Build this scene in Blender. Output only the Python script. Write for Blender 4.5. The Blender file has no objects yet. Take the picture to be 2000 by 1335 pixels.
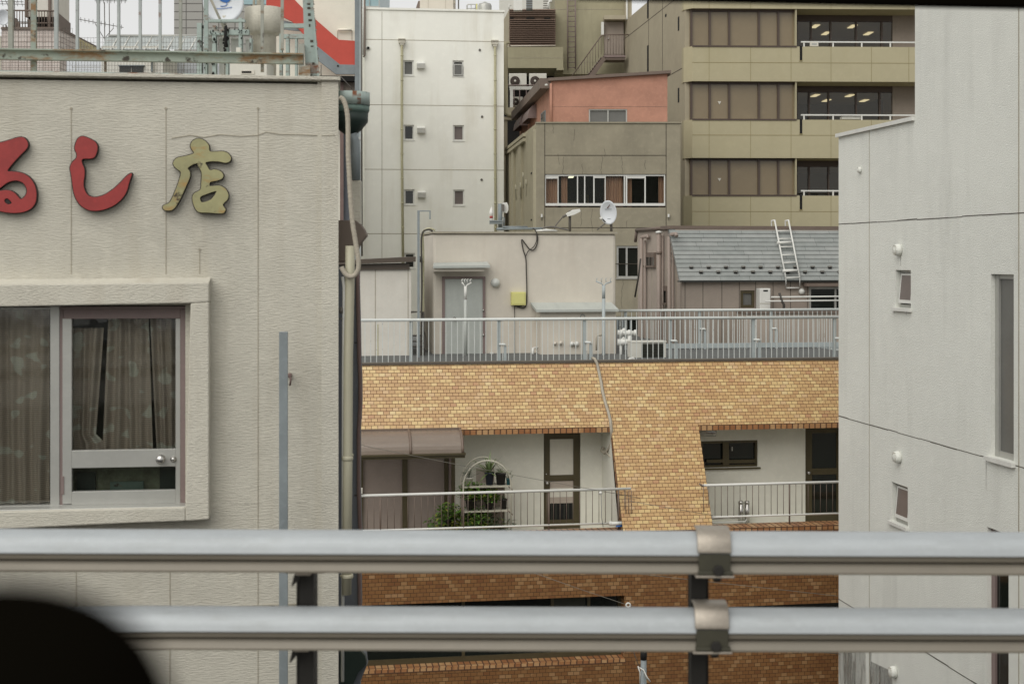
import bpy, bmesh, math, random
from mathutils import Vector, Matrix
random.seed(7)
R = math.radians
S = bpy.context.scene
COL = S.collection
# ------------------------------------------------------------------ camera
H = 12.0            # eye height above the street (an elevated line)
FPX = 2800.0        # focal length in photo pixels (2000 wide)
HOR = 507.0         # horizon row
cam_d = bpy.data.cameras.new('camera'); cam = bpy.data.objects.new('camera', cam_d); COL.objects.link(cam)
cam.location = (0, 0, H); cam.rotation_euler = (R(90), 0, 0)
cam_d.sensor_width = 36; cam_d.lens = 36*FPX/2000
cam_d.shift_y = -(667.5-HOR)/2000
cam_d.clip_start = 0.02; cam_d.clip_end = 3000
cam_d.dof.use_dof = True; cam_d.dof.focus_distance = 26; cam_d.dof.aperture_fstop = 5.6
S.camera = cam
# ------------------------------------------------------------------ world, sun, exposure
SUN_EL, SUN_AZ = R(46), R(208)   # azimuth clockwise from +Y (behind the camera)
w = bpy.data.worlds.new('World'); S.world = w; w.use_nodes = True
nt = w.node_tree; nt.nodes.clear()
sky = nt.nodes.new('ShaderNodeTexSky'); sky.sky_type = 'NISHITA'; sky.sun_disc = False
sky.sun_elevation = SUN_EL; sky.sun_rotation = SUN_AZ; sky.air_density = 1.0; sky.dust_density = 1.0; sky.ozone_density = 1.0
hs = nt.nodes.new('ShaderNodeHueSaturation'); hs.inputs['Saturation'].default_value = 0.13; hs.inputs['Value'].default_value = 1.0
bg = nt.nodes.new('ShaderNodeBackground'); bg.inputs['Strength'].default_value = 0.092
wo = nt.nodes.new('ShaderNodeOutputWorld')
ov = nt.nodes.new('ShaderNodeMix'); ov.data_type = 'RGBA'; ov.inputs[0].default_value = .6; ov.inputs[7].default_value = (6.9, 6.8, 6.55, 1)   # the even cloud layer
nt.links.new(sky.outputs[0], hs.inputs['Color']); nt.links.new(hs.outputs[0], ov.inputs[6]); nt.links.new(ov.outputs[2], bg.inputs[0]); nt.links.new(bg.outputs[0], wo.inputs[0])
sd = bpy.data.lights.new('sun', 'SUN'); sd.energy = 1.5; sd.angle = R(60); sd.color = (1, .97, .92)
sun = bpy.data.objects.new('sun', sd); COL.objects.link(sun)
dv = Vector((math.sin(SUN_AZ)*math.cos(SUN_EL), math.cos(SUN_AZ)*math.cos(SUN_EL), math.sin(SUN_EL)))
sun.rotation_euler = dv.to_track_quat('Z', 'Y').to_euler(); sun.location = (0, -20, 60)
S.view_settings.view_transform = 'Standard'; S.view_settings.look = 'None'; S.view_settings.gamma = 1
S.view_settings.exposure = 0.42
# ------------------------------------------------------------------ materials
def lin(c):
    return tuple(((v/255)/12.92 if v/255 <= .04045 else ((v/255+.055)/1.055)**2.4) for v in c)
MATS = {}
def mat(name, rgb, rough=.7, metal=0, var=.06, vs=3.0, bump=0, bs=60.0, bsx=None, bdist=.004, streak=0, streak_col=None,
        spec=.5, coat=0, rust=0, rust_col=(110, 62, 30), rs=6.0, linear=False, streak_s=(6, .5), grain=0):
    """one procedural surface: base colour, slow mottling, vertical dirt streaks, rust patches, bump"""
    m = bpy.data.materials.new(name); m.use_nodes = True; MATS[name] = m
    t = m.node_tree; N = t.nodes; L = t.links; N.clear()
    out = N.new('ShaderNodeOutputMaterial'); b = N.new('ShaderNodeBsdfPrincipled'); L.new(b.outputs[0], out.inputs[0])
    base = rgb if linear else lin(rgb)
    b.inputs['Roughness'].default_value = rough; b.inputs['Metallic'].default_value = metal
    b.inputs['Specular IOR Level'].default_value = spec; b.inputs['Coat Weight'].default_value = coat
    uv = N.new('ShaderNodeUVMap'); uv.uv_map = 'UVMap'
    cur = None
    rgbn = N.new('ShaderNodeRGB'); rgbn.outputs[0].default_value = (*base, 1); cur = rgbn.outputs[0]
    def noise(scale, sx=1, sy=1, detail=4, rough_=.6):
        mp = N.new('ShaderNodeMapping'); mp.inputs['Scale'].default_value = (sx, sy, 1); L.new(uv.outputs[0], mp.inputs[0])
        n = N.new('ShaderNodeTexNoise'); n.inputs['Scale'].default_value = scale; n.inputs['Detail'].default_value = detail
        n.inputs['Roughness'].default_value = rough_; L.new(mp.outputs[0], n.inputs['Vector']); return n.outputs[0]
    def ramp(src, a, bb):
        mr = N.new('ShaderNodeMapRange'); mr.inputs[1].default_value = a; mr.inputs[2].default_value = bb; L.new(src, mr.inputs[0]); return mr.outputs[0]
    def mix(f, c2, src):
        mx = N.new('ShaderNodeMix'); mx.data_type = 'RGBA'; L.new(src, mx.inputs[6]); mx.inputs[7].default_value = (*c2, 1)
        if isinstance(f, float): mx.inputs[0].default_value = f
        else: L.new(f, mx.inputs[0])
        return mx.outputs[2]
    def mul(a, k):
        q = N.new('ShaderNodeMath'); q.operation = 'MULTIPLY'; L.new(a, q.inputs[0])
        if isinstance(k, float): q.inputs[1].default_value = k
        else: L.new(k, q.inputs[1])
        return q.outputs[0]
    if var:
        cur = mix(mul(ramp(noise(vs, detail=6), .35, .7), 1.0), tuple(x*(1-2.2*var) for x in base), cur)
        cur = mix(mul(ramp(noise(vs*7, detail=3), .5, .75), .5), tuple(min(1, x*(1+1.6*var)) for x in base), cur)
    if grain:
        cur = mix(mul(ramp(noise(bs*1.3, detail=2), .42, .62), float(grain)), tuple(x*.72 for x in base), cur)
    if streak:
        sc = streak_col and lin(streak_col) or tuple(x*.5 for x in base)
        cur = mix(mul(mul(ramp(noise(1, *streak_s, detail=5), .48, .75), ramp(noise(.6, detail=2), .35, .65)), float(streak)), sc, cur)
    if rust:
        f = ramp(noise(rs, .6, 1.6, detail=8, rough_=.7), .62-.25*rust, .70-.2*rust)
        cur = mix(f, lin(rust_col), cur)
        f2 = ramp(noise(rs*2.3, detail=6), .66-.15*rust, .72-.15*rust)
        cur = mix(mul(f2, .9), lin((45, 32, 24)), cur)
    L.new(cur, b.inputs['Base Color'])
    if bump:
        bp = N.new('ShaderNodeBump'); bp.inputs['Strength'].default_value = bump; bp.inputs['Distance'].default_value = bdist
        L.new(noise(1.0, (bsx or bs), bs, detail=4), bp.inputs['Height']); L.new(bp.outputs[0], b.inputs['Normal'])
    return m
def tile_mat(name, cols, grout, pw=.115, ph=.070, g=.055, rough=.4, half=True, spec=.5, bump=.5):
    m = bpy.data.materials.new(name); m.use_nodes = True; MATS[name] = m
    t = m.node_tree; N = t.nodes; L = t.links; N.clear()
    out = N.new('ShaderNodeOutputMaterial'); b = N.new('ShaderNodeBsdfPrincipled'); L.new(b.outputs[0], out.inputs[0])
    b.inputs['Specular IOR Level'].default_value = spec
    uv = N.new('ShaderNodeUVMap'); uv.uv_map = 'UVMap'
    sp = N.new('ShaderNodeSeparateXYZ'); L.new(uv.outputs[0], sp.inputs[0])
    def M(op, a, c=None, d=None):
        q = N.new('ShaderNodeMath'); q.operation = op
        for i, v in enumerate((a, c, d)):
            if v is None: continue
            if isinstance(v, (int, float)): q.inputs[i].default_value = v
            else: L.new(v, q.inputs[i])
        return q.outputs[0]
    v = M('DIVIDE', sp.outputs[1], ph); row = M('FLOOR', v)
    u = M('DIVIDE', sp.outputs[0], pw)
    if half: u = M('ADD', u, M('MULTIPLY', M('FLOORED_MODULO', row, 2), .5))
    col = M('FLOOR', u)
    fu = M('FRACT', u); fv = M('FRACT', v)
    gu = M('LESS_THAN', M('ABSOLUTE', M('SUBTRACT', fu, .5)), .5-g*ph/pw*1.1)
    gv = M('LESS_THAN', M('ABSOLUTE', M('SUBTRACT', fv, .5)), .5-g*1.1)
    tile = M('MULTIPLY', gu, gv)
    cb = N.new('ShaderNodeCombineXYZ'); L.new(col, cb.inputs[0]); L.new(row, cb.inputs[1])
    wn = N.new('ShaderNodeTexWhiteNoise'); wn.noise_dimensions = '2D'; L.new(cb.outputs[0], wn.inputs['Vector'])
    # batches of tiles laid together: bias by slow noise
    no = N.new('ShaderNodeTexNoise'); no.inputs['Scale'].default_value = .9; no.inputs['Detail'].default_value = 3; L.new(uv.outputs[0], no.inputs['Vector'])
    val = M('ADD', M('MULTIPLY', wn.outputs[0], .82), M('MULTIPLY', M('SUBTRACT', no.outputs[0], .5), .35)); val = M('ADD', val, .09)
    cr = N.new('ShaderNodeValToRGB'); cr.color_ramp.interpolation = 'CONSTANT'
    els = cr.color_ramp.elements
    while len(els) < len(cols): els.new(.5)
    for i, (p, c) in enumerate(cols): els[i].position = p; els[i].color = (*lin(c), 1)
    L.new(val, cr.inputs[0])
    n2 = N.new('ShaderNodeTexNoise'); n2.inputs['Scale'].default_value = 55; L.new(uv.outputs[0], n2.inputs['Vector'])
    hsv = N.new('ShaderNodeHueSaturation'); L.new(cr.outputs[0], hsv.inputs['Color'])
    L.new(M('ADD', M('MULTIPLY', wn.outputs[0], .0), M('ADD', .78, M('MULTIPLY', n2.outputs[0], .42))), hsv.inputs['Value'])
    mx = N.new('ShaderNodeMix'); mx.data_type = 'RGBA'; mx.inputs[6].default_value = (*lin(grout), 1)
    L.new(tile, mx.inputs[0]); L.new(hsv.outputs[0], mx.inputs[7]); L.new(mx.outputs[2], b.inputs['Base Color'])
    L.new(M('SUBTRACT', .9, M('MULTIPLY', tile, .9-rough)), b.inputs['Roughness'])
    bp = N.new('ShaderNodeBump'); bp.inputs['Strength'].default_value = bump; bp.inputs['Distance'].default_value = .004
    L.new(tile, bp.inputs['Height']); L.new(bp.outputs[0], b.inputs['Normal'])
    return m
def glass_mat(name, tint=(200, 205, 200), refl=.5, rough=.02, ior=1.5):
    m = bpy.data.materials.new(name); m.use_nodes = True; MATS[name] = m
    t = m.node_tree; N = t.nodes; L = t.links; N.clear()
    out = N.new('ShaderNodeOutputMaterial'); mx = N.new('ShaderNodeMixShader'); fr = N.new('ShaderNodeFresnel'); fr.inputs[0].default_value = ior
    tr = N.new('ShaderNodeBsdfTransparent'); tr.inputs[0].default_value = (*lin(tint), 1)
    gl = N.new('ShaderNodeBsdfGlossy'); gl.inputs['Roughness'].default_value = rough
    nz = N.new('ShaderNodeTexNoise'); nz.inputs['Scale'].default_value = 1.7
    bp = N.new('ShaderNodeBump'); bp.inputs['Strength'].default_value = .15; bp.inputs['Distance'].default_value = .03
    L.new(nz.outputs[0], bp.inputs['Height']); L.new(bp.outputs[0], gl.inputs['Normal'])
    L.new(fr.outputs[0], mx.inputs[0]); L.new(tr.outputs[0], mx.inputs[1]); L.new(gl.outputs[0], mx.inputs[2]); L.new(mx.outputs[0], out.inputs[0])
    return m
def emis(name, rgb, s):
    m = bpy.data.materials.new(name); m.use_nodes = True; N = m.node_tree.nodes; L = m.node_tree.links; N.clear()
    e = N.new('ShaderNodeEmission'); e.inputs[0].default_value = (*lin(rgb), 1); e.inputs[1].default_value = s
    o = N.new('ShaderNodeOutputMaterial'); L.new(e.outputs[0], o.inputs[0]); return m
def curtain_mat(name, base, leaf, weave=True):
    m = bpy.data.materials.new(name); m.use_nodes = True; t = m.node_tree; N = t.nodes; L = t.links; N.clear()
    out = N.new('ShaderNodeOutputMaterial'); b = N.new('ShaderNodeBsdfPrincipled'); L.new(b.outputs[0], out.inputs[0]); b.inputs['Roughness'].default_value = .9
    tc = N.new('ShaderNodeTexCoord'); sx = N.new('ShaderNodeSeparateXYZ'); L.new(tc.outputs['Object'], sx.inputs[0])
    uv = N.new('ShaderNodeCombineXYZ'); L.new(sx.outputs[0], uv.inputs[0]); L.new(sx.outputs[2], uv.inputs[1])
    n = N.new('ShaderNodeTexNoise'); n.inputs['Scale'].default_value = 9; n.inputs['Detail'].default_value = 1.0; L.new(uv.outputs[0], n.inputs['Vector'])
    mr = N.new('ShaderNodeMapRange'); mr.inputs[1].default_value = .60; mr.inputs[2].default_value = .64; L.new(n.outputs[0], mr.inputs[0])
    mx = N.new('ShaderNodeMix'); mx.data_type = 'RGBA'; mx.inputs[6].default_value = (*lin(base), 1); mx.inputs[7].default_value = (*lin(leaf), 1); L.new(mr.outputs[0], mx.inputs[0])
    wv = N.new('ShaderNodeTexWave'); wv.bands_direction = 'Y'; wv.inputs['Scale'].default_value = 26; wv.inputs['Distortion'].default_value = 1.5; L.new(uv.outputs[0], wv.inputs['Vector'])
    m2 = N.new('ShaderNodeMix'); m2.data_type = 'RGBA'; m2.blend_type = 'MULTIPLY'; m2.inputs[0].default_value = .45 if weave else .1
    L.new(mx.outputs[2], m2.inputs[6]); L.new(wv.outputs[0], m2.inputs[7]); L.new(m2.outputs[2], b.inputs['Base Color'])
    return m

M_STUCCO = mat('stucco_left', (199, 195, 181), .85, var=.075, vs=1.1, bump=.85, bs=110, bsx=22, bdist=.008, streak=.4, streak_col=(160, 150, 128), streak_s=(7, .5))
M_STUCCO2 = mat('stucco_left_trim', (201, 197, 183), .85, var=.06, vs=3, bump=.9, bs=110, bsx=35, bdist=.008, streak=.3, streak_col=(150, 135, 110))
M_GROOVE = mat('groove', (166, 159, 142), .9, var=.12)
M_DKLINE = mat('joint_dark', (66, 60, 50), .9, var=0)
M_RWALL = mat('stucco_right', (224, 225, 217), .85, var=.035, vs=.7, bump=1.0, bs=55, bsx=45, bdist=.012, streak=.28, streak_col=(160, 160, 152), streak_s=(3, .35), grain=.12)
M_RSTAIN = mat('stucco_right_stain', (168, 162, 152), .9, var=.1, streak=1, streak_col=(110, 102, 94), streak_s=(10, .5))
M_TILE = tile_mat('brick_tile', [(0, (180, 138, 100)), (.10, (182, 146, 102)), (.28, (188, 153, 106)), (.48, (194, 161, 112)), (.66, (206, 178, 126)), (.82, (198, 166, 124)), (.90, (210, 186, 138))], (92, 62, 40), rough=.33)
M_TILE_SHADED = tile_mat('brick_tile_shaded', [(0, (118, 77, 42)), (.16, (124, 84, 46)), (.36, (129, 89, 50)), (.58, (134, 95, 56)), (.76, (150, 114, 74)), (.88, (154, 118, 80))], (70, 52, 32), rough=.5)  # the tan tile darkened: street shade on the lower wall is in the colour
M_TILE_EDGE = tile_mat('brick_tile_edge', [(0, (146, 98, 62)), (.25, (160, 112, 72)), (.5, (170, 126, 84)), (.75, (182, 144, 102))], (88, 62, 44), ph=.2, half=False, rough=.45)  # same tile, with the shade of the upright edges put into the colour
M_GREYST = mat('balcony_stucco', (216, 214, 202), .9, var=.05, vs=1.2, bump=.5, bs=90, bdist=.005)
M_DKCAP = mat('parapet_cap', (92, 84, 74), .5, var=.1)
M_PENT = mat('penthouse_stucco', (204, 197, 184), .9, var=.045, vs=1.0, bump=.4, bs=80, bdist=.005, streak=.25, streak_col=(165, 150, 135), streak_s=(4, .4), grain=.08)
M_SKIRT = mat('grey_skirting', (128, 132, 132), .8, var=.08)
M_DOORGB = mat('door_grey_blue', (178, 182, 176), .55, var=.05, vs=2, streak=.3, streak_col=(120, 126, 124))
M_MAUVE = mat('mauve_frame_and_shade', (128, 112, 108), .6, var=.06)
M_SHED = mat('shed_panel', (210, 206, 196), .85, var=.04, bump=.3, bs=60, streak=.3, streak_col=(180, 168, 145), streak_s=(5, .3))
M_BROWN = mat('brown_metal', (84, 74, 64), .5, var=.08)
M_BRONZE = mat('bronze_frame', (80, 72, 50), .45, var=.08, metal=.2)
M_CREAM = mat('cream_wall', (239, 239, 230), .9, var=.03, vs=.5, bump=.3, bs=30, bdist=.006, streak=.35, streak_col=(176, 166, 138), streak_s=(1.6, .18), grain=.06)
M_CREAML = mat('cream_wall_dirt', (225, 215, 191), .9, var=.05, vs=.5, bump=.3, bs=30, bdist=.006, streak=.4, streak_col=(168, 154, 124), streak_s=(1.6, .18))
M_PIPEOL = mat('olive_pipe', (186, 182, 150), .55, var=.1, rust=.1, rust_col=(140, 120, 80))
M_CONC = mat('old_concrete', (152, 145, 125), .9, var=.10, vs=.8, bump=.4, bs=40, bdist=.005, streak=.5, streak_col=(108, 102, 88), streak_s=(2.2, .35), grain=.25)
M_CONCL = mat('concrete_side', (168, 161, 137), .9, var=.07, vs=.8, streak=.3, grain=.1)
M_PINK = mat('salmon_stucco', (182, 135, 115), .9, var=.11, vs=1.2, streak=.6, streak_col=(150, 104, 84), streak_s=(1.5, .5), grain=.15)
M_OLIVE = mat('olive_stucco', (159, 153, 127), .9, var=.07, vs=.4, streak=.3, grain=.2)
M_OLIVED = mat('taupe_side', (168, 159, 137), .9, var=.06, vs=.4, grain=.15)
M_YEL = mat('mustard_panel', (176, 168, 138), .85, var=.04, vs=.5, grain=.16, bs=30, streak=.2, streak_col=(155, 145, 105), streak_s=(1.6, .3))
M_YELJ = mat('mustard_joint', (138, 128, 92), .9, var=0)
M_BRGLASS = mat('brown_blind_glass', (128, 114, 89), .25, var=.05, vs=.3, spec=.6)
M_BRFR = mat('brown_frame', (78, 64, 54), .5, var=.05)
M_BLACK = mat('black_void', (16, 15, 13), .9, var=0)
M_DKGLASS = mat('dark_glass', (26, 30, 26), .08, var=.05, spec=.6)
M_GRGLASS = mat('frosted_glass', (104, 104, 100), .35, var=.06)
M_GRGLASS2 = mat('frosted_glass_mauve', (112, 102, 98), .35, var=.06)
M_ALU = mat('aluminium', (176, 176, 170), .4, var=.05, metal=.35)
M_WHITE = mat('white_paint', (214, 214, 208), .5, var=.04, rust=.0, streak=.3, streak_col=(170, 165, 150))
M_RAILW = mat('rail_white', (206, 210, 206), .5, var=.05, rust=.04, rust_col=(150, 130, 100))
M_RAILB = mat('rail_blue_grey', (166, 174, 174), .5, var=.06)
M_STEELB = mat('bluegrey_steel', (132, 140, 142), .6, var=.1)
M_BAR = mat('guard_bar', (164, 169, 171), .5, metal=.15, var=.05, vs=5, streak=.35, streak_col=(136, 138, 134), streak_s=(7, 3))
M_BARLO = mat('guard_bar_shaded', (120, 114, 102), .5, metal=.2, var=.05)  # same bar metal, shade of the lips and underside put into the colour
M_POST = mat('guard_post', (26, 23, 17), .7, var=.1)
M_CLAMP = mat('galvanised_clamp', (158, 150, 138), .42, metal=.55, var=.12, vs=10)
M_CLAMPD = mat('clamp_olive', (58, 56, 42), .6, var=.12)
M_RUSTB = mat('rusty_pale_blue', (152, 162, 150), .75, var=.12, rust=.5, rs=5, rust_col=(132, 104, 72))
M_RUSTB2 = mat('rusty_thin', (160, 162, 152), .75, var=.12, rust=.4, rs=3, rust_col=(120, 92, 60))
M_PALEBLUE = mat('pale_blue_steel', (156, 170, 164), .6, var=.08, rust=.32, rs=4)
M_RED = mat('red_sign_letter', (157, 52, 49), .55, var=.12, vs=5, streak=.5, streak_col=(120, 44, 40), streak_s=(14, 2))
M_LETBACK = mat('letter_side', (38, 32, 28), .7, var=0)
M_VERD = mat('verdigris_letter', (160, 156, 114), .45, var=.12, vs=4, rust=.35, rs=5, rust_col=(160, 130, 76))
M_MAUVEP = mat('mauve_siding', (148, 137, 126), .8, var=.05, streak=.2)
M_MAUVEL = mat('mauve_siding_side', (170, 158, 146), .8, var=.05, streak=.2)
M_SHING = mat('grey_shingle', (139, 143, 140), .8, var=.08, vs=5, bump=.4, bs=80, bdist=.003)
M_SHINGD = mat('grey_shingle_alt', (146, 149, 146), .8, var=.08, vs=5, bump=.4, bs=80, bdist=.003)
M_SHLINE = mat('shingle_shadow_gap', (62, 64, 62), .9, var=0)
M_MPIPE = mat('mauve_pipe', (146, 132, 122), .5, var=.06)
M_YBOX = mat('yellow_box', (206, 202, 130), .5, var=.03)
M_WIRE = mat('pale_wire', (120, 116, 106), .6, var=0)
M_CABLE = mat('cable', (66, 62, 56), .7, var=0)
M_HOSE = mat('hose', (176, 168, 152), .8, var=.12, vs=20)
M_PIPEC = mat('cream_pipe', (178, 174, 152), .5, var=.04)
M_GREENM = mat('faded_green_metal', (96, 118, 110), .6, var=.12, rust=.2)
M_DKGREEN = mat('dark_green', (34, 50, 44), .6, var=.1)
M_BROWNF = mat('brown_fin', (112, 100, 90), .7, var=.06)
M_BLUEP = mat('blue_grey_panel', (104, 108, 114), .7, var=.08)
M_ROSE = mat('rose_brown_edge', (118, 98, 92), .7, var=.08)
M_REDP = mat('red_fascia', (195, 77, 62), .6, var=.05, vs=2, grain=.1)
M_OFFW = mat('off_white_wall', (235, 231, 215), .9, var=.03, grain=.06)
M_PTILE = tile_mat('pale_pink_tile', [(0, (192, 180, 172)), (.5, (200, 190, 182))], (150, 138, 130), pw=.35, ph=.22, half=False, g=.06, rough=.6)
M_BRNB = mat('brown_balcony', (112, 98, 88), .7, var=.08)
M_GTOWER = tile_mat('grey_panel_tower', [(0, (150, 148, 142)), (.5, (156, 154, 148))], (96, 94, 90), pw=1.25, ph=.62, half=False, g=.05, rough=.6)
M_LEAF = mat('leaf_green', (92, 130, 50), .55, var=.3, vs=9)
M_LEAFS = mat('leaf_strap', (104, 122, 72), .5, var=.25, vs=9)
M_LEAFY = mat('leaf_yellow', (128, 132, 52), .55, var=.25, vs=9)
M_LEAFG = mat('leaf_grey_green', (84, 98, 70), .6, var=.25, vs=9)
M_POTW = mat('pot_white', (206, 202, 190), .6, var=.05)
M_POTB = mat('pot_navy', (34, 42, 56), .5, var=.05)
M_POTK = mat('pot_black', (36, 32, 30), .6, var=.05)
M_POTT = mat('pot_teal', (40, 92, 98), .5, var=.05)
M_POTR = mat('pot_terracotta', (150, 96, 82), .8, var=.08)
M_SOIL = mat('soil', (50, 40, 32), 1, var=.2)
M_RACK = mat('rack_cream', (186, 182, 166), .5, var=.06)
M_AWN = mat('smoked_polycarbonate', (140, 126, 114), .25, var=.06, vs=1.0)
M_AWNF = mat('awning_frame_brown', (112, 96, 84), .5, var=.06)
M_CHROME = mat('chrome_duct', (190, 188, 184), .25, metal=.9, var=.05)
M_DISHW = mat('dish_white', (206, 210, 214), .45, var=.02)
M_BLUEL = mat('logo_blue', (60, 110, 180), .5, var=0)
M_MARK = mat('dark_mark', (90, 50, 48), .6, var=0)
M_LAMPG = mat('opal_globe', (200, 202, 196), .3, var=.02)
M_POLEG = mat('pale_grey_pole', (168, 174, 172), .6, var=.1, rust=.1, rs=3)
M_FLOORD = mat('roof_membrane', (92, 94, 92), .8, var=.1)
M_LOWPANE = mat('dim_room', (120, 126, 108), .9, var=.25, vs=6)
M_SLGLASS = mat('curtained_glass', (142, 130, 122), .3, var=.06)
M_ASPH = mat('asphalt', (.05, .05, .05), .9, var=.15, linear=True)
M_CONCV = mat('viaduct_concrete', (120, 116, 108), .9, var=.1, streak=.4)
M_GRILLE = mat('grille_dark', (44, 46, 36), .7, var=0)
M_ACW = mat('ac_case', (206, 204, 194), .5, var=.04, streak=.2)
M_FAN = mat('ac_fan', (96, 82, 74), .6, var=.1)
M_LOUV = mat('louvre_brown', (120, 100, 86), .6, var=.06)
M_RUBBER = mat('black_upholstery', (.0035, .003, .002), 1, var=0, spec=0, linear=True)
M_FAR = mat('far_wall_white', (208, 206, 196), .9, var=.03)
M_FARB = mat('far_glass_blue', (150, 176, 180), .3, var=.03)
M_ANT = mat('antenna_metal', (96, 92, 86), .6, var=0)
M_CURT = curtain_mat('curtain_mauve', (190, 178, 166), (214, 214, 204))
M_CURTP = mat('curtain_pink', (178, 138, 122), .9, var=.1, vs=2)
M_GLASS = glass_mat('clear_glass', (247, 248, 245))
M_GLASSW = glass_mat('window_glass', (244, 246, 240), ior=1.25)
M_GLASSD = glass_mat('smoked_glass', (200, 204, 196))
M_GLASSB = glass_mat('office_glass', (220, 214, 200), ior=1.55)
M_LIGHT = emis('fluorescent', (255, 250, 225), 1.0)

def ragged(m, lo=.42, hi=.62, sx=22, sy=3):
    """let a thin dirt film break up irregularly"""
    t = m.node_tree; N = t.nodes; L = t.links; b = next(n for n in N if n.type == 'BSDF_PRINCIPLED')
    uv = N.new('ShaderNodeUVMap'); uv.uv_map = 'UVMap'; mp = N.new('ShaderNodeMapping'); mp.inputs['Scale'].default_value = (sx, sy, 1)
    n = N.new('ShaderNodeTexNoise'); n.inputs['Scale'].default_value = 1; n.inputs['Detail'].default_value = 6; mr = N.new('ShaderNodeMapRange'); mr.inputs[1].default_value = lo; mr.inputs[2].default_value = hi
    L.new(uv.outputs[0], mp.inputs[0]); L.new(mp.outputs[0], n.inputs['Vector']); L.new(n.outputs[0], mr.inputs[0]); L.new(mr.outputs[0], b.inputs['Alpha'])
M_AWN.node_tree.nodes['Principled BSDF'].inputs['Alpha'].default_value = .78
ragged(M_RSTAIN, .52, .70, 26, 1.6)
# ------------------------------------------------------------------ geometry helpers
def P(px, py, Y):
    return Vector(((px-1000)/FPX*Y, Y, H-(py-HOR)/FPX*Y))
class Fac:
    """vertical plane through two plan points given as (photo column, distance); o = metres proud of it"""
    def __init__(s, x0, Y0, x1, Y1):
        a = Vector(((x0-1000)/FPX*Y0, Y0)); b = Vector(((x1-1000)/FPX*Y1, Y1))
        s.a = a; s.u = (b-a).normalized(); s.n = Vector((s.u.y, -s.u.x))
    def uz(s, px, py, o=0):
        d = Vector(((px-1000)/FPX, 1.0)); q = s.a+s.n*o
        t = q.dot(s.n)/d.dot(s.n); p = d*t
        return (p-s.a).dot(s.u), H-(py-HOR)/FPX*t
    def pt(s, u, z, o=0):
        p = s.a+s.u*u+s.n*o; return Vector((p.x, p.y, z))
    def w(s, px, py, o=0):
        u, z = s.uz(px, py, o); return s.pt(u, z, o)
    def shifted(s, o):
        f = Fac.__new__(Fac); f.a = s.a+s.n*o; f.u = s.u; f.n = s.n; return f
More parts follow.
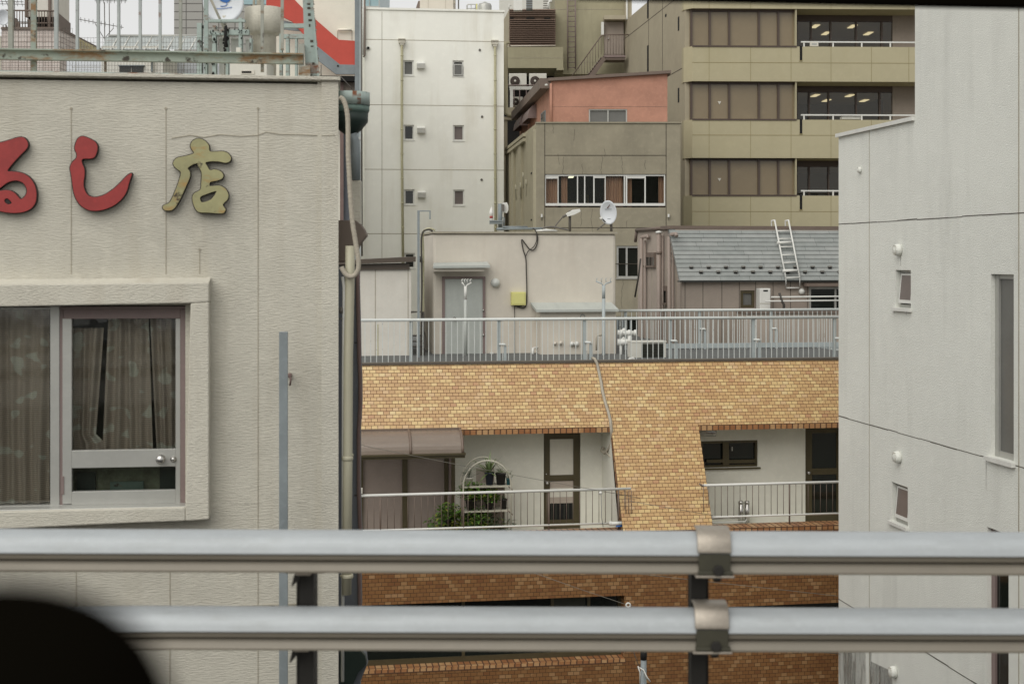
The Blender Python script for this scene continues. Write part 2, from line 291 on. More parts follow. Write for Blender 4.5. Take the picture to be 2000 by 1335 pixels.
class MB:
    def __init__(s): s.v = []; s.f = []; s.m = []; s.sm = []; s.mats = []; s.cur = 0
    def mat(s, m):
        if m not in s.mats: s.mats.append(m)
        s.cur = s.mats.index(m); return s
    def face(s, idx, smooth=False): s.f.append(idx); s.m.append(s.cur); s.sm.append(smooth)
    def poly3(s, pts, smooth=False):
        n = len(s.v); s.v += [Vector(p) for p in pts]; s.face(list(range(n, n+len(pts))), smooth)
    def hexa(s, A, B):   # two quads, same order
        n = len(s.v); s.v += [Vector(p) for p in A+B]; k = len(A)
        s.face(list(range(n, n+k))); s.face(list(range(n+2*k-1, n+k-1, -1)))
        for i in range(k):
            j = (i+1) % k; s.face([n+i, n+k+i, n+k+j, n+j])
        return s
    def boxl(s, f, u0, z0, u1, z1, o0, o1):
        q = [(u0, z0), (u1, z0), (u1, z1), (u0, z1)]
        return s.hexa([f.pt(a, b, o1) for a, b in q], [f.pt(a, b, o0) for a, b in q])
    def box(s, f, x0, y0, x1, y1, o0, o1):
        """photo-pixel rectangle measured on the front face (o1); square in the building's own axes"""
        ua, za = f.uz(x0, y1, o1); ub, zb = f.uz(x1, y0, o1)
        uc, zc = f.uz(x0, y0, o1); ud, zd = f.uz(x1, y1, o1)
        return s.boxl(f, (ua+uc)/2, (za+zd)/2, (ub+ud)/2, (zb+zc)/2, o0, o1)
    def poly(s, f, pts, o0, o1):
        q = [f.uz(x, y, o1) for x, y in pts]
        return s.hexa([f.pt(a, b, o1) for a, b in q], [f.pt(a, b, o0) for a, b in q])
    def wbox(s, c, d, rz=0):
        m = Matrix.Rotation(rz, 3, 'Z'); c = Vector(c); x, y, z = d[0]/2, d[1]/2, d[2]/2
        A = [c+m@Vector(p) for p in ((-x, -y, -z), (x, -y, -z), (x, -y, z), (-x, -y, z))]
        B = [c+m@Vector(p) for p in ((-x, y, -z), (x, y, -z), (x, y, z), (-x, y, z))]
        return s.hexa(A, B)
    def tube(s, pts, r, n=8, closed=False, r2=None):
        pts = [Vector(p) for p in pts]; rings = []
        up0 = None
        for i, p in enumerate(pts):
            a = pts[max(i-1, 0)]; b = pts[min(i+1, len(pts)-1)]; t = (b-a).normalized()
            up = Vector((0, 0, 1)) if abs(t.z) < .9 else Vector((0, 1, 0))
            if up0 is not None: up = up0
            x = t.cross(up)
            if x.length < 1e-4: x = t.cross(Vector((1, 0, 0)))
            x.normalize(); y = x.cross(t); up0 = y
            rr = r if r2 is None else r+(r2-r)*i/(len(pts)-1)
            st = len(s.v); rings.append(st)
            s.v += [p+(x*math.cos(k*2*math.pi/n)+y*math.sin(k*2*math.pi/n))*rr for k in range(n)]
        for a, b in zip(rings, rings[1:]):
            for k in range(n):
                j = (k+1) % n; s.face([a+k, a+j, b+j, b+k], True)
        s.face([rings[0]+k for k in range(n)][::-1]); s.face([rings[-1]+k for k in range(n)])
        return s
    def lathe(s, c, prof, axis=(0, 0, 1), n=24, smooth=True):
        ax = Vector(axis).normalized(); q = ax.to_track_quat('Z', 'Y'); c = Vector(c); rings = []
        for r, h in prof:
            st = len(s.v); rings.append(st)
            s.v += [c+q@Vector((r*math.cos(k*2*math.pi/n), r*math.sin(k*2*math.pi/n), h)) for k in range(n)]
        for a, b in zip(rings, rings[1:]):
            for k in range(n):
                j = (k+1) % n; s.face([a+k, a+j, b+j, b+k], smooth)
        s.face([rings[0]+k for k in range(n)][::-1]); s.face([rings[-1]+k for k in range(n)])
        return s
    def profile(s, f, prof, u0, z0, u1, z1, smooth=True):
        """extrude an (o, dz) outline along the facade direction"""
        n = len(prof)
        A = [f.pt(u0, z0+dz, o) for o, dz in prof]; B = [f.pt(u1, z1+dz, o) for o, dz in prof]
        st = len(s.v); s.v += A+B
        for i in range(n):
            j = (i+1) % n; s.face([st+i, st+j, st+n+j, st+n+i], smooth)
        s.face(list(range(st, st+n))[::-1]); s.face(list(range(st+n, st+2*n)))
        return s
    def walls(s, f, x0, y0, x1, y1, holes, o=0, dp=.25, hm=None, z0=None, back=True):
        """facade sheet with real openings and reveals; holes as photo rects. z0 extends it down to a height"""
        def R4(a):
            ua, za = f.uz(a[0], a[3], o); ub, zb = f.uz(a[2], a[1], o); uc, zc = f.uz(a[0], a[1], o); ud, zd = f.uz(a[2], a[3], o)
            return (ua+uc)/2, (za+zd)/2, (ub+ud)/2, (zb+zc)/2
        W = R4((x0, y0, x1, y1)); hs_ = [R4(h) for h in holes]
        if z0 is not None: W = (W[0], z0, W[2], W[3])
        us = sorted({W[0], W[2]} | {h[0] for h in hs_} | {h[2] for h in hs_}); zs = sorted({W[1], W[3]} | {h[1] for h in hs_} | {h[3] for h in hs_})
        for i in range(len(us)-1):
            for j in range(len(zs)-1):
                cu, cz = (us[i]+us[i+1])/2, (zs[j]+zs[j+1])/2
                if us[i+1]-us[i] < 1e-5 or zs[j+1]-zs[j] < 1e-5: continue
                if any(h[0] < cu < h[2] and h[1] < cz < h[3] for h in hs_): continue
                s.poly3([f.pt(us[i], zs[j], o), f.pt(us[i+1], zs[j], o), f.pt(us[i+1], zs[j+1], o), f.pt(us[i], zs[j+1], o)])
        cm = s.cur
        for h in hs_+[W]:
            if hm and h is not W: s.mat(hm)
            q = [(h[0], h[1]), (h[2], h[1]), (h[2], h[3]), (h[0], h[3])]
            for k in range(4):
                a, b = q[k], q[(k+1) % 4]
                s.poly3([f.pt(*a, o), f.pt(*b, o), f.pt(*b, o-dp), f.pt(*a, o-dp)])
            s.cur = cm
        if back: s.poly3([f.pt(W[0], W[1], o-dp), f.pt(W[2], W[1], o-dp), f.pt(W[2], W[3], o-dp), f.pt(W[0], W[3], o-dp)])
        return W
    def build(s, name, m=None, parent=None, label=None, bevel=0):
        mats = list(s.mats) if s.mats else []
        if m is not None and not mats: mats = [m]
        me = bpy.data.meshes.new(name)
        org = parent_world(parent) if parent else Vector((0, 0, 0))
        if parent is None and s.v:
            org = sum(s.v, Vector())/len(s.v); org.z = min(v.z for v in s.v)
        me.from_pydata([v-org for v in s.v], [], s.f)
        for mm in mats: me.materials.append(mm)
        bm_ = bmesh.new(); bm_.from_mesh(me); bmesh.ops.recalc_face_normals(bm_, faces=bm_.faces[:]); bm_.to_mesh(me); bm_.free()
        for p, mi, sm in zip(me.polygons, s.m, s.sm): p.material_index = mi; p.use_smooth = sm
        uvl = me.uv_layers.new(name='UVMap')
        for p in me.polygons:
            n = p.normal; t = Vector((0, 0, 1)).cross(n)
            if t.length < .02: t = Vector((.987, .161, 0))
            t.normalize()
            if abs(t.x) > .05 and t.x < 0 or abs(t.x) <= .05 and t.y < 0: t = -t
            b = n.cross(t)
            if b.z < 0 or (abs(b.z) < .02 and b.y < 0): b = -b
            for li in p.loop_indices:
                co = me.vertices[me.loops[li].vertex_index].co+org
                uvl.data[li].uv = (co.dot(t), co.dot(b))
        o = bpy.data.objects.new(name, me); COL.objects.link(o)
        if parent: o.parent = parent; o['_w'] = list(org)
        else: o.location = org; o['_w'] = list(org)
        if label: o['label'] = label
        if bevel:
            bm = o.modifiers.new('bevel', 'BEVEL'); bm.width = bevel; bm.segments = 2; bm.limit_method = 'ANGLE'
        return o
ORG = {}
def parent_world(o): return Vector(o['_w'])
def thing(name, label, cat, loc, group=None):
    o = bpy.data.objects.new(name, None); COL.objects.link(o); o.empty_display_size = .2
    o.location = loc; o['_w'] = list(loc); o['label'] = label; o['category'] = cat
    if group: o['group'] = group
    return o
def tag(o, label, cat, group=None):
    o['label'] = label; o['category'] = cat
    if group: o['group'] = group
    return o
def struct(o): o['kind'] = 'structure'; return o
def base_of(f, px, py=1335, zg=0):
    p = f.w(px, py); return Vector((p.x, p.y, zg))
def one(fn, *a, **k):
    m = MB(); getattr(m, fn)(*a, **k); return m
def window(T, f, x0, y0, x1, y1, o=-.1, fw=.03, vs=(), hs=(), fm=None, gm=None, fd=.05, name='window', sill=None, back=None, curtain=None):
    """frame part + pane sub-part, set at offset o"""
    fm = fm or M_ALU; gm = gm or M_DKGLASS
    ua, za = f.uz(x0, y1, o); ub, zb = f.uz(x1, y0, o); uc, zc = f.uz(x0, y0, o); ud, zd = f.uz(x1, y1, o)
    u0, u1, z0, z1 = (ua+uc)/2, (ub+ud)/2, (za+zd)/2, (zb+zc)/2
    m = MB()
    m.boxl(f, u0, z0, u0+fw, z1, o-fd, o); m.boxl(f, u1-fw, z0, u1, z1, o-fd, o)
    m.boxl(f, u0+fw, z1-fw, u1-fw, z1, o-fd, o-.002); m.boxl(f, u0+fw, z0, u1-fw, z0+fw, o-fd, o-.002)
    for v in vs:
        u = f.uz(v, (y0+y1)/2, o)[0]; m.boxl(f, u-fw*.45, z0+fw, u+fw*.45, z1-fw, o-fd, o-.004)
    for v in hs:
        z = f.uz((x0+x1)/2, v, o)[1]; m.boxl(f, u0+fw, z-fw*.4, u1-fw, z+fw*.4, o-fd, o-.006)
    if sill: m.boxl(f, u0-.03, z0-.03, u1+.03, z0-.002, o-fd, o+sill)
    fr = m.build(name, fm, T)
    g = MB(); g.boxl(f, u0+fw*.5, z0+fw*.5, u1-fw*.5, z1-fw*.5, o-fd+.008, o-fd+.016); g.build('pane', gm, fr)
    if back:
        b = MB(); b.boxl(f, u0+.005, z0+.005, u1-.005, z1-.005, o-back-.02, o-back); b.build('blind', M_BLACK, fr)
    return fr
def arc(c, r, a0, a1, n, f=None, o=0):
    pass
def curve2d(splines, f, o, depth, name, mats, parent, off=0):
    """closed outlines in photo pixels (even-odd filled) standing on facade f: a cut-out letter with dark sides"""
    cu = bpy.data.curves.new('outline', 'CURVE'); cu.dimensions = '2D'; cu.fill_mode = 'BOTH'; cu.extrude = depth/2; cu.bevel_depth = .002; cu.offset = off
    for pts in splines:
        q = [f.uz(x, y, o) for x, y in pts]
        # smooth a little (Chaikin)
        for _ in range(2):
            q2 = []
            for i in range(len(q)):
                a, b = Vector(q[i]), Vector(q[(i+1) % len(q)]); q2 += [a*.78+b*.22, a*.22+b*.78]
            q = q2
        sp = cu.splines.new('POLY'); sp.points.add(len(q)-1)
        for i, p in enumerate(q): sp.points[i].co = (p[0], p[1], 0, 1)
        sp.use_cyclic_u = True
    tmp = bpy.data.objects.new('tmp', cu); COL.objects.link(tmp)
    dg = bpy.context.evaluated_depsgraph_get(); me = bpy.data.meshes.new_from_object(tmp.evaluated_get(dg))
    bpy.data.objects.remove(tmp); bpy.data.curves.remove(cu)
    b = MB(); b.mats = list(mats)
    for v in me.vertices: b.v.append(f.pt(v.co.x, v.co.y, o-depth/2+v.co.z))
    for p in me.polygons: b.f.append(list(p.vertices)); b.m.append(0 if p.normal.z > .5 else 1); b.sm.append(False)
    bpy.data.meshes.remove(me)
    return b.build(name, None, parent)
# ================================================================== THE SETTING
g = MB(); g.poly3([(-900, -300, 0), (900, -300, 0), (900, 1500, 0), (-900, 1500, 0)]); struct(g.build('ground', M_ASPH))
# the elevated line the picture is taken from
v = MB().mat(M_CONCV); v.wbox((0, -3.6, 9.9), (160, 14.6, .9)); v.wbox((0, 3.75, 10.2), (160, .22, .9))
for k in range(-4, 5): v.wbox((k*18+6, -3.5, 4.7), (1.6, 6, 9.4))
tag(v.build('viaduct'), 'grey concrete viaduct deck and parapet below the guard rail', 'viaduct')

# ================================================================== GUARD RAIL (nearest thing)
RF = Fac(0, 4.02, 2000, 3.965)
rail = thing('guard_rail', 'double aluminium guard rail running right across the foreground', 'guard rail', base_of(RF, 1000, 1335, 10.65))
prof = [(-.05, -.006), (-.035, -.001), (-.015, 0), (.004, -.004), (.02, -.013), (.031, -.026), (.037, -.040), (.0395, -.0505), (.0405, -.053), (.0400, -.056)]
profd = [(.0400, -.056), (.034, -.060), (.0325, -.0705), (.030, -.0735), (.016, -.0745), (.016, -.0775), (.020, -.079), (.028, -.088), (.033, -.098), (.0355, -.1015), (.0355, -.107), (.031, -.1085), (-.05, -.1085)]
for ytop0, ytop1 in ((1035.5, 1042), (1186, 1192)):
    m = MB().mat(M_BAR)
    u0, z0 = RF.uz(-260, ytop0-.9, 0); u1, z1 = RF.uz(2300, ytop1+1, 0); dz_ = (z1-z0)/(u1-u0); u0 -= 3; z0 -= 3*dz_; u1 += 3; z1 += 3*dz_
    pp = prof+profd[1:]; n = len(pp)
    A = [RF.pt(u0, z0+dz, o) for o, dz in pp]; B = [RF.pt(u1, z1+dz, o) for o, dz in pp]
    st = len(m.v); m.v += A+B
    for i in range(n):
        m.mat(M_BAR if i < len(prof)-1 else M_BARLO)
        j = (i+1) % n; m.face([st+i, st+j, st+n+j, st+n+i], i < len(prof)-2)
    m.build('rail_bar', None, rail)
for x0, x1 in ((585, 613), (1350, 1379)):
    m = MB().mat(M_POST); B_ = RF.shifted(-.06)
    m.box(B_, x0, 1100, x1, 1500, -.07, 0); m.box(B_, x0-6, 1100, x1+5, 1500, -.075, -.068)
    m.build('post', None, rail)
for x0, x1, dy in ((1362, 1428, 0), (1357, 1424, 148)):
    m = MB().mat(M_CLAMP); y = 1038+dy
    u0, z = RF.uz(x0, y, .04); u1, _ = RF.uz(x1, y, .04)
    band = [(-.055, .000), (-.035, .003), (-.01, .004), (.012, .001), (.03, -.012), (.042, -.03), (.047, -.048), (.049, -.058), (.043, -.058), (.04, -.046), (.03, -.026), (.01, -.006), (-.012, -.002), (-.05, -.004)]
    m.profile(RF, band, u0, z+.001, u1, z+.001)
    m.mat(M_CLAMPD).boxl(RF, u0+.004, z-.112, u1-.002, z-.060, 0, .045); m.boxl(RF, u0+.002, z-.118, u1+.004, z-.108, 0, .05)
    m.mat(M_CLAMP).boxl(RF, u0-.006, z-.125, u1+.008, z-.1185, -.05, .052)
    m.mat(M_POST).lathe(RF.pt((u0+u1)/2+.01, z-.104, .046), [(.016, 0), (.016, .01)], RF.n.to_3d(), 6)
    m.lathe(RF.pt((u0+u1)/2+.01, z-.14, .02), [(.012, 0), (.012, .014)], n=8)
    m.build('clamp', None, rail, bevel=.002)
for x0, x1, y in ((556, 634, 1112), (552, 626, 1261)):
    m = MB().mat(M_BRNB); B_ = RF.shifted(.0)
    m.box(B_, x0, y, x1, y+7, -.06, .012); m.mat(M_CLAMP).box(B_, x0+22, y+7, x0+50, y+11, -.05, .0)
    m.mat(M_POST).poly(B_, [(x0+18, y+11), (x0+32, y+11), (x0+26, y+20), (x0+16, y+32), (x0+13, y+32)], -.05, -.02)
    m.build('bracket', None, rail)

# things inside the carriage, right beside the lens
m = MB()
c0 = P(-40, 1470, .30); prf = []
n = 28; Rr = .041
for i in range(n+1):
    a = math.pi/2*i/n
    prf.append((Rr*math.sin(a)**.8 if i else .0001, .034*math.cos(a)))
prf = prf[::-1]
m.lathe(c0, [(Rr*.98, -.12)]+prf, n=40)
hd = m.build('headrest', M_RUBBER); tag(hd, 'out-of-focus black rounded headrest top in the lower left corner', 'headrest')
m = MB()
a, b = P(1130, -6, 2.0), P(2060, 13, 2.0); c_, d_ = P(2060, -200, 2.0), P(1130, -200, 2.0)
m.hexa([a, b, c_, d_], [p+Vector((0, .03, 0)) for p in (a, b, c_, d_)])
tag(m.build('window_frame', M_RUBBER), 'black carriage window frame edge across the upper right corner', 'window frame')

# ================================================================== LEFT BUILDING with the shop sign
LF = Fac(0, 8.6, 660, 8.85)
lb = thing('stucco_building', 'cream stucco building with red brush-letter sign and curtained box window', 'building', base_of(LF, 300))
m = MB().mat(M_STUCCO)
m.walls(LF, -260, 158, 628, 1335, [(-40, 596, 362, 990)], 0, .35, M_STUCCO2, z0=0)
ub = LF.uz(628, 158)[0]; uc = LF.uz(661, 158)[0]; zt = LF.uz(628, 158)[1]; ua = LF.uz(-260, 158)[0]
m.mat(M_STUCCO2).boxl(LF, ub, 0, uc, zt, -.4, .022)                       # corner pilaster
m.mat(M_STUCCO).boxl(LF, ub-.002, 0, uc-.004, zt, -7, -.4)                # side of the block
m.boxl(LF, ua, 0, ub-.01, LF.uz(0, 540)[1]-.2-1.5, -7, -.36)
m.mat(M_STUCCO2)
m.mat(M_GROOVE)
for x, y0, y1 in ((139, 212, 535), (324, 212, 535), (504, 212, 1400), (390, 487, 535), (149, 1110, 1400), (332, 1110, 1400)):
    m.box(LF, x-.8, y0, x+.8, y1, 0, .0025)
    if y0 < 500: m.lathe(LF.w(x, y0, .0), [(.008, 0), (.008, .004)], LF.n.to_3d(), 8)
for (xa, ya, xb, yb) in ((328, 1188, 628, 1178),):
    m.poly(LF, [(xa, ya-1.5), (xb, yb-1.5), (xb, yb+1.5), (xa, ya+1.5)], 0, .003)
# the crack
pts = [(335, 270), (372, 264), (398, 268), (430, 263), (470, 266), (503, 264), (520, 258), (545, 262), (590, 263), (628, 265), (655, 264)]
for a, b in zip(pts, pts[1:]): m.poly(LF, [(a[0], a[1]-.7), (b[0], b[1]-.7), (b[0], b[1]+.7), (a[0], a[1]+.7)], 0, .0035 if b[0] < 629 else .0245)
m.mat(M_STUCCO).box(LF, 620, 158, 628, 1400, 0, .006)
m.build('wall', None, lb)
m = MB().mat(M_STUCCO2); m.boxl(LF, ua, zt, uc+.012, zt+.022, -7, .045); m.boxl(LF, ua, zt-.006, uc+.008, zt, -7, .035)
m.build('coping', None, lb, bevel=.004)
# projecting window surround
m = MB().mat(M_STUCCO2)
O = .13
m.poly(LF, [(-60, 556), (408, 551), (408, 590), (372, 592), (-60, 600)], 0, O)
m.poly(LF, [(372, 592), (408, 590), (408, 1014), (362, 1017), (362, 985)], 0, O-.001)
m.poly(LF, [(-60, 1000), (362, 990), (362, 1017), (250, 1021), (-60, 1036)], 0, O-.002)
m.poly(LF, [(-96, 556), (-60, 556), (-60, 1036), (-96, 1037)], 0, O-.003)
A = [LF.w(x, y, o) for x, y, o in ((-60, 557, O), (409, 552, O), (413, 541, 0), (-60, 545, 0))]
B = [LF.w(x, y, o) for x, y, o in ((-60, 562, O-.01), (405, 558, O-.01), (409, 556, 0), (-60, 560, 0))]
m.hexa(A, B)
fr = m.build('window_surround', None, lb, bevel=.008)
# window: fixed light on the left, hinged sash with a knob on the right
m = MB().mat(M_ALU); WF = LF.shifted(-.02)
for r in ((98, 598, 116, 990), (-60, 985, 368, 992), (-60, 600, 98, 604)): m.box(WF, *r, -.06, 0)
m.mat(M_MAUVE); m.box(WF, 116, 598, 124, 988, -.06, -.006); m.box(WF, 116, 598, 362, 604, -.06, .004); m.box(WF, 352, 604, 362, 986, -.06, .002)  # mauve members: shade on the grey frame painted as colour
wn = m.build('window', None, lb, bevel=.002)
m = MB().mat(M_GLASS); m.box(WF, -60, 604, 98, 985, -.045, -.040); m.build('pane', None, wn)
m = MB().mat(M_ALU); m.box(WF, -60, 992, 374, 1000, -.06, .12); m.box(WF, -60, 1000, 366, 1006, -.06, .09); m.build('sill', M_ALU, wn, bevel=.003)
m = MB().mat(M_ALU)
for r in ((122, 622, 140, 984), (343, 622, 352, 984), (140, 878, 343, 912), (140, 958, 343, 984)): m.box(WF, *r, -.04, .003)
m.mat(M_MAUVE).box(WF, 124, 604, 352, 622, -.04, .004)  # sash top bar, its shade painted in mauve
m.mat(M_MAUVE).box(WF, 119, 930, 125, 965, -.03, .008)
sash = m.build('sash', None, wn, bevel=.002)
m = MB().mat(M_GLASS); m.box(WF, 140, 622, 343, 878, -.03, -.025); m.build('pane', None, sash)
m = MB().mat(M_GLASS); m.box(WF, 140, 912, 343, 958, -.03, -.025); m.build('pane', None, sash)
m = MB().mat(M_CHROME); n3 = WF.n.to_3d()
m.lathe(WF.w(315, 895, 0), [(.026, 0), (.026, .006), (.012, .008), (.012, .03), (.024, .035), (.028, .05), (.022, .062), (.001, .066)], n3)
m.lathe(WF.w(339, 896, 0), [(.02, 0), (.02, .006), (.013, .010), (.013, .02), (.001, .021)], n3)
m.build('knob', None, sash)
# curtains
def curtain(f, x0, x1, y0, y1, o, amp, waves, m_, parent, flare=None, seed=1, name='curtain', ny=14):
    rr = random.Random(seed); c = MB().mat(m_); nu = int(waves*10)
    ua, za = f.uz(x0, y1, o); ub, zb = f.uz(x1, y0, o); rows = []
    ph = [rr.uniform(-.8, .8) for _ in range(nu+1)]
    for j in range(ny+1):
        t = j/ny; row = []
        for i in range(nu+1):
            s_ = i/nu; u = ua+(ub-ua)*s_
            if flare: u += flare(s_, t)*(ub-ua)
            a = amp*math.sin(s_*waves*2*math.pi+ph[min(i//10, nu)]*1.2+.5*math.sin(t*3+s_*9))*(1-.25*t)+amp*.3*math.sin(s_*waves*5.3+t*2)
            row.append(len(c.v)); c.v.append(f.pt(u, za+(zb-za)*t, o+a))
        rows.append(row)
    for a, b in zip(rows, rows[1:]):
        for i in range(nu): c.face([a[i], a[i+1], b[i+1], b[i]], True)
    return c.build(name, None, parent)
curtain(WF, -60, 96, 604, 984, -.14, .022, 6, M_CURT, wn, seed=3)
curtain(WF, 140, 206, 640, 905, -.14, .02, 3, M_CURT, wn, flare=lambda s_, t: -.30*s_*(1-abs(t-.2)) if t > .2 else 0, seed=4)
curtain(WF, 200, 300, 622, 900, -.15, .022, 4, M_CURT, wn, flare=lambda s_, t: (.12*(1-s_)*t-.10*s_*t), seed=5)
curtain(WF, 294, 346, 622, 890, -.145, .02, 3, M_CURT, wn, flare=lambda s_, t: .25*(1-s_)*(1-t), seed=6)
m = MB().mat(M_GRILLE); m.box(WF, -60, 598, 362, 990, -.31, -.30); m.build('room_shade', None, wn); m = MB().mat(M_LOWPANE); m.box(WF, 130, 905, 350, 985, -.20, -.19); m.mat(M_DKGREEN).box(WF, 150, 922, 186, 985, -.19, -.16); m.box(WF, 312, 905, 345, 985, -.19, -.15); m.mat(M_GREENM).box(WF, 215, 940, 280, 985, -.19, -.17); m.build('room_clutter', None, wn)
# lettering
sg = thing('shop_sign', 'red and verdigris Japanese brush characters fixed to the cream stucco wall', 'sign', base_of(LF, 225, 410, LF.w(225, 415)[2]))
def cp(pts): return [(x/4.1667, 240+y/4.1667) for x, y in pts]
RU = cp([(-520, 190), (-300, 205), (0, 165), (60, 148), (160, 116), (200, 122), (228, 165), (222, 205), (170, 255), (100, 330), (48, 398), (110, 398), (180, 408), (240, 443), (280, 500), (297, 570), (290, 650), (250, 700), (190, 725), (110, 733), (40, 725), (-20, 712), (-90, 690), (-130, 640), (-90, 580), (-20, 556), (0, 556), (45, 548), (85, 553), (120, 572), (150, 608), (168, 626), (200, 608), (222, 570), (220, 530), (190, 482), (130, 463), (60, 480), (0, 530), (-120, 600), (-260, 720), (-330, 690), (-300, 610), (-120, 420), (5, 262), (-120, 285), (-300, 300), (-480, 300), (-560, 250)])
RUH = cp([(34, 618), (66, 610), (105, 655), (66, 668), (36, 648)])
SHI = cp([(632, 130), (665, 110), (700, 118), (770, 150), (793, 185), (790, 230), (770, 280), (735, 290), (680, 288), (662, 300), (665, 330), (685, 370), (688, 420), (675, 500), (690, 560), (720, 598), (780, 610), (850, 590), (920, 545), (980, 490), (1035, 430), (1078, 405), (1050, 480), (1030, 560), (990, 620), (930, 670), (860, 700), (790, 715), (720, 710), (660, 675), (620, 620), (600, 560), (590, 480), (578, 400), (570, 370), (585, 325), (625, 290), (630, 255), (610, 215), (612, 185)])
TEN = cp([(1610, 127), (1660, 140), (1700, 180), (1700, 238), (1760, 237), (1810, 232), (1855, 245), (1882, 285), (1870, 315), (1830, 325), (1780, 312), (1720, 310), (1662, 320), (1690, 360), (1705, 390), (1750, 378), (1800, 395), (1820, 430), (1805, 455), (1760, 470), (1705, 478), (1700, 522), (1780, 508), (1830, 530), (1858, 575), (1855, 620), (1810, 660), (1815, 680), (1838, 705), (1820, 735), (1770, 735), (1700, 728), (1615, 728), (1585, 690), (1565, 620), (1575, 575), (1638, 548), (1640, 480), (1645, 430), (1640, 390), (1610, 345), (1615, 322), (1560, 340), (1520, 370), (1545, 395), (1545, 440), (1510, 520), (1465, 620), (1410, 710), (1340, 712), (1325, 690), (1330, 672), (1380, 655), (1410, 600), (1450, 500), (1480, 400), (1450, 380), (1420, 355), (1408, 325), (1435, 285), (1500, 275), (1590, 250), (1560, 215), (1550, 180), (1570, 145)])
TENH = cp([(1622, 600), (1700, 570), (1768, 548), (1756, 580), (1715, 630), (1650, 650), (1632, 645)])
for nm, sp, mm, lab in (('ru', [RU, RUH], M_RED, 'red looping character cut off by the left edge'), ('shi', [SHI], M_RED, 'red hook-shaped character in the middle'), ('ten', [TEN, TENH], M_VERD, 'yellow-green weathered character on the right')):
    ch = curve2d(sp, LF, .050, .012, 'sign_character', [mm, M_LETBACK], sg); ch['label'] = lab
    curve2d(sp, LF, .044, .034, 'character_back', [M_LETBACK, M_LETBACK], ch, off=.0045)
# blue-grey post in front of the wall
m = MB().mat(M_STEELB); PF = LF.shifted(.35)
m.box(PF, 545, 648, 562, 1400, -.05, 0)
m.boxl(PF, PF.uz(545, 648)[0], 0, PF.uz(562, 648)[0], PF.uz(545, 1390)[1], -.05, 0)
tag(m.build('square_post', None, bevel=.003), 'flat-topped blue-grey square post standing before the stucco wall', 'post')
m = MB().mat(M_ROSE); m.lathe(LF.w(566, 732, 0), [(.014, 0), (.014, .05), (.009, .06)], LF.n.to_3d(), 10); m.tube([LF.w(566, 732, .05), LF.w(568, 742, .06), LF.w(566, 752, .04)], .006)
m.build('wall_hook', None, lb)
# pipes and fixtures on the flank of the stucco building
m = MB().mat(M_PIPEC)
QF = Fac(600, 8.9, 720, 8.9)
q = lambda x, y, o=0: QF.w(x, y, o)
m.tube([q(684, 480), q(683, 560), q(680, 700), q(679, 900), q(677, 1160)], .030, 16)
for y in (895, 1125): m.lathe(q(678.5, y+3), [(.034, 0), (.036, .004), (.036, .02), (.034, .024)], n=16)
m.tube([q(668, 888), q(690, 888)], .008, 6); m.tube([q(664, 1124), q(690, 1124)], .008, 6)
dp = m.build('drain_pipe'); tag(dp, 'cream round drain pipe running down the right edge of the stucco building', 'drain pipe')
m = MB().mat(M_WHITE); m.tube([q(669, 540), q(672, 560), q(671, 720), q(669, 1330)], .010, 8)
m.mat(M_ANT).lathe(q(667, 612), [(.012, 0), (.014, .02), (.010, .04)], n=8); m.lathe(q(666, 624), [(.012, 0), (.012, .01)], n=8)
tag(m.build('conduit'), 'thin white conduit between stucco wall edge and cream drain pipe', 'conduit')
# ribbed flexible hose
m = MB().mat(M_HOSE)
ctl = [(663, 190), (672, 198), (679, 230), (680, 300), (682, 340), (684, 380), (688, 430), (694, 470), (699, 500), (700, 522), (694, 536), (684, 540), (674, 534), (666, 520)]
pts = []
for i in range(len(ctl)-1):
    p0 = Vector(ctl[max(i-1, 0)]); p1 = Vector(ctl[i]); p2 = Vector(ctl[i+1]); p3 = Vector(ctl[min(i+2, len(ctl)-1)])
    for k in range(10):
        t = k/10; c = .5*((2*p1)+(p2-p0)*t+(2*p0-5*p1+4*p2-p3)*t*t+(3*p1-p0-3*p2+p3)*t**3); pts.append(q(c.x, c.y, .06))
n = 10; rings = []
for i, p in enumerate(pts):
    t = (pts[min(i+1, len(pts)-1)]-pts[max(i-1, 0)]).normalized(); x = t.cross(Vector((0, 1, 0))).normalized(); y = x.cross(t)
    r_ = .0145+.0009*(i % 2); st = len(m.v); rings.append(st); m.v += [p+(x*math.cos(a*2*math.pi/n)+y*math.sin(a*2*math.pi/n))*r_ for a in range(n)]
for a, b in zip(rings, rings[1:]):
    for k in range(n): j = (k+1) % n; m.face([a+k, a+j, b+j, b+k])
tag(m.build('flexible_hose'), 'ribbed beige flexible hose looping down beside the stucco building corner', 'hose')
# faded green hopper at the corner
m = MB().mat(M_PALEBLUE); CF = P(690, 225, 9.3)
m.lathe(CF+Vector((-.02, 0, .06)), [(.128, 0), (.128, .085), (.12, .085), (.12, .06)], n=28)
m.mat(M_GREENM).lathe(CF+Vector((-.02, 0, .03)), [(.118, -.015), (.125, 0), (.125, .028)], n=28)
m.mat(M_DKGREEN).lathe(CF+Vector((-.02, 0, -.13)), [(.03, 0), (.07, .03), (.115, .085), (.118, .145)], n=28)
tag(m.build('rain_hopper'), 'faded blue-green metal drum with a dark cone bottom beside the stucco corner', 'hopper')
m = MB().mat(M_STEELB); m.tube([q(688, 262, -.35), q(693, 275, -.35), q(695, 300, -.35), q(695, 352, -.35)], .030, 14)
m.mat(M_STUCCO2).box(QF, 684, 352, 703, 470, -.45, -.33)
tag(m.build('vent_duct'), 'grey rounded duct above a cream casing behind the ribbed hose', 'duct')
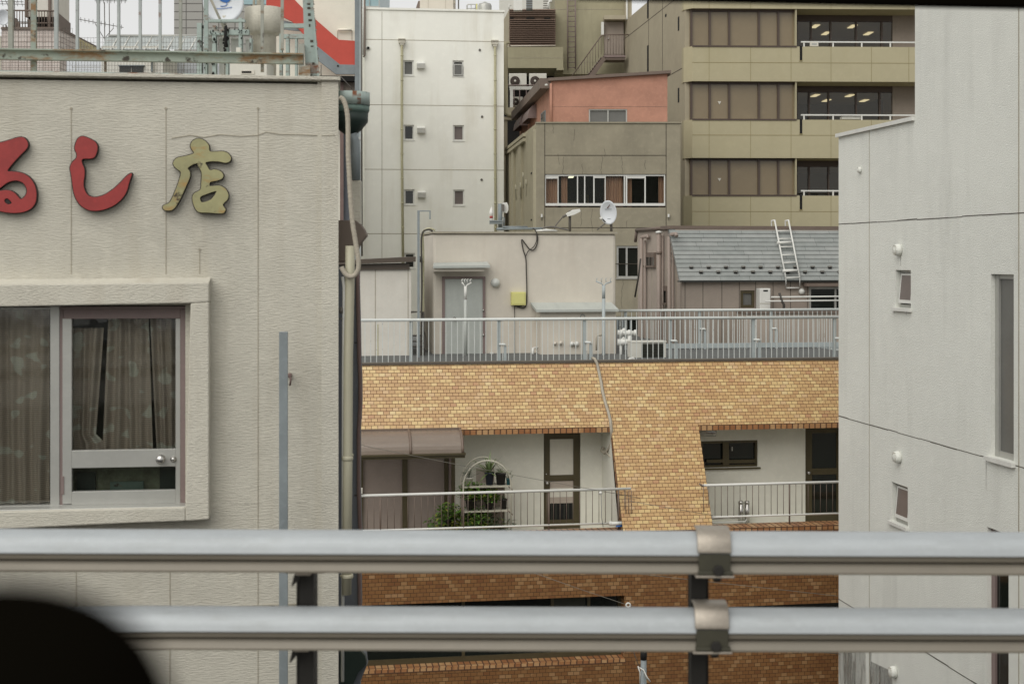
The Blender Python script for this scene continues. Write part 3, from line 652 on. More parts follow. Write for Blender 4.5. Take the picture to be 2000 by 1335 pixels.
# brown curved fin
m = MB().mat(M_BROWNF)
m.poly(QF, [(640, 430), (694, 430), (704, 438), (711, 448), (716, 460), (708, 470), (701, 480), (697, 492), (684, 505), (672, 510), (640, 510)], -.40, -.30)
m.mat(M_ROSE).boxl(QF, QF.uz(640, 430)[0], QF.uz(640, 512, 0)[1], QF.uz(662, 430)[0], QF.uz(640, 428, 0)[1], -.8, -.4)
tag(m.build('metal_fin', bevel=.004), 'curved brown metal fin poking out behind the ribbed hose', 'metal fin')
# blue-grey panel of the next building, with a rose-brown bulging edge
m = MB().mat(M_BLUEP); BF = Fac(600, 10.5, 760, 10.5)
ed = [(700, 520), (700, 560), (702, 640), (703, 700), (705, 740), (705, 790), (702, 840), (702, 960), (705, 1040), (703, 1110), (704, 1180), (700, 1262), (713, 1278), (716, 1300), (702, 1335), (700, 1420)]
m.poly(BF, ed+[(640, 1420), (640, 520)], -.12, 0)
zb_ = BF.uz(640, 1420)[1]; m.boxl(BF, BF.uz(640, 1000)[0], 0, BF.uz(700, 1000)[0], zb_, -.12, 0)
for a, b in zip(ed, ed[1:]):
    pass
m.mat(M_ROSE).tube([BF.w(x-1.5, y, .01) for x, y in ed[:12]], .014, 8)
m.mat(M_DKGREEN).poly(BF, [(664, 1262), (697, 1262), (713, 1280), (716, 1296), (700, 1312), (690, 1335), (664, 1335)], 0, .05)
m.mat(M_DKLINE)
for y in (668, 966): m.box(BF, 692, y, 699, y+2, 0, .006)
tag(m.build('sheet_panel'), 'tall blue-grey sheet with a wavy rose-brown edge in the gap beside the brick building', 'panel')

# ------------------------------------------------------------------ things on the stucco building's roof
RFc = Fac(0, 9.0, 620, 9.23)
zr = LF.uz(0, 158)[1]+.02
sf = thing('sign_frame', 'rusty pale-blue steel frame of beams and poles along the roof edge', 'steel frame', (RFc.w(300, 120).x, RFc.w(300, 120).y, zr))
m = MB().mat(M_RUSTB)
m.box(RFc, -260, 97, 592, 118, -.05, 0); m.box(RFc, -260, 97, 592, 99.5, 0, .035)
m.build('beam', None, sf)
m = MB().mat(M_PALEBLUE); m.box(RFc, -260, 139, 404, 149, -.05, -.006); m.build('beam', None, sf)
for x, w_, y1, mm in ((20, 9, 97, M_RUSTB2), (65, 10, 149, M_RUSTB), (109, 7, 97, M_POLEG), (150, 5, 97, M_POLEG), (191, 5, 97, M_POLEG), (231, 5, 97, M_POLEG), (273, 5, 97, M_POLEG), (312, 5, 97, M_POLEG), (352, 5.5, 97, M_RUSTB2), (402, 8, 97, M_PALEBLUE), (512, 6, 140, M_RUSTB2), (551, 6, 97, M_RUSTB2), (205, 3.5, 140, M_RUSTB2), (296, 3, 140, M_STEELB)):
    m = MB().mat(mm); m.box(RFc, x-w_/2, -260 if x not in (205, 296) else 97, x+w_/2, y1, -.09, -.052 if x != 65 else -.051); m.build('pole', None, sf)
m = MB().mat(M_PALEBLUE); m.poly(RFc, [(589, -60), (604, -60), (622, 152), (597, 152)], -.10, -.055)
m.poly(RFc, [(603, -60), (606, -60), (624, 152), (620, 152)], -.12, -.03)
m.mat(M_DKLINE)
rr = random.Random(3)
for k in range(9):
    y = rr.uniform(5, 145); x = 592+(y+60)*.085; m.box(RFc, x+2, y, x+rr.uniform(5, 9), y+rr.uniform(2, 6), -.055, -.0535)
m.build('post', None, sf)
m = MB().mat(M_RUSTB2); m.box(RFc, 583, 85, 594, 152, -.05, -.01); m.box(RFc, 590, 128, 606, 150, -.05, .01); m.build('bracket', None, sf)
m = MB().mat(M_ANT)      # broken rust edge of the big post
for k in range(34):
    y = -8+k*4.6; x = 605+(y+60)*.085; m.lathe(RFc.w(x+rr.uniform(-.5, 1.5), y, -.05), [(.0005, 0), (rr.uniform(.004, .011), .006), (.0005, .016)], n=5, smooth=False)
m.mats = [M_RUSTB2]; m.build('rust_flakes', None, sf)
# wire mesh behind the frame
MF = Fac(0, 9.5, 620, 9.75); m = MB().mat(M_ANT)
for i in range(0, 68): x = 6+i*5.9; m.tube([MF.w(x, 74 if x > 142 else 56, 0), MF.w(x, 150, 0)], .0012, 3)
for y in range(56, 150, 9): m.tube([MF.w(0 if 1 else 142, y, 0), MF.w(142 if y < 74 else 402, y, 0)], .0012, 3)
tag(m.build('wire_mesh'), 'thin grey wire mesh fence behind the rusty roof frame', 'fence')
# cylinder tank
TF = P(516, 88, 11.2)
def ztop(y, Y): return H-(y-HOR)/FPX*Y
m = MB().mat(M_STUCCO2)
zc = ztop(66, 11.2); zt_ = ztop(18, 11.2); zb_ = zr-.3
m.lathe((TF.x, TF.y, 0), [(.093, zb_), (.093, zc-.02), (.10, zc-.012), (.151, zc), (.151, zt_), (.145, zt_+.004), (.001, zt_+.004)], n=40)
m.tube([P(496, 18, 11.2), P(496, -60, 11.2)], .010, 8); m.tube([P(505, 18, 11.2), P(505, -60, 11.2)], .016, 8)
m.tube([P(522, 128, 11), P(529, 152, 11)], .012, 8)
tag(m.build('roof_vent'), 'grey mushroom-shaped roof vent drum behind the rusty frame', 'roof vent')
# air conditioner casing
m = MB().mat(M_ACW); AF = Fac(440, 10.6, 560, 10.6)
m.box(AF, 449, 120, 521, 160, -.3, 0); m.mat(M_POTW).box(AF, 470, 137, 497, 145, 0, .006); m.mat(M_BLACK).box(AF, 472, 139, 491, 143, .006, .008)
m.mat(M_ACW).box(AF, 461, 93, 470, 120, -.05, 0)
tag(m.build('equipment_box', bevel=.006), 'cream roof equipment box with a small dark slot under the vent drum', 'equipment box')
# white dish with blue logo
def dish(T, c, w_, h_, tilt, depth, m_, yaw=0):
    d = MB().mat(m_); n = 36; rings = []
    nr = Matrix.Rotation(yaw, 3, 'Z')@Matrix.Rotation(tilt, 3, 'X')
    for s_, off in ((1, 0), (1, 1)):
        for j in range(7):
            t = (j+.001)/6; st = len(d.v); rings.append(st)
            d.v += [c+nr@Vector((w_/2*t*math.cos(k*2*math.pi/n), depth*(1-t*t)+(.004 if off else 0), h_/2*t*math.sin(k*2*math.pi/n))) for k in range(n)]
    for base in (0, 7):
        for j in range(6):
            a, b = rings[base+j], rings[base+j+1]
            for k in range(n): l = (k+1) % n; d.face([a+k, a+l, b+l, b+k], True)
    a, b = rings[6], rings[13]
    for k in range(n): l = (k+1) % n; d.face([a+k, a+l, b+l, b+k])
    return d.build('dish', None, T), nr
c = P(436, 4, 11.0)
T = thing('satellite_dish', 'white satellite dish with a blue emblem at the top edge above the roof', 'satellite dish', (c.x, c.y, zr))
_, nr = dish(T, c, .315, .33, 0, .05, M_DISHW)
m = MB().mat(M_BLUEL)
def dp_(x, z): return c+Vector((x, .05*(1-(x/.157)**2-(z/.165)**2)-.006, z))
ring = [(-.055, .06), (-.045, .035), (-.03, .016), (-.01, .006), (.012, .002), (.03, .006), (.045, .018), (.055, .035), (.058, .06), (.04, .05), (.02, .055), (-.02, .05)]
for i in range(1, len(ring)-1): m.poly3([dp_(*ring[0]), dp_(*ring[i]), dp_(*ring[i+1])])
m.tube([dp_(.018, .002), dp_(.02, -.012), dp_(.01, -.022), dp_(-.008, -.026), dp_(-.03, -.026)], .0028, 5)
m.tube([dp_(-.06, -.046), dp_(-.02, -.045), dp_(.02, -.04), dp_(.06, -.034)], .0022, 5)
m.build('emblem', None, T)
m = MB().mat(M_STUCCO2); m.tube([c+Vector((-.075, -.16, .02)), c+Vector((-.045, -.07, -.07)), c+Vector((0, .02, -.19)), c+Vector((.02, .05, -.22))], .010, 8)
m.lathe(c+Vector((-.10, -.18, .015)), [(.001, 0), (.022, .002), (.028, .02), (.03, .06), (.001, .062)], (-.3, -.3, .6), 12)
m.tube([c+Vector((.0, .04, -.1)), c+Vector((.0, .05, -.35)), Vector((c.x, c.y+.05, zr))], .018, 8)
m.build('feed_arm', None, T)
# pale blue rusting plant frame
PFm = Fac(380, 10.9, 600, 10.9)
T = thing('steel_rack', 'rust-flecked pale-blue steel rack under the dish and vent drum', 'steel rack', (PFm.w(450, 100).x, 10.9, zr))
m = MB().mat(M_PALEBLUE)
for x, w_, y0 in ((389, 9, 45), (401, 6, 40), (418, 7, 50), (443, 5, 55), (469, 6, 35), (561, 6, 75), (578, 4, 72), (548, 5, 66), (489, 4, 75)): m = MB().mat(M_PALEBLUE); m.box(PFm, x-w_/2, y0, x+w_/2, 165, -.06, 0); m.build('upright', None, T)
for y0, y1, xa, xb in ((58, 68, 404, 486), (46, 54, 552, 604), (67, 75, 552, 604), (38, 43, 405, 478)): m = MB().mat(M_PALEBLUE); m.box(PFm, xa, y0, xb, y1, -.04, .004); m.build('crossbar', None, T)
m = MB().mat(M_BLACK); rr = random.Random(5)
for k in range(46):
    x = rr.choice([400, 418, 441, 443, 470, 396, 440]); y = rr.uniform(52, 150); s_ = rr.uniform(.004, .011)
    m.lathe(PFm.w(x+rr.uniform(-4, 4), y, .012), [(.0005, 0), (s_, s_), (s_*.6, s_*2.2), (.0005, s_*2.6)], n=6, smooth=False)
for k in range(20):
    m.lathe(PFm.w(rr.uniform(408, 484), rr.choice([58, 63, 66])+rr.uniform(-2, 3), .014), [(.0005, 0), (.006, .004), (.0005, .012)], n=5, smooth=False)
m.tube([PFm.w(441, 52, .03), PFm.w(440, 75, .03), PFm.w(443, 92, .03)], .012, 7)
m.build('rust_scab', None, T)
m = MB().mat(M_WHITE)
for x0, x1, y0 in ((407, 416, 76), (428, 438, 76), (451, 466, 76), (480, 491, 78)): m.box(PFm, x0, y0, x1, 145, -.2, -.12); m.box(PFm, x0-1, y0-3, x1+1, y0, -.2, -.11)
m.build('white_panel', None, T)
# ================================================================== RIGHT WHITE BUILDING
XF = Fac(1636, 24.0, 2000, 24.0*(1636-560)/(2000-560))
rb = thing('white_building', 'pale grey-white rendered building with small tilting windows on the right', 'building', base_of(XF, 1640))
zs_ = XF.uz(1640, 268)[1]; us = XF.uz(1787, 268)[0]; uL = XF.uz(1638, 600)[0]; uR = XF.uz(1990, 600)[0]; uE = uR+3.0
HO = [(1749, 527, 1779, 600), (1742, 940, 1773, 1016), (1935, 535, 1980, 890), (1928, 1028, 1970, 1500)]
m = MB().mat(M_RWALL)
hs4 = []
for h in HO:
    a = XF.uz(h[0], h[1]); b = XF.uz(h[2], h[1]); hs4.append((a[0], XF.uz(h[0], h[3])[1], b[0], a[1]))
us_s = sorted({uL, us, uR, uE} | {h[0] for h in hs4} | {h[2] for h in hs4}); ztop_ = XF.uz(1787, -400)[1]
zs_s = sorted({0, zs_, ztop_} | {h[1] for h in hs4} | {h[3] for h in hs4})
for i in range(len(us_s)-1):
    for j in range(len(zs_s)-1):
        cu, cz = (us_s[i]+us_s[i+1])/2, (zs_s[j]+zs_s[j+1])/2
        if cz > zs_ and cu < us: continue
        if any(h[0] < cu < h[2] and h[1] < cz < h[3] for h in hs4): continue
        m.poly3([XF.pt(us_s[i], zs_s[j]), XF.pt(us_s[i+1], zs_s[j]), XF.pt(us_s[i+1], zs_s[j+1]), XF.pt(us_s[i], zs_s[j+1])])
for h in hs4:
    q4 = [(h[0], h[1]), (h[2], h[1]), (h[2], h[3]), (h[0], h[3])]
    for k in range(4):
        a, b = q4[k], q4[(k+1) % 4]; m.poly3([XF.pt(*a, 0), XF.pt(*b, 0), XF.pt(*b, -.3), XF.pt(*a, -.3)])
m.poly3([XF.pt(uL, 0), XF.pt(uL, zs_), XF.pt(uL, zs_, -6), XF.pt(uL, 0, -6)])
m.poly3([XF.pt(us, zs_), XF.pt(us, ztop_), XF.pt(us, ztop_, -6), XF.pt(us, zs_, -6)])
m.poly3([XF.pt(uL, zs_), XF.pt(us, zs_), XF.pt(us, zs_, -6), XF.pt(uL, zs_, -6)])
m.poly3([XF.pt(uE, 0), XF.pt(uE, ztop_), XF.pt(uE, ztop_, -6), XF.pt(uE, 0, -6)])
m.poly3([XF.pt(uL, 0, -6), XF.pt(uL, zs_, -6), XF.pt(us, zs_, -6), XF.pt(us, ztop_, -6), XF.pt(uE, ztop_, -6), XF.pt(uE, 0, -6)])
m.mat(M_BLACK).boxl(XF, uL+.4, .2, uE-.4, zs_-.2, -.5, -.31)
# horizontal joints and vertical seams
m.mat(M_DKLINE)
rr = random.Random(11)
for y in (438, 812, 1170):
    z = XF.uz(1640, y)[1]; u = uL
    spans = [(uL, hs4[2][0]), (hs4[2][2], uE)] if y == 812 else [(uL, uE)]
    for a_, b_ in spans:
        u = a_
        while u < b_:
            v_ = min(u+rr.uniform(.3, .9), b_); t_ = rr.uniform(.0035, .0075); dz = rr.uniform(-.005, .005); m.boxl(XF, u, z-t_+dz, v_, z+t_+dz, 0, .004); u = v_
m.mat(M_GROOVE)
for x in (1698,): u = XF.uz(x, 700)[0]; m.boxl(XF, u-.008, 0, u+.008, zs_, 0, .003)
u = uR; m.boxl(XF, u-.012, 0, u+.012, ztop_, 0, .003)
# rain stains under the vents and sills
m.mat(M_RSTAIN)
for x, y, l, w_ in ((1770, 604, 12, .6), (1746, 604, 14, .5), (1759, 500, 20, .6), (1926, 895, 70, .8)):
    m.poly(XF, [(x-w_, y), (x+w_, y), (x+w_*.3, y+l), (x-w_*.3, y+l)], 0, .0015)
m.poly(XF, [(1638, 1262), (1690, 1266), (1694, 1420), (1640, 1420)], 0, .0016)
m.poly(XF, [(1700, 1290), (1742, 1310), (1748, 1420), (1700, 1420)], 0, .0018)
for x, y, w_ in ((1655, 1265, 9), (1700, 1270, 2), (1718, 1300, 2), (1668, 1290, 3)): m.poly(XF, [(x-w_, y), (x+w_, y), (x+w_*.7, y+110), (x-w_*.7, y+100)], 0, .0022)
m.build('wall', None, rb)
m = MB().mat(M_WHITE); m.boxl(XF, uL-.03, zs_, us-.004, zs_+.06, -6.02, .05); m.build('coping', None, rb)
for h, tilt in ((hs4[0], 1), (hs4[1], 1)):
    m = MB().mat(M_ALU)
    for r in ((h[0], h[1], h[0]+.04, h[3]), (h[2]-.04, h[1], h[2], h[3])): m.boxl(XF, *r, -.14, -.07)
    m.boxl(XF, h[0]+.04, h[3]-.04, h[2]-.04, h[3], -.14, -.072); m.boxl(XF, h[0]+.04, h[1], h[2]-.04, h[1]+.05, -.14, -.072)
    wn = m.build('window', None, rb)
    zt2, zb2 = h[3]-.05, h[1]+.07
    def tp(u, z, o): return XF.pt(u, z, -.075+(zt2-z)/(zt2-zb2)*.045+o)
    m = MB().mat(M_WHITE)
    ua_, ub_ = h[0]+.05, h[2]-.05
    for a_, b_, c_, d_ in ((ua_, zb2, ua_+.03, zt2), (ub_-.03, zb2, ub_, zt2), (ua_+.03, zb2, ub_-.03, zb2+.05), (ua_+.03, zt2-.03, ub_-.03, zt2)):
        m.hexa([tp(a_, b_, .008), tp(c_, b_, .008), tp(c_, d_, .008), tp(a_, d_, .008)], [tp(a_, b_, -.012), tp(c_, b_, -.012), tp(c_, d_, -.012), tp(a_, d_, -.012)])
    sh = m.build('tilting_sash', None, wn)
    m = MB().mat(M_GRGLASS2); m.hexa([tp(ua_+.03, zb2+.04, .005), tp(ub_-.03, zb2+.04, .005), tp(ub_-.03, zt2-.02, .005), tp(ua_+.03, zt2-.02, .005)], [tp(ua_+.03, zb2+.04, -.005), tp(ub_-.03, zb2+.04, -.005), tp(ub_-.03, zt2-.02, -.005), tp(ua_+.03, zt2-.02, -.005)]); m.build('pane', None, wn)
    m = MB().mat(M_WHITE); m.boxl(XF, h[0]-.06, h[1]-.05, h[2]+.04, h[1]-.002, -.2, .05); m.build('sill', None, wn)
for h, k in ((hs4[2], 0), (hs4[3], 1)):
    m = MB().mat(M_MAUVE if k else M_ALU); m.boxl(XF, h[0], h[1], h[0]+.10, h[3], -.2, -.06); m.boxl(XF, h[2]-.06, h[1], h[2], h[3], -.2, -.065)
    m.boxl(XF, h[0]+.10, h[3]-.06, h[2]-.06, h[3], -.2, -.067); m.boxl(XF, h[0]+.10, h[1], h[2]-.06, h[1]+.08, -.2, -.067)
    wn = m.build('window', None, rb)
    m = MB().mat(M_DKGLASS if k else M_GRGLASS); m.boxl(XF, h[0]+.08, h[1]+.04, h[2]-.04, h[3]-.04, -.10, -.09); m.build('pane', None, wn)
    if not k: m = MB().mat(M_WHITE); m.boxl(XF, h[0]-.08, h[1]-.06, h[2]+.05, h[1]-.002, -.2, .06); m.build('sill', None, wn)
for x, y, s_ in ((1758, 488, 1), (1757, 892, 1), (1749, 1311, 1), (1681, 332, .55)):
    c_ = XF.w(x, y, 0); m = MB().mat(M_RWALL)
    s_ *= .82
    m.lathe(c_, [(.11*s_, 0), (.11*s_, .05*s_), (.10*s_, .09*s_), (.07*s_, .115*s_), (.02*s_, .125*s_), (.001, .126*s_)], XF.n.to_3d(), 24)
    m.mat(M_GROOVE)
    for k in range(-3, 4):
        z = k*.026*s_; hw = math.sqrt(max(.0, .095**2-(k*.026)**2))*s_*.8; pc = c_+Vector((0, 0, z)); f_ = XF
        uu = (Vector((pc.x, pc.y))-XF.a).dot(XF.u); m.boxl(XF, uu-hw, pc.z-.004*s_, uu+hw, pc.z+.004*s_, .09*s_, .118*s_)
    m.build('vent_cap', None, rb, label='round louvred vent cap' if s_ > .6 else 'small round wall cap')
# ================================================================== TAN TILED BUILDING
def facgrid(px, Y, tan=.1637):      # plane through photo column px at distance Y, in the street grid
    X = (px-1000)/FPX*Y; x2 = px+300; k = (x2-1000)/FPX; Y2 = (Y-tan*X)/(1-tan*k); return Fac(px, Y, x2, Y2)
BFc = facgrid(1300, 26.5)           # vertical lower wall
bb = thing('brick_building', 'tan tiled apartment building with a sloping tiled eave and recessed balconies', 'building', base_of(BFc, 1300))
zL = BFc.uz(1300, 1035)[1]; zT = zL+3.0; zE = zL+1.82; SL = .52
UL = BFc.uz(640, 900)[0]; UR = BFc.uz(1700, 900)[0]+1.2
uP0, uP1 = BFc.uz(1217, 1033)[0], BFc.uz(1393, 1033)[0]      # pier
def sl(z): return -(z-zL)*SL                                  # o of the sloping face at height z
# lower wall with two strip windows
LW = facgrid(1300, 26.5)
HL = [(560, 1178, 1220, 1288), (1424, 1181, 1760, 1250)]
m = MB().mat(M_TILE_SHADED)
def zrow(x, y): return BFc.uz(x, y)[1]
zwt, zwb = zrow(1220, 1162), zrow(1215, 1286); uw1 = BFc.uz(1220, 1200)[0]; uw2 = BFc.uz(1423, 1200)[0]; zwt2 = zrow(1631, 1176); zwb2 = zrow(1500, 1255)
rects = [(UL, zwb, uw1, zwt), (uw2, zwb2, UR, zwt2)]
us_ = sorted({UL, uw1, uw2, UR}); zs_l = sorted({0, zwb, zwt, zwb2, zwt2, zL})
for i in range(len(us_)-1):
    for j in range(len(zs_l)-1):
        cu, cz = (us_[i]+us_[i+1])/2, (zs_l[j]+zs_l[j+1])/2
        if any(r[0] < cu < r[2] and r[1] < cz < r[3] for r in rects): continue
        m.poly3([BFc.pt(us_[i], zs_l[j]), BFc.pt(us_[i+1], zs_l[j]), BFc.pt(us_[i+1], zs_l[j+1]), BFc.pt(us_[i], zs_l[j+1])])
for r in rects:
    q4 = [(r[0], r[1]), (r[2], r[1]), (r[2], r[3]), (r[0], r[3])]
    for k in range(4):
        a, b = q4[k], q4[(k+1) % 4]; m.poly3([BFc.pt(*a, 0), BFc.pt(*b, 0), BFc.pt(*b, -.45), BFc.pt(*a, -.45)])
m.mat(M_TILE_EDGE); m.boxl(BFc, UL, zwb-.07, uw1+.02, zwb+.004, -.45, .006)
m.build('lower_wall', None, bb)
# ledge (parapet top) either side of the pier
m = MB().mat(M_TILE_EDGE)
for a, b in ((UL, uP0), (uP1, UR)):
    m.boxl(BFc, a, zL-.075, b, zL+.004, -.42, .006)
m.mat(M_GREYST).boxl(BFc, UL, zL-.9, UR, zL-.08, -.42, -.30)
m.mat(M_GREYST).boxl(BFc, UL, zL-.62, UR, zL-.4, -3.4, -.42)
m.build('balcony_ledge', None, bb)
# sloping tiled face: eave band + pier
m = MB().mat(M_TILE)
def sq(u0, z0, u1, z1): m.poly3([BFc.pt(u0, z0, sl(z0)), BFc.pt(u1, z0, sl(z0)), BFc.pt(u1, z1, sl(z1)), BFc.pt(u0, z1, sl(z1))])
sq(UL, zE, uP0, zT); sq(uP0, zE, uP1, zT); sq(uP1, zE, UR, zT); sq(uP0, zL, uP1, zE)
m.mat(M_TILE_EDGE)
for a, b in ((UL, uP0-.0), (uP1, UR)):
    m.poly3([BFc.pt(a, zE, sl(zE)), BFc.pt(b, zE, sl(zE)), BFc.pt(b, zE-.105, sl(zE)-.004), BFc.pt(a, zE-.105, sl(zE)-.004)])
m.mat(M_GREYST)
for a, b in ((UL, uP0), (uP1, UR)): m.boxl(BFc, a, zE-.10, b, zE-.02, sl(zE)-1.6, sl(zE)-.012)
for uu, sgn in ((uP0, -1), (uP1, 1)):
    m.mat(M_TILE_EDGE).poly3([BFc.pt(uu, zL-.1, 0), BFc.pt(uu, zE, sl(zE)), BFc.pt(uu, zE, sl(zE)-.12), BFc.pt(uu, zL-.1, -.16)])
    m.mat(M_GREYST).poly3([BFc.pt(uu, zL-.6, -.14), BFc.pt(uu, zE, sl(zE)-.12), BFc.pt(uu, zE, -2.6), BFc.pt(uu, zL-.6, -2.6)])
m.build('sloping_eave', None, bb)
m = MB().mat(M_DKCAP); m.boxl(BFc, UL, zT-.004, UR, zT+.04, sl(zT)-.22, sl(zT)+.02); m.build('parapet_cap', None, bb)
# balcony back wall (doors and a window are real openings)
oW = -1.75; WF_ = BFc.shifted(oW)
DL = (1062, 843, 1134, 1033); DR = (1573, 832, 1640, 1018); WR = (1368, 860, 1480, 912); GL = (640, 893, 868, 1060)
m = MB().mat(M_GREYST)
W_ = m.walls(WF_, 600, 815, 1740, 1045, [DL, DR, WR, (600, 893, 868, 1044)], 0, .2, M_GREYST)
m.build('balcony_wall', None, bb)
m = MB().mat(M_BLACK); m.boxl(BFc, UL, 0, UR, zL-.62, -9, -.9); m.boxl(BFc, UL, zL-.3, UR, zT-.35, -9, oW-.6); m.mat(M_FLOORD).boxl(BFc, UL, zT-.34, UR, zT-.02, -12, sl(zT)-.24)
m.build('core', None, bb)
def door(T, f, r, name, glass1, glass2, midy, gx, lab=None):
    x0, y0, x1, y1 = r; m = MB().mat(M_BRONZE); o = -.06
    a = f.shifted(o)
    m.box(a, x0, y0, x1, y0+4, -.06, .004); m.box(a, x0, y0+4, x0+4, y1, -.06, .004); m.box(a, x1-4, y0+4, x1, y1, -.06, .004)
    g0, g1 = gx
    m.box(a, x0+4, y0+4, g0, y1, -.045, 0); m.box(a, g1, y0+4, x1-4, y1, -.045, 0); m.box(a, g0, y0+4, g1, glass1[0], -.045, -.002); m.box(a, g0, midy[0], g1, midy[1], -.045, -.002)
    m.box(a, g0, glass2[1], g1, y1, -.045, -.002)
    d = m.build(name, None, T, lab)
    return d, a
# left door: frosted light with louvre, dark vent below
d, a = door(bb, WF_, DL, 'door', (857, 927), (939, 1014), (927, 938), (1074, 1120))
m = MB().mat(M_POTW); m.box(a, 1074, 857, 1120, 927, -.03, -.02); m.build('pane', None, d)
m = MB().mat(M_MAUVEL); m.box(a, 1074, 939, 1120, 982, -.03, -.02); m.mat(M_POTW).box(a, 1074, 952, 1120, 970, -.02, -.012); m.build('panel', None, d)
m = MB().mat(M_BLACK); m.box(a, 1074, 982, 1120, 1015, -.03, -.02); m.mat(M_GRILLE)
for k in range(6): m.box(a, 1077+k*8, 982, 1079+k*8, 1015, -.02, -.012)
m.build('vent_panel', None, d)
m = MB().mat(M_CHROME); m.lathe(a.w(1068, 942, 0), [(.03, 0), (.03, .01), (.012, .015), (.012, .04), (.03, .045), (.03, .07), (.001, .075)], a.n.to_3d(), 12); m.lathe(a.w(1067, 925, 0), [(.015, 0), (.015, .02), (.001, .021)], a.n.to_3d(), 8); m.build('handle', None, d)
d, a = door(bb, WF_, DR, 'door', (845, 914), (926, 1000), (914, 926), (1586, 1634))
m = MB().mat(M_DKGLASS); m.box(a, 1586, 845, 1634, 914, -.03, -.02); m.box(a, 1586, 926, 1634, 1002, -.03, -.02); m.build('pane', None, d)
m = MB().mat(M_CHROME); m.lathe(a.w(1578, 922, 0), [(.03, 0), (.03, .01), (.012, .015), (.012, .04), (.03, .045), (.03, .07), (.001, .075)], a.n.to_3d(), 12); m.build('handle', None, d)
wn = window(bb, WF_, WR[0], WR[1], WR[2], WR[3], o=-.04, fw=.05, vs=(), fm=M_BRONZE, gm=M_DKGLASS, fd=.08, sill=.09)
m = MB().mat(M_BRONZE); a = WF_.shifted(-.03); m.box(a, 1412, 863, 1424, 911, -.02, .01); m.box(a, 1380, 897, 1412, 903, -.02, .004); m.box(a, 1424, 897, 1476, 904, -.02, .004); m.mat(M_CHROME).box(a, 1429, 872, 1431, 880, .01, .02); m.build('sash', None, wn)
# big sliding windows under the smoked canopy
a = WF_.shifted(.02); m = MB().mat(M_BRONZE)
for r in ((700, 893, 709, 1060), (786, 893, 796, 1060), (868, 893, 876, 1060), (640, 886, 876, 893)): m.box(a, *r, -.09, 0 if r[3] > 900 else .01)
wn = m.build('sliding_window', None, bb)
m = MB().mat(M_SLGLASS); m.box(a, 640, 893, 786, 1060, -.06, -.05); m.build('pane', None, wn); m = MB().mat(M_SLGLASS); m.box(a, 796, 893, 868, 1060, -.05, -.04); m.build('pane', None, wn)
m = MB().mat(M_BRONZE); m.box(WF_.shifted(.5), 882, 892, 889, 1050, -.06, 0); m.mat(M_MAUVE).box(WF_.shifted(.0), 877, 893, 882, 1040, 0, .05); m.build('canopy_post', None, bb)
# canopy: quarter-round smoked sheets hung from the eave
CN = BFc.shifted(-.90)
zC0_ = CN.uz(850, 838, 0)[1]; zBt = CN.uz(893, 884, .5)[1]
def cpt(u, t): an = t*math.pi/2; return CN.pt(u, zBt+(zC0_-zBt)*math.cos(an)**.9, .04+.50*math.sin(an))
uA = [CN.uz(x, 860, .4)[0] for x in (640, 801, 902)]
aw = thing('canopy', 'smoky brown curved polycarbonate canopy over the balcony sliding windows', 'canopy', CN.pt(uA[1], zBt-.1, .3))
m = MB().mat(M_AWN)
for j in range(10):
    t0, t1 = j/10, (j+1)/10
    for u0, u1 in zip(uA, uA[1:]): m.poly3([cpt(u0, t0), cpt(u1, t0), cpt(u1, t1), cpt(u0, t1)], True)
m.build('canopy_sheet', None, aw)
for i, u in enumerate(uA[1:]):
    m = MB().mat(M_AWNF); m.tube([cpt(u, j/10)+Vector((0, 0, .006)) for j in range(11)], .026, 6); m.build('rib', None, aw)
m = MB().mat(M_BRONZE); m.boxl(CN, uA[0], zBt-.085, uA[2]+.04, zBt-.03, .44, .56); m.boxl(CN, uA[0], zBt-.03, uA[2]+.05, zBt+.005, .44, .60); m.build('gutter', None, aw)
m = MB().mat(M_AWNF); m.boxl(CN, uA[0], zC0_-.01, uA[2]+.02, zC0_+.03, .0, .08); m.build('top_rail', None, aw)
# chrome duct, vent pipes, hose outlet
dz = WF_.w(1368, 843, .3); m = MB().mat(M_CHROME); dirx = WF_.u.to_3d(); m.lathe(dz+dirx*-.3, [(.085, 0), (.085, .55), (.088, .555), (.088, .60), (.07, .605), (.001, .605)], dirx, 20)
tag(m.build('exhaust_duct'), 'shiny horizontal metal exhaust duct beside the tiled pier under the eave', 'duct')
for i, x in enumerate((1447, 1459)):
    p = WF_.w(x, 985, .25); m = MB().mat(M_CHROME); zt_ = WF_.uz(x, 980, .25)[1]; zb_ = WF_.uz(x, 1020, .25)[1]
    m.tube([(p.x, p.y, zb_), (p.x, p.y, zt_-.03), (p.x-.012, p.y-.02, zt_+.01), (p.x-.02, p.y-.05, zt_+.015)] if 0 else [(p.x, p.y, zb_), (p.x, p.y, zt_-.02)], .05, 12)
    m.lathe((p.x, p.y, zt_-.03), [(.055, 0), (.055, .04), (.035, .06), (.001, .065)], n=12)
    tag(m.build('vent_pipe'), ['left one of two short shiny vent pipes behind the right balcony rail', 'right one of two short shiny vent pipes behind the right balcony rail'][i], 'vent pipe', 'vent pipes on the right balcony')
m = MB().mat(M_CHROME); m.tube([WF_.w(1385, 1012, .9), WF_.w(1445, 1010, .5)], .022, 8); m.mat(M_WHITE).tube([WF_.w(1385, 1020, 1.0), WF_.w(1455, 1018, .7), WF_.w(1458, 1014, .6)], .014, 8)
tag(m.build('floor_pipes'), 'pair of thin pipes lying along the right balcony floor', 'pipe')
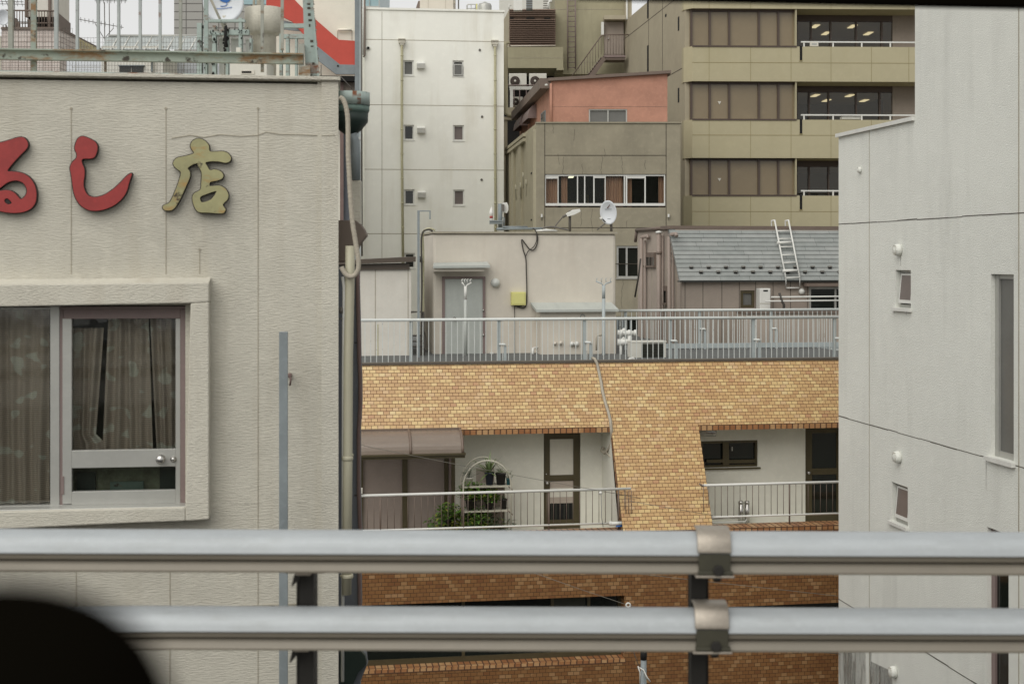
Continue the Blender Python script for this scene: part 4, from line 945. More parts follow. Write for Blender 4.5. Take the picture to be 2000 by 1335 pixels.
# balcony railings
def railing(name, label, group, x0, x1, ytop, ybot, o, spacing, posts, mt, mb_, rt=.02, ref=1300):
    f = BFc.shifted(o); T = thing(name, label, 'railing', f.w((x0+x1)/2, ybot), group)
    u0, u1 = f.uz(x0, ytop)[0], f.uz(x1, ytop)[0]; zt_ = f.uz(ref, ytop)[1]; zb_ = f.uz(ref, ybot)[1]
    m = MB().mat(mt); m.tube([f.pt(u0, zt_), f.pt(u1, zt_)], rt, 10); m.build('handrail', None, T)
    m = MB().mat(mt); m.tube([f.pt(u0, zb_), f.pt(u1, zb_)], rt*.75, 8); m.build('bottom_rail', None, T)
    n = int((u1-u0)/spacing)
    for k in range(1, n+1):
        u = u0+k*spacing
        if u < u1-.02: m = MB().mat(mb_); m.tube([f.pt(u, zb_), f.pt(u, zt_)], .0065, 5); m.build('baluster', None, T)
    for px in posts:
        u = f.uz(px, ytop)[0]; m = MB().mat(mb_); m.tube([f.pt(u, zL-.02), f.pt(u, zt_)], .016, 8); m.build('post', None, T)
    return T, f, zt_, zb_
T1, f1, zt1, zb1 = railing('balcony_railing', 'thin brown-barred balcony railing in front of the plant rack', 'balcony railings', 704, 1232, 957, 1024, -.2, .122, (743, 905, 1072, 1208), M_WHITE, M_BRNB, rt=.025, ref=1100)
m = MB().mat(M_BRNB)
for x in (1222, 1228, 1233): m.tube([f1.w(x, 957, .06), f1.w(x, 1003, .1)], .006, 5)
m.build('end_bracket', None, T1)
T2, f2, zt2, zb2 = railing('balcony_railing', 'thin brown-barred balcony railing right of the tiled pier', 'balcony railings', 1372, 1700, 944, 1006, -.2, .122, (1542,), M_WHITE, M_BRNB, rt=.025, ref=1500)
m = MB().mat(M_BRNB); m.tube([f2.w(1374, 945, .06), f2.w(1374, 1000, .1)], .006, 5); m.tube([f2.w(1366, 944, .05), f2.w(1374, 950, .05)], .018, 6); m.build('end_bracket', None, T2)
# strip windows below
a = BFc.shifted(-.3); m = MB().mat(M_BRONZE)
for x in (905, 1079, 1150): m.box(a, x-3, 1150, x+3, 1330, -.04, 0)
m.boxl(a, UL, zwb, uw1, zwb+.10, -.05, .006)
for x in (1210,): m.box(a, x-3, 1150, x+6, 1300, -.04, .003)
wn = m.build('strip_window', None, bb)
m = MB().mat(M_DKGLASS); m.boxl(a, UL, zwb+.05, BFc.uz(1085, 1200)[0], zwt, -.03, -.02); m.mat(M_GRILLE).boxl(a, BFc.uz(1085, 1200)[0], zwb+.05, BFc.uz(1150, 1200)[0], zwt, -.03, -.018); m.mat(M_DKGLASS).boxl(a, BFc.uz(1150, 1200)[0], zwb+.05, uw1, zwt, -.03, -.02); m.build('pane', None, wn)
m = MB().mat(M_MAUVEL); m.boxl(a, a.uz(1184, 1270)[0], zwb+.12, a.uz(1208, 1270)[0], zwb+.42, -.018, -.008); m.build('notice', None, wn)
m = MB().mat(M_BRONZE); m.boxl(a, uw2, zwb2, UR, zwb2+.1, -.05, .004); wn = m.build('strip_window', None, bb)
m = MB().mat(M_DKGLASS); m.boxl(a, uw2, zwb2, UR, zwt2, -.03, -.02); m.build('pane', None, wn)
# cable hanging over the tiles
m = MB().mat(M_HOSE)
pts = []
for x, y, o in ((1157, 699, sl(zT)-.1), (1161, 700, sl(zT)+.06), (1166, 709, None), (1170, 727, None), (1174, 746, None), (1177, 765, None), (1182, 785, None), (1188, 804, None), (1192, 820, None), (1194, 840, None), (1195, 855, -.98), (1193, 868, -1.05), (1186, 880, -1.2), (1180, 884, -1.3), (1175, 880, -1.4), (1177, 874, -1.45), (1181, 876, -1.45)):
    if o is None:
        o = -1.0
        for _ in range(8): o = sl(BFc.uz(x, y, o)[1])+.03
    pts.append(BFc.w(x, y, o))
m.tube(pts, .029, 8); m.tube([BFc.w(1184, 883, -1.2), BFc.w(1196, 896, -1.0)], .018, 6)
tag(m.build('cable_hose'), 'beige wrapped hose hanging over the tan tiled eave to the balcony wall', 'hose')
# small light fittings on the balcony rails
m = MB().mat(M_WHITE); m.tube([f1.w(1194, 1022, .1), f1.w(1214, 1021, .1)], .035, 10); m.mat(M_BLUEL).tube([f1.w(1203, 1027, .1), f1.w(1215, 1026, .1)], .018, 8); m.mat(M_WHITE).lathe(f1.w(1193, 1026, .08), [(.03, 0), (.04, .05), (.03, .08)], n=8)
tag(m.build('white_bottle'), 'white and blue cylinder lying at the end of the left balcony rail', 'bottle')
m = MB().mat(M_WHITE); m.lathe(f1.w(1173, 966, .03), [(.01, 0), (.03, .02), (.03, .05), (.012, .07)], n=8); m.mat(M_BLUEP).tube([f1.w(1174, 966, .03), f1.w(1175, 1010, .05), f1.w(1178, 1028, .05)], .006, 5)
tag(m.build('tap_hose'), 'white tap head with a thin hose on the left balcony rail', 'tap')
m = MB().mat(M_POTW); m.box(f1, 702, 953, 708, 964, -.02, .05); m.build('rail_cap', None, T1)

# ---------------- plant rack with pots
RK = BFc.shifted(-.72); RK2 = BFc.shifted(-1.15)
T = thing('plant_rack', 'cream arched metal plant rack with two shelves on the left balcony', 'plant rack', RK.w(950, 1033))
zs1, zs2 = RK.uz(950, 949)[1], RK.uz(950, 997)[1]
zf = zL-.36
for f_, x0, x1, yt in ((RK, 905, 998, 899), (RK2, 899, 985, 892)):
    u0, u1 = f_.uz(x0, 950)[0], f_.uz(x1, 950)[0]; zt_ = f_.uz((x0+x1)/2, yt)[1]; zb_ = f_.uz(x0, 949)[1]
    m = MB().mat(M_RACK); pts = [f_.pt(u0, zf), f_.pt(u0, zb_)]+[f_.pt((u0+u1)/2-(u1-u0)/2*math.cos(a_), zb_+(zt_-zb_)*math.sin(a_)) for a_ in [math.pi*k/16 for k in range(1, 16)]]+[f_.pt(u1, zb_), f_.pt(u1, zf)]
    m.tube(pts, .016, 7); m.build('arch_frame', None, T)
u0, u1 = RK.uz(905, 950)[0], RK.uz(998, 950)[0]
m = MB().mat(M_MAUVEL); m.boxl(RK, u0+.02, zf, u1-.05, zs1-.03, -.46, -.44); m.boxl(RK, u0+.3, zs1, u1-.25, zs1+.28, -.46, -.44); m.build('back_panel', None, T)
for z in (zs1, zs2, zf+.12):
    m = MB().mat(M_RACK); m.boxl(RK, u0+.01, z-.025, u1-.01, z, -.42, .0)
    m.mat(M_BRNB).poly3([RK.pt(u1-.05, z, .0), RK.pt(u1+.03, z-.07, .02), RK.pt(u1+.03, z-.10, .02), RK.pt(u1-.05, z-.03, .0)]); m.build('shelf', None, T)
def leaf(m, base, d, L, w_, droop=.3, n=5):
    d = d.normalized(); side = d.cross(Vector((0, 0, 1)))
    if side.length < .01: side = Vector((1, 0, 0))
    side.normalize(); pts = []
    for k in range(n+1):
        t = k/n; p = base+d*L*t+Vector((0, 0, -droop*L*t*t)); ww = w_*math.sin(math.pi*min(.97, t*.85+.12)); pts.append((p-side*ww, p+side*ww))
    for a, b in zip(pts, pts[1:]): m.poly3([a[0], a[1], b[1], b[0]])
def plant(label, p, rt, rb_, h, pm, kind, lm, seed, scale=1.0, square=False):
    rr = random.Random(seed); T = thing('potted_plant', label, 'potted plant', p, 'potted plants on and around the rack')
    m = MB().mat(pm)
    n = 4 if square else 16
    m.lathe(p, [(rb_, 0), (rt, h*.86), (rt*1.10, h*.87), (rt*1.10, h), (rt*.95, h), (rt*.92, h*.9)], n=n, smooth=not square); m.build('pot', None, T)
    top = p+Vector((0, 0, h*.9))
    m = MB().mat(M_SOIL); m.lathe(top-Vector((0, 0, .005)), [(rt*.9, 0), (rt*.9, .004)], n=12); m.build('soil', None, T)
    m = MB().mat(lm)
    if kind == 'spiky':
        for k in range(46):
            a = rr.uniform(0, 6.28); e = rr.uniform(.1, 1.35); leaf(m, top+Vector((rr.uniform(-.02, .02), rr.uniform(-.02, .02), 0)), Vector((math.cos(a)*math.cos(e), math.sin(a)*math.cos(e), math.sin(e))), rr.uniform(.24, .5)*scale, .013*scale, rr.uniform(.1, .6))
    elif kind == 'bush':
        for k in range(int(300*scale)):
            a = rr.uniform(0, 6.28); e = math.asin(rr.uniform(-.25, 1)); r_ = rr.uniform(.2, 1)**.5*.19*scale
            b = top+Vector((math.cos(a)*math.cos(e), math.sin(a)*math.cos(e), math.sin(e)+.45))*r_
            a = rr.uniform(0, 6.28); e = rr.uniform(-.4, .9); m.mat(lm if rr.random() > .2 else M_LEAFY); leaf(m, b, Vector((math.cos(a)*math.cos(e), math.sin(a)*math.cos(e), math.sin(e))), rr.uniform(.05, .10), .022, .3, 3)
        for k in range(7):
            a = rr.uniform(0, 6.28); m.tube([top, top+Vector((math.cos(a)*.1*scale, math.sin(a)*.1*scale, .15*scale))], .004, 4)
    elif kind == 'sparse':
        for k in range(9):
            a = rr.uniform(0, 6.28); e = rr.uniform(.5, 1.4); d = Vector((math.cos(a)*math.cos(e), math.sin(a)*math.cos(e), math.sin(e))); L_ = rr.uniform(.12, .26)*scale
            m.tube([top, top+d*L_*.6, top+d*L_+Vector((0, 0, -.01))], .003, 4)
            for q_ in range(6): t = rr.uniform(.35, 1); a2 = rr.uniform(0, 6.28); leaf(m, top+d*L_*t, Vector((math.cos(a2), math.sin(a2), .4)), .08*max(.7, scale), .012*max(.7, scale), .3, 3)
    m.build('leaves', None, T)
def on(f, x, z, o=0): u = f.uz(x, 950, o)[0]; return f.pt(u, z, o)
plant('small pale plant in a white pot at the left end of the top shelf', on(RK, 916, zs1, -.15), .075, .055, .15, M_POTW, 'sparse', M_LEAFG, 1)
plant('spiky green plant in a navy pot on the top shelf', on(RK, 956, zs1, -.15), .085, .06, .24, M_POTB, 'spiky', M_LEAFS, 2, 1.25)
plant('low sparse plant in a wide black pot on the top shelf', on(RK, 978, zs1, -.15), .095, .075, .22, M_POTK, 'sparse', M_LEAFG, 3, .6)
plant('tiny plant in a small teal pot at the right end of the top shelf', on(RK, 993.5, zs1, -.12), .045, .038, .12, M_POTT, 'sparse', M_LEAFG, 4, .7)
plant('full green plant in a black pot on the left of the middle shelf', on(RK, 920, zs2, -.15), .10, .08, .2, M_POTK, 'bush', M_LEAF, 5, 1.35)
plant('compact bright green plant in a black pot at the centre of the middle shelf', on(RK, 956, zs2, -.15), .08, .06, .16, M_POTK, 'bush', M_LEAF, 6, 1.1)
plant('dark empty-looking small pot at the right of the middle shelf', on(RK, 984, zs2, -.15), .06, .05, .19, M_POTK, 'sparse', M_LEAFG, 7, .3)
plant('leafy plant low on the left behind the bottom rail of the rack', on(RK, 926, zf+.12, -.15), .11, .09, .14, M_POTK, 'bush', M_LEAF, 8, 2.0)
plant('grey-green plant low in the middle of the rack', on(RK, 948, zf+.12, -.15), .09, .07, .12, M_POTW, 'bush', M_LEAFG, 9, 1.7)
plant('wide terracotta pot with thin stems at the lower right of the rack', on(RK, 984, zf+.06, -.12), .14, .12, .16, M_POTR, 'sparse', M_LEAFG, 10, 1.8)
plant('green plant on the balcony floor left of the rack', on(RK2, 868, zf, .1), .10, .08, .10, M_POTK, 'bush', M_LEAF, 11, 2.1)
plant('yellow-green plant on the balcony floor between post and rack', on(RK2, 895, zf, .3), .09, .07, .06, M_POTK, 'bush', M_LEAFY, 12, 1.8)
plant('tall dark climbing plant beside the canopy post', on(RK2, 876, zf, .25), .08, .07, .55, M_POTK, 'bush', M_LEAF, 13, 1.3)

# overhead service wires
for i, (pts, lab) in enumerate((
    ([(640, 850, 22), (720, 872, 23), (900, 908, 23.5), (1100, 945, 24), (1250, 972, 25)], 'thin wire crossing in front of the balcony canopy and plant rack'),
    ([(1230, 978, 25), (1393, 1006, 25.6)], 'thin wire crossing the tiled pier'),
    ([(1080, 1095, 22), (1250, 1120, 23), (1400, 1137, 23), (1636, 1163, 23.6)], 'thin pale wire crossing the shaded lower tiles below the upper bar'),
    ([(1020, 1110, 24), (1140, 1152, 24), (1224, 1180, 24), (1250, 1186, 24)], 'thin wire running to a small white insulator'),
    ([(1590, 1268, 23.5), (1612, 1273, 23.5), (1640, 1276, 23.6)], 'short dark cable entering behind the white building'),
    ([(1236, 1268, 24), (1246, 1295, 24), (1258, 1312, 24)], 'thin drooping wire above the grey utility post'))):
    m = MB().mat(M_WIRE if i < 4 else M_CABLE); m.tube([P(*p) for p in pts], .0042 if i < 4 else .007, 5); tag(m.build('wire'), lab, 'wire', 'service wires')
m = MB().mat(M_WHITE); c = P(1227, 1181, 24)
m.tube([c+Vector((.035*math.cos(a_*.524), 0, .035*math.sin(a_*.524))) for a_ in range(13)], .015, 6)
tag(m.build('insulator'), 'small white ring insulator on the wire left of the guard rail clamps', 'insulator')
m = MB().mat(M_STEELB); c = P(1257, 1335, 24.2); zt_ = ztop(1271, 24.2)
m.lathe((c.x, c.y, 0), [(.05, 0), (.05, zt_-.08)], n=14); m.mat(M_BLACK).lathe((c.x, c.y, 0), [(.054, zt_-.14), (.054, zt_)], n=14)
m.mat(M_WHITE)
for p_ in ([(1246, 1300), (1250, 1312), (1250, 1336)], [(1256, 1306), (1264, 1322), (1270, 1330)], [(1249, 1302), (1257, 1308), (1263, 1326)]): m.tube([P(x, y, 24.0) for x, y in p_], .012, 5)
tag(m.build('utility_post'), 'grey utility post with a black cap and white cable ties below the guard rail', 'post')
# ================================================================== ROOFTOP OF THE TILED BUILDING
zFL = zT-.34
HF = facgrid(1000, 31.0)
ph = thing('stair_house', 'beige rendered rooftop stair house with a grey-blue double door', 'rooftop house', HF.w(1000, 708))
m = MB().mat(M_PENT)
uh0, uh1 = HF.uz(846, 560)[0], HF.uz(1203, 560)[0]; zh = HF.uz(1000, 456)[1]
m.boxl(HF, uh0, zFL, uh1, zh, -2.6, 0); m.build('wall', None, ph, bevel=.06)
m = MB().mat(M_SKIRT); m.boxl(HF, uh0-.004, zFL, uh1+.004, HF.uz(1000, 695)[1], -2.61, .012); m.build('skirting', None, ph)
m = MB().mat(M_GROOVE); m.boxl(HF, uh0-.02, zh-.003, uh1+.03, zh+.04, -2.65, .04); m.build('roof_edge', None, ph)
m = MB().mat(M_DOORGB); a = HF.shifted(.004)
m.box(a, 869, 545, 907, 712, .01, .03); m.box(a, 908, 545, 943, 712, .01, .028)
dd = m.build('door', None, ph)
m = MB().mat(M_MAUVE); m.box(a, 864, 540, 869, 712, 0, .05); m.box(a, 943, 540, 948, 712, 0, .05); m.box(a, 869, 540, 943, 544, 0, .05); m.build('door_frame', None, dd)
m = MB().mat(M_CHROME); m.lathe(a.w(887, 622, .03), [(.03, 0), (.03, .01), (.012, .012), (.012, .05), (.04, .055), (.001, .06)], a.n.to_3d(), 12); m.tube([a.w(944, 604, .06), a.w(944, 608, .06)], .02, 6); m.tube([a.w(944, 652, .06), a.w(944, 656, .06)], .02, 6); m.build('handle', None, dd)
# canopy over the door
m = MB().mat(M_PENT); m.box(HF, 848, 523, 946, 530, 0, .42)
m.mat(M_DOORGB); A = [HF.w(*p) for p in ((846, 519, .5), (957, 518, .5), (952, 511, .02), (847, 513, .02))]; B = [p-Vector((0, 0, .05)) for p in A]; m.hexa(A, B)
m.build('door_canopy', None, ph)
m = MB().mat(M_LAMPG); m.lathe(HF.w(967, 552, 0), [(.09, 0), (.1, .02), (.098, .06), (.08, .10), (.04, .13), (.001, .14)], HF.n.to_3d(), 24)
m.build('bulkhead_lamp', None, ph)
# yellow junction box with its cable loops
T = thing('junction_box', 'pale yellow electrical box on the beige rooftop wall', 'electrical box', HF.w(1013, 597))
m = MB().mat(M_YBOX); m.box(HF, 999, 570, 1027, 596, 0, .13); m.box(HF, 1001, 572, 1025, 594, .13, .14); m.mat(M_CABLE).box(HF, 1005, 596, 1020, 599, .02, .08); m.build('case', None, T, bevel=.008)
def spl(ctl, k=8):
    out = []
    for i in range(len(ctl)-1):
        p0 = Vector(ctl[max(i-1, 0)]); p1 = Vector(ctl[i]); p2 = Vector(ctl[i+1]); p3 = Vector(ctl[min(i+2, len(ctl)-1)])
        for j in range(k):
            t = j/k; out.append(.5*((2*p1)+(p2-p0)*t+(2*p0-5*p1+4*p2-p3)*t*t+(3*p1-p0-3*p2+p3)*t**3))
    return out+[Vector(ctl[-1])]
m = MB().mat(M_CABLE)
m.tube([HF.w(p.x, p.y, .04) for p in spl([(1010, 599), (1022, 601), (1028, 594), (1029, 570), (1028, 530), (1027, 505), (1022, 488), (1019, 472), (1020, 468), (1026, 476), (1035, 487), (1043, 487), (1049, 476), (1050, 462), (1045, 449), (1040, 446)])], .014, 6)
m.tube([HF.w(p.x, p.y, .05) for p in spl([(1027, 500), (1032, 490), (1042, 482), (1048, 470), (1048, 456)])], .011, 5)
m.tube([HF.w(1005, 597, .03), HF.w(1005, 690, .03)], .007, 4)
m.build('cable', None, T)
# annex with lean-to roof
m = MB().mat(M_PENT); u0, u1 = HF.uz(1056, 640, .55)[0], HF.uz(1203, 640, .55)[0]; za = HF.uz(1100, 604, .55)[1]
m.boxl(HF, u0, zFL, u1, za, 0, .55); ax = m.build('annex_wall', None, ph)
m = MB().mat(M_SKIRT); m.boxl(HF, u0-.004, zFL, u1+.004, HF.uz(1100, 697, .55)[1], 0, .562); m.build('annex_skirting', None, ph)
m = MB().mat(M_DOORGB)
A = [HF.pt(u0-.12, za, .68), HF.pt(u1+.03, za, .68), HF.pt(u1+.03, HF.uz(1100, 592)[1]+.02, .0), HF.pt(u0-.12, HF.uz(1100, 592)[1]+.02, .0)]; B = [p-Vector((0, 0, .05)) for p in A]; m.hexa(A, B)
m.build('annex_roof', None, ph)
for i, (x, y, r_) in enumerate(((1083, 670, .03), (1094, 669, .035), (1116, 671, .04), (1125, 671, .045), (1142, 684, .025))):
    m = MB().mat(M_PENT if i < 2 or i == 4 else M_WHITE); m.lathe(HF.w(x, y, .55), [(r_, 0), (r_, .03), (r_*1.3, .05), (r_*.8, .09), (.001, .1)], HF.n.to_3d(), 12); m.build('wall_cap', None, ph)
m = MB().mat(M_STEELB); m.tube([HF.w(1138+4.2*math.cos(a_*.524), 618+4.2*math.sin(a_*.524), .56) for a_ in range(13)], .008, 5); m.build('ring_hook', None, ph)
# antenna-like insulator poles
for i, (x, y, yb, lab) in enumerate(((909, 551, 640, 'white forked pole standing before the grey-blue door'), (1179, 549, 705, 'pale forked pole standing before the annex wall'))):
    f = HF.shifted(.9 if i else .5); m = MB().mat(M_WHITE if i == 0 else M_RAILB)
    m.tube([f.w(x, y+8, 0), f.w(x, y+34, 0)], .035 if i else .032, 8); m.mat(M_DOORGB if i == 0 else M_RAILB).tube([f.w(x, y+34, 0), f.w(x, yb+65, 0)], .036, 8); m.mat(M_WHITE if i == 0 else M_RAILB)
    m.tube([f.w(x-15 if i else x-7, y, 0), f.w(x-3, y+5, 0), f.w(x, y+10, 0), f.w(x+4, y+5, 0), f.w(x+15 if i else x+12, y+1, 0)], .016, 6)
    for dx in ((-13, -4, 5, 14) if i else (-6, -1, 4, 10)): m.tube([f.w(x+dx, y+2, 0), f.w(x+dx-1, y-5, 0), f.w(x+dx+2, y-6, 0)], .012 if i == 0 else .008, 5)
    tag(m.build('forked_pole'), lab, 'pole', 'forked poles on the terrace')
m = MB().mat(M_HOSE); m.tube([HF.w(1181, 654, .8), HF.w(1166, 654, .8), HF.w(1165, 660, .8), HF.w(1165, 684, .8)], .022, 8); tag(m.build('elbow_pipe'), 'cream elbow pipe beside the pale forked pole', 'pipe')
m = MB().mat(M_WHITE); m.tube([HF.w(1041, 700, .3), HF.w(1041, 680, .3), HF.w(1051, 678, .2)], .028, 8); m.box(HF, 957, 688, 964, 697, .02, .14); m.build('outlet_pipe', None, ph)
# rooftop gear on the stair house
zk = zh+.04
T = thing('satellite_dish', 'round white satellite dish with a small dark red mark on the beige stair house roof', 'satellite dish', (P(1188, 440, 31.6).x, 31.8, zk))
c = P(1188, 415, 31.8)
_, nr = dish(T, c, .41, .54, .12, .07, M_DISHW, yaw=-.5)
m = MB().mat(M_MARK); 
m.poly3([c+nr@Vector(p) for p in ((-.05, .03, .09), (-.02, .035, .09), (.04, .03, .17), (.03, .028, .175))]); m.mat(M_STEELB).poly3([c+nr@Vector(p) for p in ((-.1, .035, .065), (.07, .035, .065), (.07, .034, .078), (-.1, .034, .078))]); m.poly3([c+nr@Vector(p) for p in ((-.05, .04, -.15), (.03, .04, -.15), (.03, .038, -.14), (-.05, .038, -.14))])
m.build('mark', None, T)
m = MB().mat(M_ANT); m.tube([P(1193, 425, 31.9), P(1194, 452, 31.9)], .03, 8); m.tube([P(1182, 433, 31.5), P(1177, 428, 31.3), P(1174, 426, 31.3)], .016, 6); m.tube([P(1182, 436, 31.7), P(1166, 449, 31.7)], .016, 6); m.mat(M_WHITE).tube([P(1173, 424, 31.3), P(1176, 429, 31.3)], .03, 8); m.build('mount', None, T)
T = thing('roof_antenna', 'white flat horn-shaped antenna on a short pole left of the satellite dish', 'antenna', P(1113, 452, 31.8))
m = MB().mat(M_WHITE); A = [P(*p) for p in ((1106, 418, 31.6), (1119, 411, 31.6), (1133, 409, 31.6), (1134, 413, 31.6), (1122, 419, 31.6), (1108, 423, 31.6))]; m.hexa(A, [p+Vector((0, .25, .02)) for p in A]); m.mat(M_ANT).tube([P(1099, 424, 31.7), P(1108, 419, 31.7), P(1119, 417, 31.7)], .03, 6); m.build('reflector', None, T)
m = MB().mat(M_ANT); m.tube([P(1113, 411, 31.8), P(1113, 452, 31.8)], .03, 8); m.tube([P(p.x, p.y, 31.7) for p in spl([(1099, 424), (1091, 433), (1085, 441), (1083, 449)])], .014, 5)
m.tube([P(p.x, p.y, 31.4) for p in spl([(1058, 447), (1066, 444), (1080, 443), (1100, 447), (1110, 449)])], .02, 5); m.build('pole', None, T)
m = MB().mat(M_WHITE); m.lathe(P(1067, 452, 31.7), [(.25, 0), (.24, .03), (.001, .06)], n=20); tag(m.build('roof_cover'), 'low white round cover lying on the stair house roof edge', 'cover')
T = thing('panel_antenna', 'white curved panel antenna on a grey post above the stair house', 'antenna', P(977, 452, 32))
m = MB().mat(M_WHITE); A = [P(*p) for p in ((982, 396, 31.8), (990, 395, 31.8), (993, 402, 31.8), (993, 410, 31.8), (990, 416, 31.8), (982, 414, 31.8))]; m.hexa(A, [p+Vector((0, .2, 0)) for p in A]); m.mat(M_ANT).box(Fac(960, 31.7, 1000, 31.7), 979, 399, 985, 412, -.1, 0); m.build('panel', None, T)
m = MB().mat(M_STEELB); m.tube([P(977, 398, 32), P(977, 450, 32)], .05, 8); m.tube([P(980, 425, 32), P(985, 425, 32), P(983, 450, 32)], .02, 6); m.box(Fac(940, 31.6, 1000, 31.6), 956, 430, 982, 437, -.3, 0); m.box(Fac(940, 31.6, 1000, 31.6), 956, 430, 982, 432, -.3, .03); m.tube([P(970, 447, 31.6), P(1060, 446, 31.8)], .03, 6); m.tube([P(982, 443, 31.6), P(1030, 443, 31.8)], .02, 6); m.build('mount', None, T)
m = MB().mat(M_WHITE); c = P(959.5, 431, 31.6); m.lathe(c, [(.03, 0), (.03, .04), (.035, .13), (.045, .14), (.045, .19), (.03, .22), (.001, .32)], n=12); m.mat(M_RED).lathe(c+Vector((0, 0, .055)), [(.037, 0), (.037, .05)], n=12)
tag(m.build('beacon'), 'small white pointed beacon with a red band on the stair house roof', 'beacon')
# L-shaped pole and cable bundle on the stair house flank
T = thing('hooked_post', 'tall blue-grey post with a square hooked top left of the stair house', 'post', P(817, 705, 29.6))
m = MB().mat(M_STEELB); LFp = Fac(800, 29.6, 860, 29.6); m.box(LFp, 815, 411, 819.5, 705, -.06, 0); m.box(LFp, 819.5, 411, 841, 413, -.06, 0); m.box(LFp, 838.5, 413, 841, 428, -.06, 0); m.build('post', None, T)
m = MB().mat(M_CABLE); zz = 30.2
m.tube([P(p.x, p.y, zz) for p in spl([(845, 452), (838, 448), (828, 451), (824, 460), (823, 480), (824, 560), (823, 620), (822, 705)])], .022, 6); m.mat(M_PIPEOL).tube([P(p.x, p.y, zz+.1) for p in spl([(850, 450), (840, 446), (830, 449), (826, 458), (827, 500), (827, 640), (826, 705)])], .022, 6)
m.mat(M_CABLE).tube([P(821, 500, zz), P(821, 512, zz)], .035, 6); m.tube([P(803, 609, zz), P(827, 609, zz), P(827, 700, zz)], .022, 5)
for y in (655, 666, 676): m.tube([P(803, y, zz), P(828, y, zz)], .02, 5)
m.tube([P(p.x, p.y, zz) for p in spl([(826, 640), (831, 660), (829, 690), (825, 700)])], .012, 5)
m.build('cable_bundle', None, T)
# left shed
SF = facgrid(760, 30.2)
sh = thing('rooftop_shed', 'cream panelled rooftop shed with a dark brown roof edge beside the hooked post', 'shed', SF.w(760, 708))
m = MB().mat(M_SHED); u0, u1 = SF.uz(600, 600)[0], SF.uz(803, 600)[0]; m.boxl(SF, u0, zFL, u1, SF.uz(760, 524)[1], -2.5, 0)
m.mat(M_GROOVE)
for x in (733, 797): m.box(SF, x-.7, 526, x+.7, 720, 0, .004)
m.mat(M_PIPEOL).box(SF, 737, 633, 739, 712, 0, .006)
m.build('wall', None, sh)
m = MB().mat(M_BROWN); m.poly(SF, [(600, 512), (812, 501), (812, 511), (600, 519)], -2.6, .16); m.poly(SF, [(600, 519), (800, 514), (800, 526), (600, 528)], -2.6, .05); m.build('roof', None, sh)
# ---- railings of the terrace
def trail(name, label, x0, x1, yA, o, sp, posts, ybot, flat=None, yl=None):
    f = BFc.shifted(o); T = thing(name, label, 'railing', f.pt(f.uz((x0+x1)/2, 600)[0], zFL), 'white terrace railings')
    u0, u1 = f.uz(x0, yA)[0], f.uz(x1, yA)[0]; zt_ = f.uz((x0+x1)/2, yA)[1]; zb_ = zFL+.05 if yl is None else f.uz((x0+x1)/2, yl)[1]
    m = MB().mat(M_RAILW); m.tube([f.pt(u0, zt_), f.pt(u1, zt_)], .03, 10); m.build('handrail', None, T)
    m = MB().mat(M_RAILW); m.tube([f.pt(u0, zb_), f.pt(u1, zb_)], .022, 8); m.build('bottom_rail', None, T)
    k = 1
    while u0+k*sp < u1 and k < 99:
        m = MB().mat(M_RAILW); m.boxl(f, u0+k*sp-.0065, zb_, u0+k*sp+.0065, zt_, -.0065, .0065); m.build('baluster', None, T); k += 1
    for px, h in posts:
        u = f.uz(px, yA)[0]; m = MB().mat(M_RAILB); m.boxl(f, u-.03, zFL-.1, u+.03, zt_-.02, -.06, -.012)
        if h: m.mat(M_RAILW).tube([f.pt(u, f.uz(px, h)[1], .0), f.pt(u+.1, f.uz(px, h)[1], .04), f.pt(u+.12, f.uz(px, h)[1]-.02, .04)], .022, 6); m.mat(M_RAILB).boxl(f, u+.09, zFL-.1, u+.14, f.uz(px, h)[1]-.03, -.0, .03)
        m.build('post', None, T)
    if flat:
        m = MB().mat(M_RAILB); m.boxl(f, u0+.5, f.uz(1400, flat[1])[1], u1, f.uz(1400, flat[0])[1], -.03, .02); m.build('flat_rail', None, T)
    return T
trail('terrace_railing', 'near white terrace railing above the tiled eave', 690, 1680, 622, sl(zT)-.45, .112, ((803, 0), (975, 672), (1142, 668), (1310, 665), (1472, 663), (1631, 660)), 0)
# ================================================================== MAUVE HOUSE
VF = facgrid(1480, 34.0)
mh = thing('mauve_house', 'mauve sided house with a steep grey shingle roof face', 'house', base_of(VF, 1480))
uv0, uv1 = VF.uz(1332, 600)[0], VF.uz(1332, 600)[0]+14; ze = VF.uz(1480, 546)[1]; zrd = VF.uz(1480, 447, -.6)[1]
SD = Fac(1332, 34.0-.0, 1252, 34.0*(1332-542)/(1252-542))  # flank (built from its own two plan points)
pa = Vector(VF.pt(uv0, 0)); 
sdir = Vector((-VF.n.x, -VF.n.y))
class _S(Fac):
    def __init__(s, a, u): s.a = a; s.u = u; s.n = Vector((u.y, -u.x))
p0 = VF.a+VF.u*uv0; L_ = 4.2
FL = _S(p0+sdir*L_, -sdir)                # u runs from the back corner to the front corner
m = MB().mat(M_MAUVEP)
HB = [(1446, 567, 1474, 601), (1580, 560, 1700, 614)]
m.walls(VF, 1332, 540, 1700, 700, HB, 0, .15, M_MAUVE, z0=0)
m.mat(M_MAUVEL).hexa([FL.pt(0, 0), FL.pt(L_-.16, 0), FL.pt(L_-.16, ze), FL.pt(L_-.58, zrd), FL.pt(0, FL.uz(1258, 450)[1])], [FL.pt(0, 0, -8), FL.pt(L_-.16, 0, -8), FL.pt(L_-.16, ze, -8), FL.pt(L_-.58, zrd, -8), FL.pt(0, FL.uz(1258, 450)[1], -8)])
m.mat(M_DKLINE)
for x in (1338, 1373, 1410, 1444, 1476, 1510, 1544, 1577): m.box(VF, x-.5, 548, x+.5, 700, 0, .004)
m.mat(M_GROOVE)
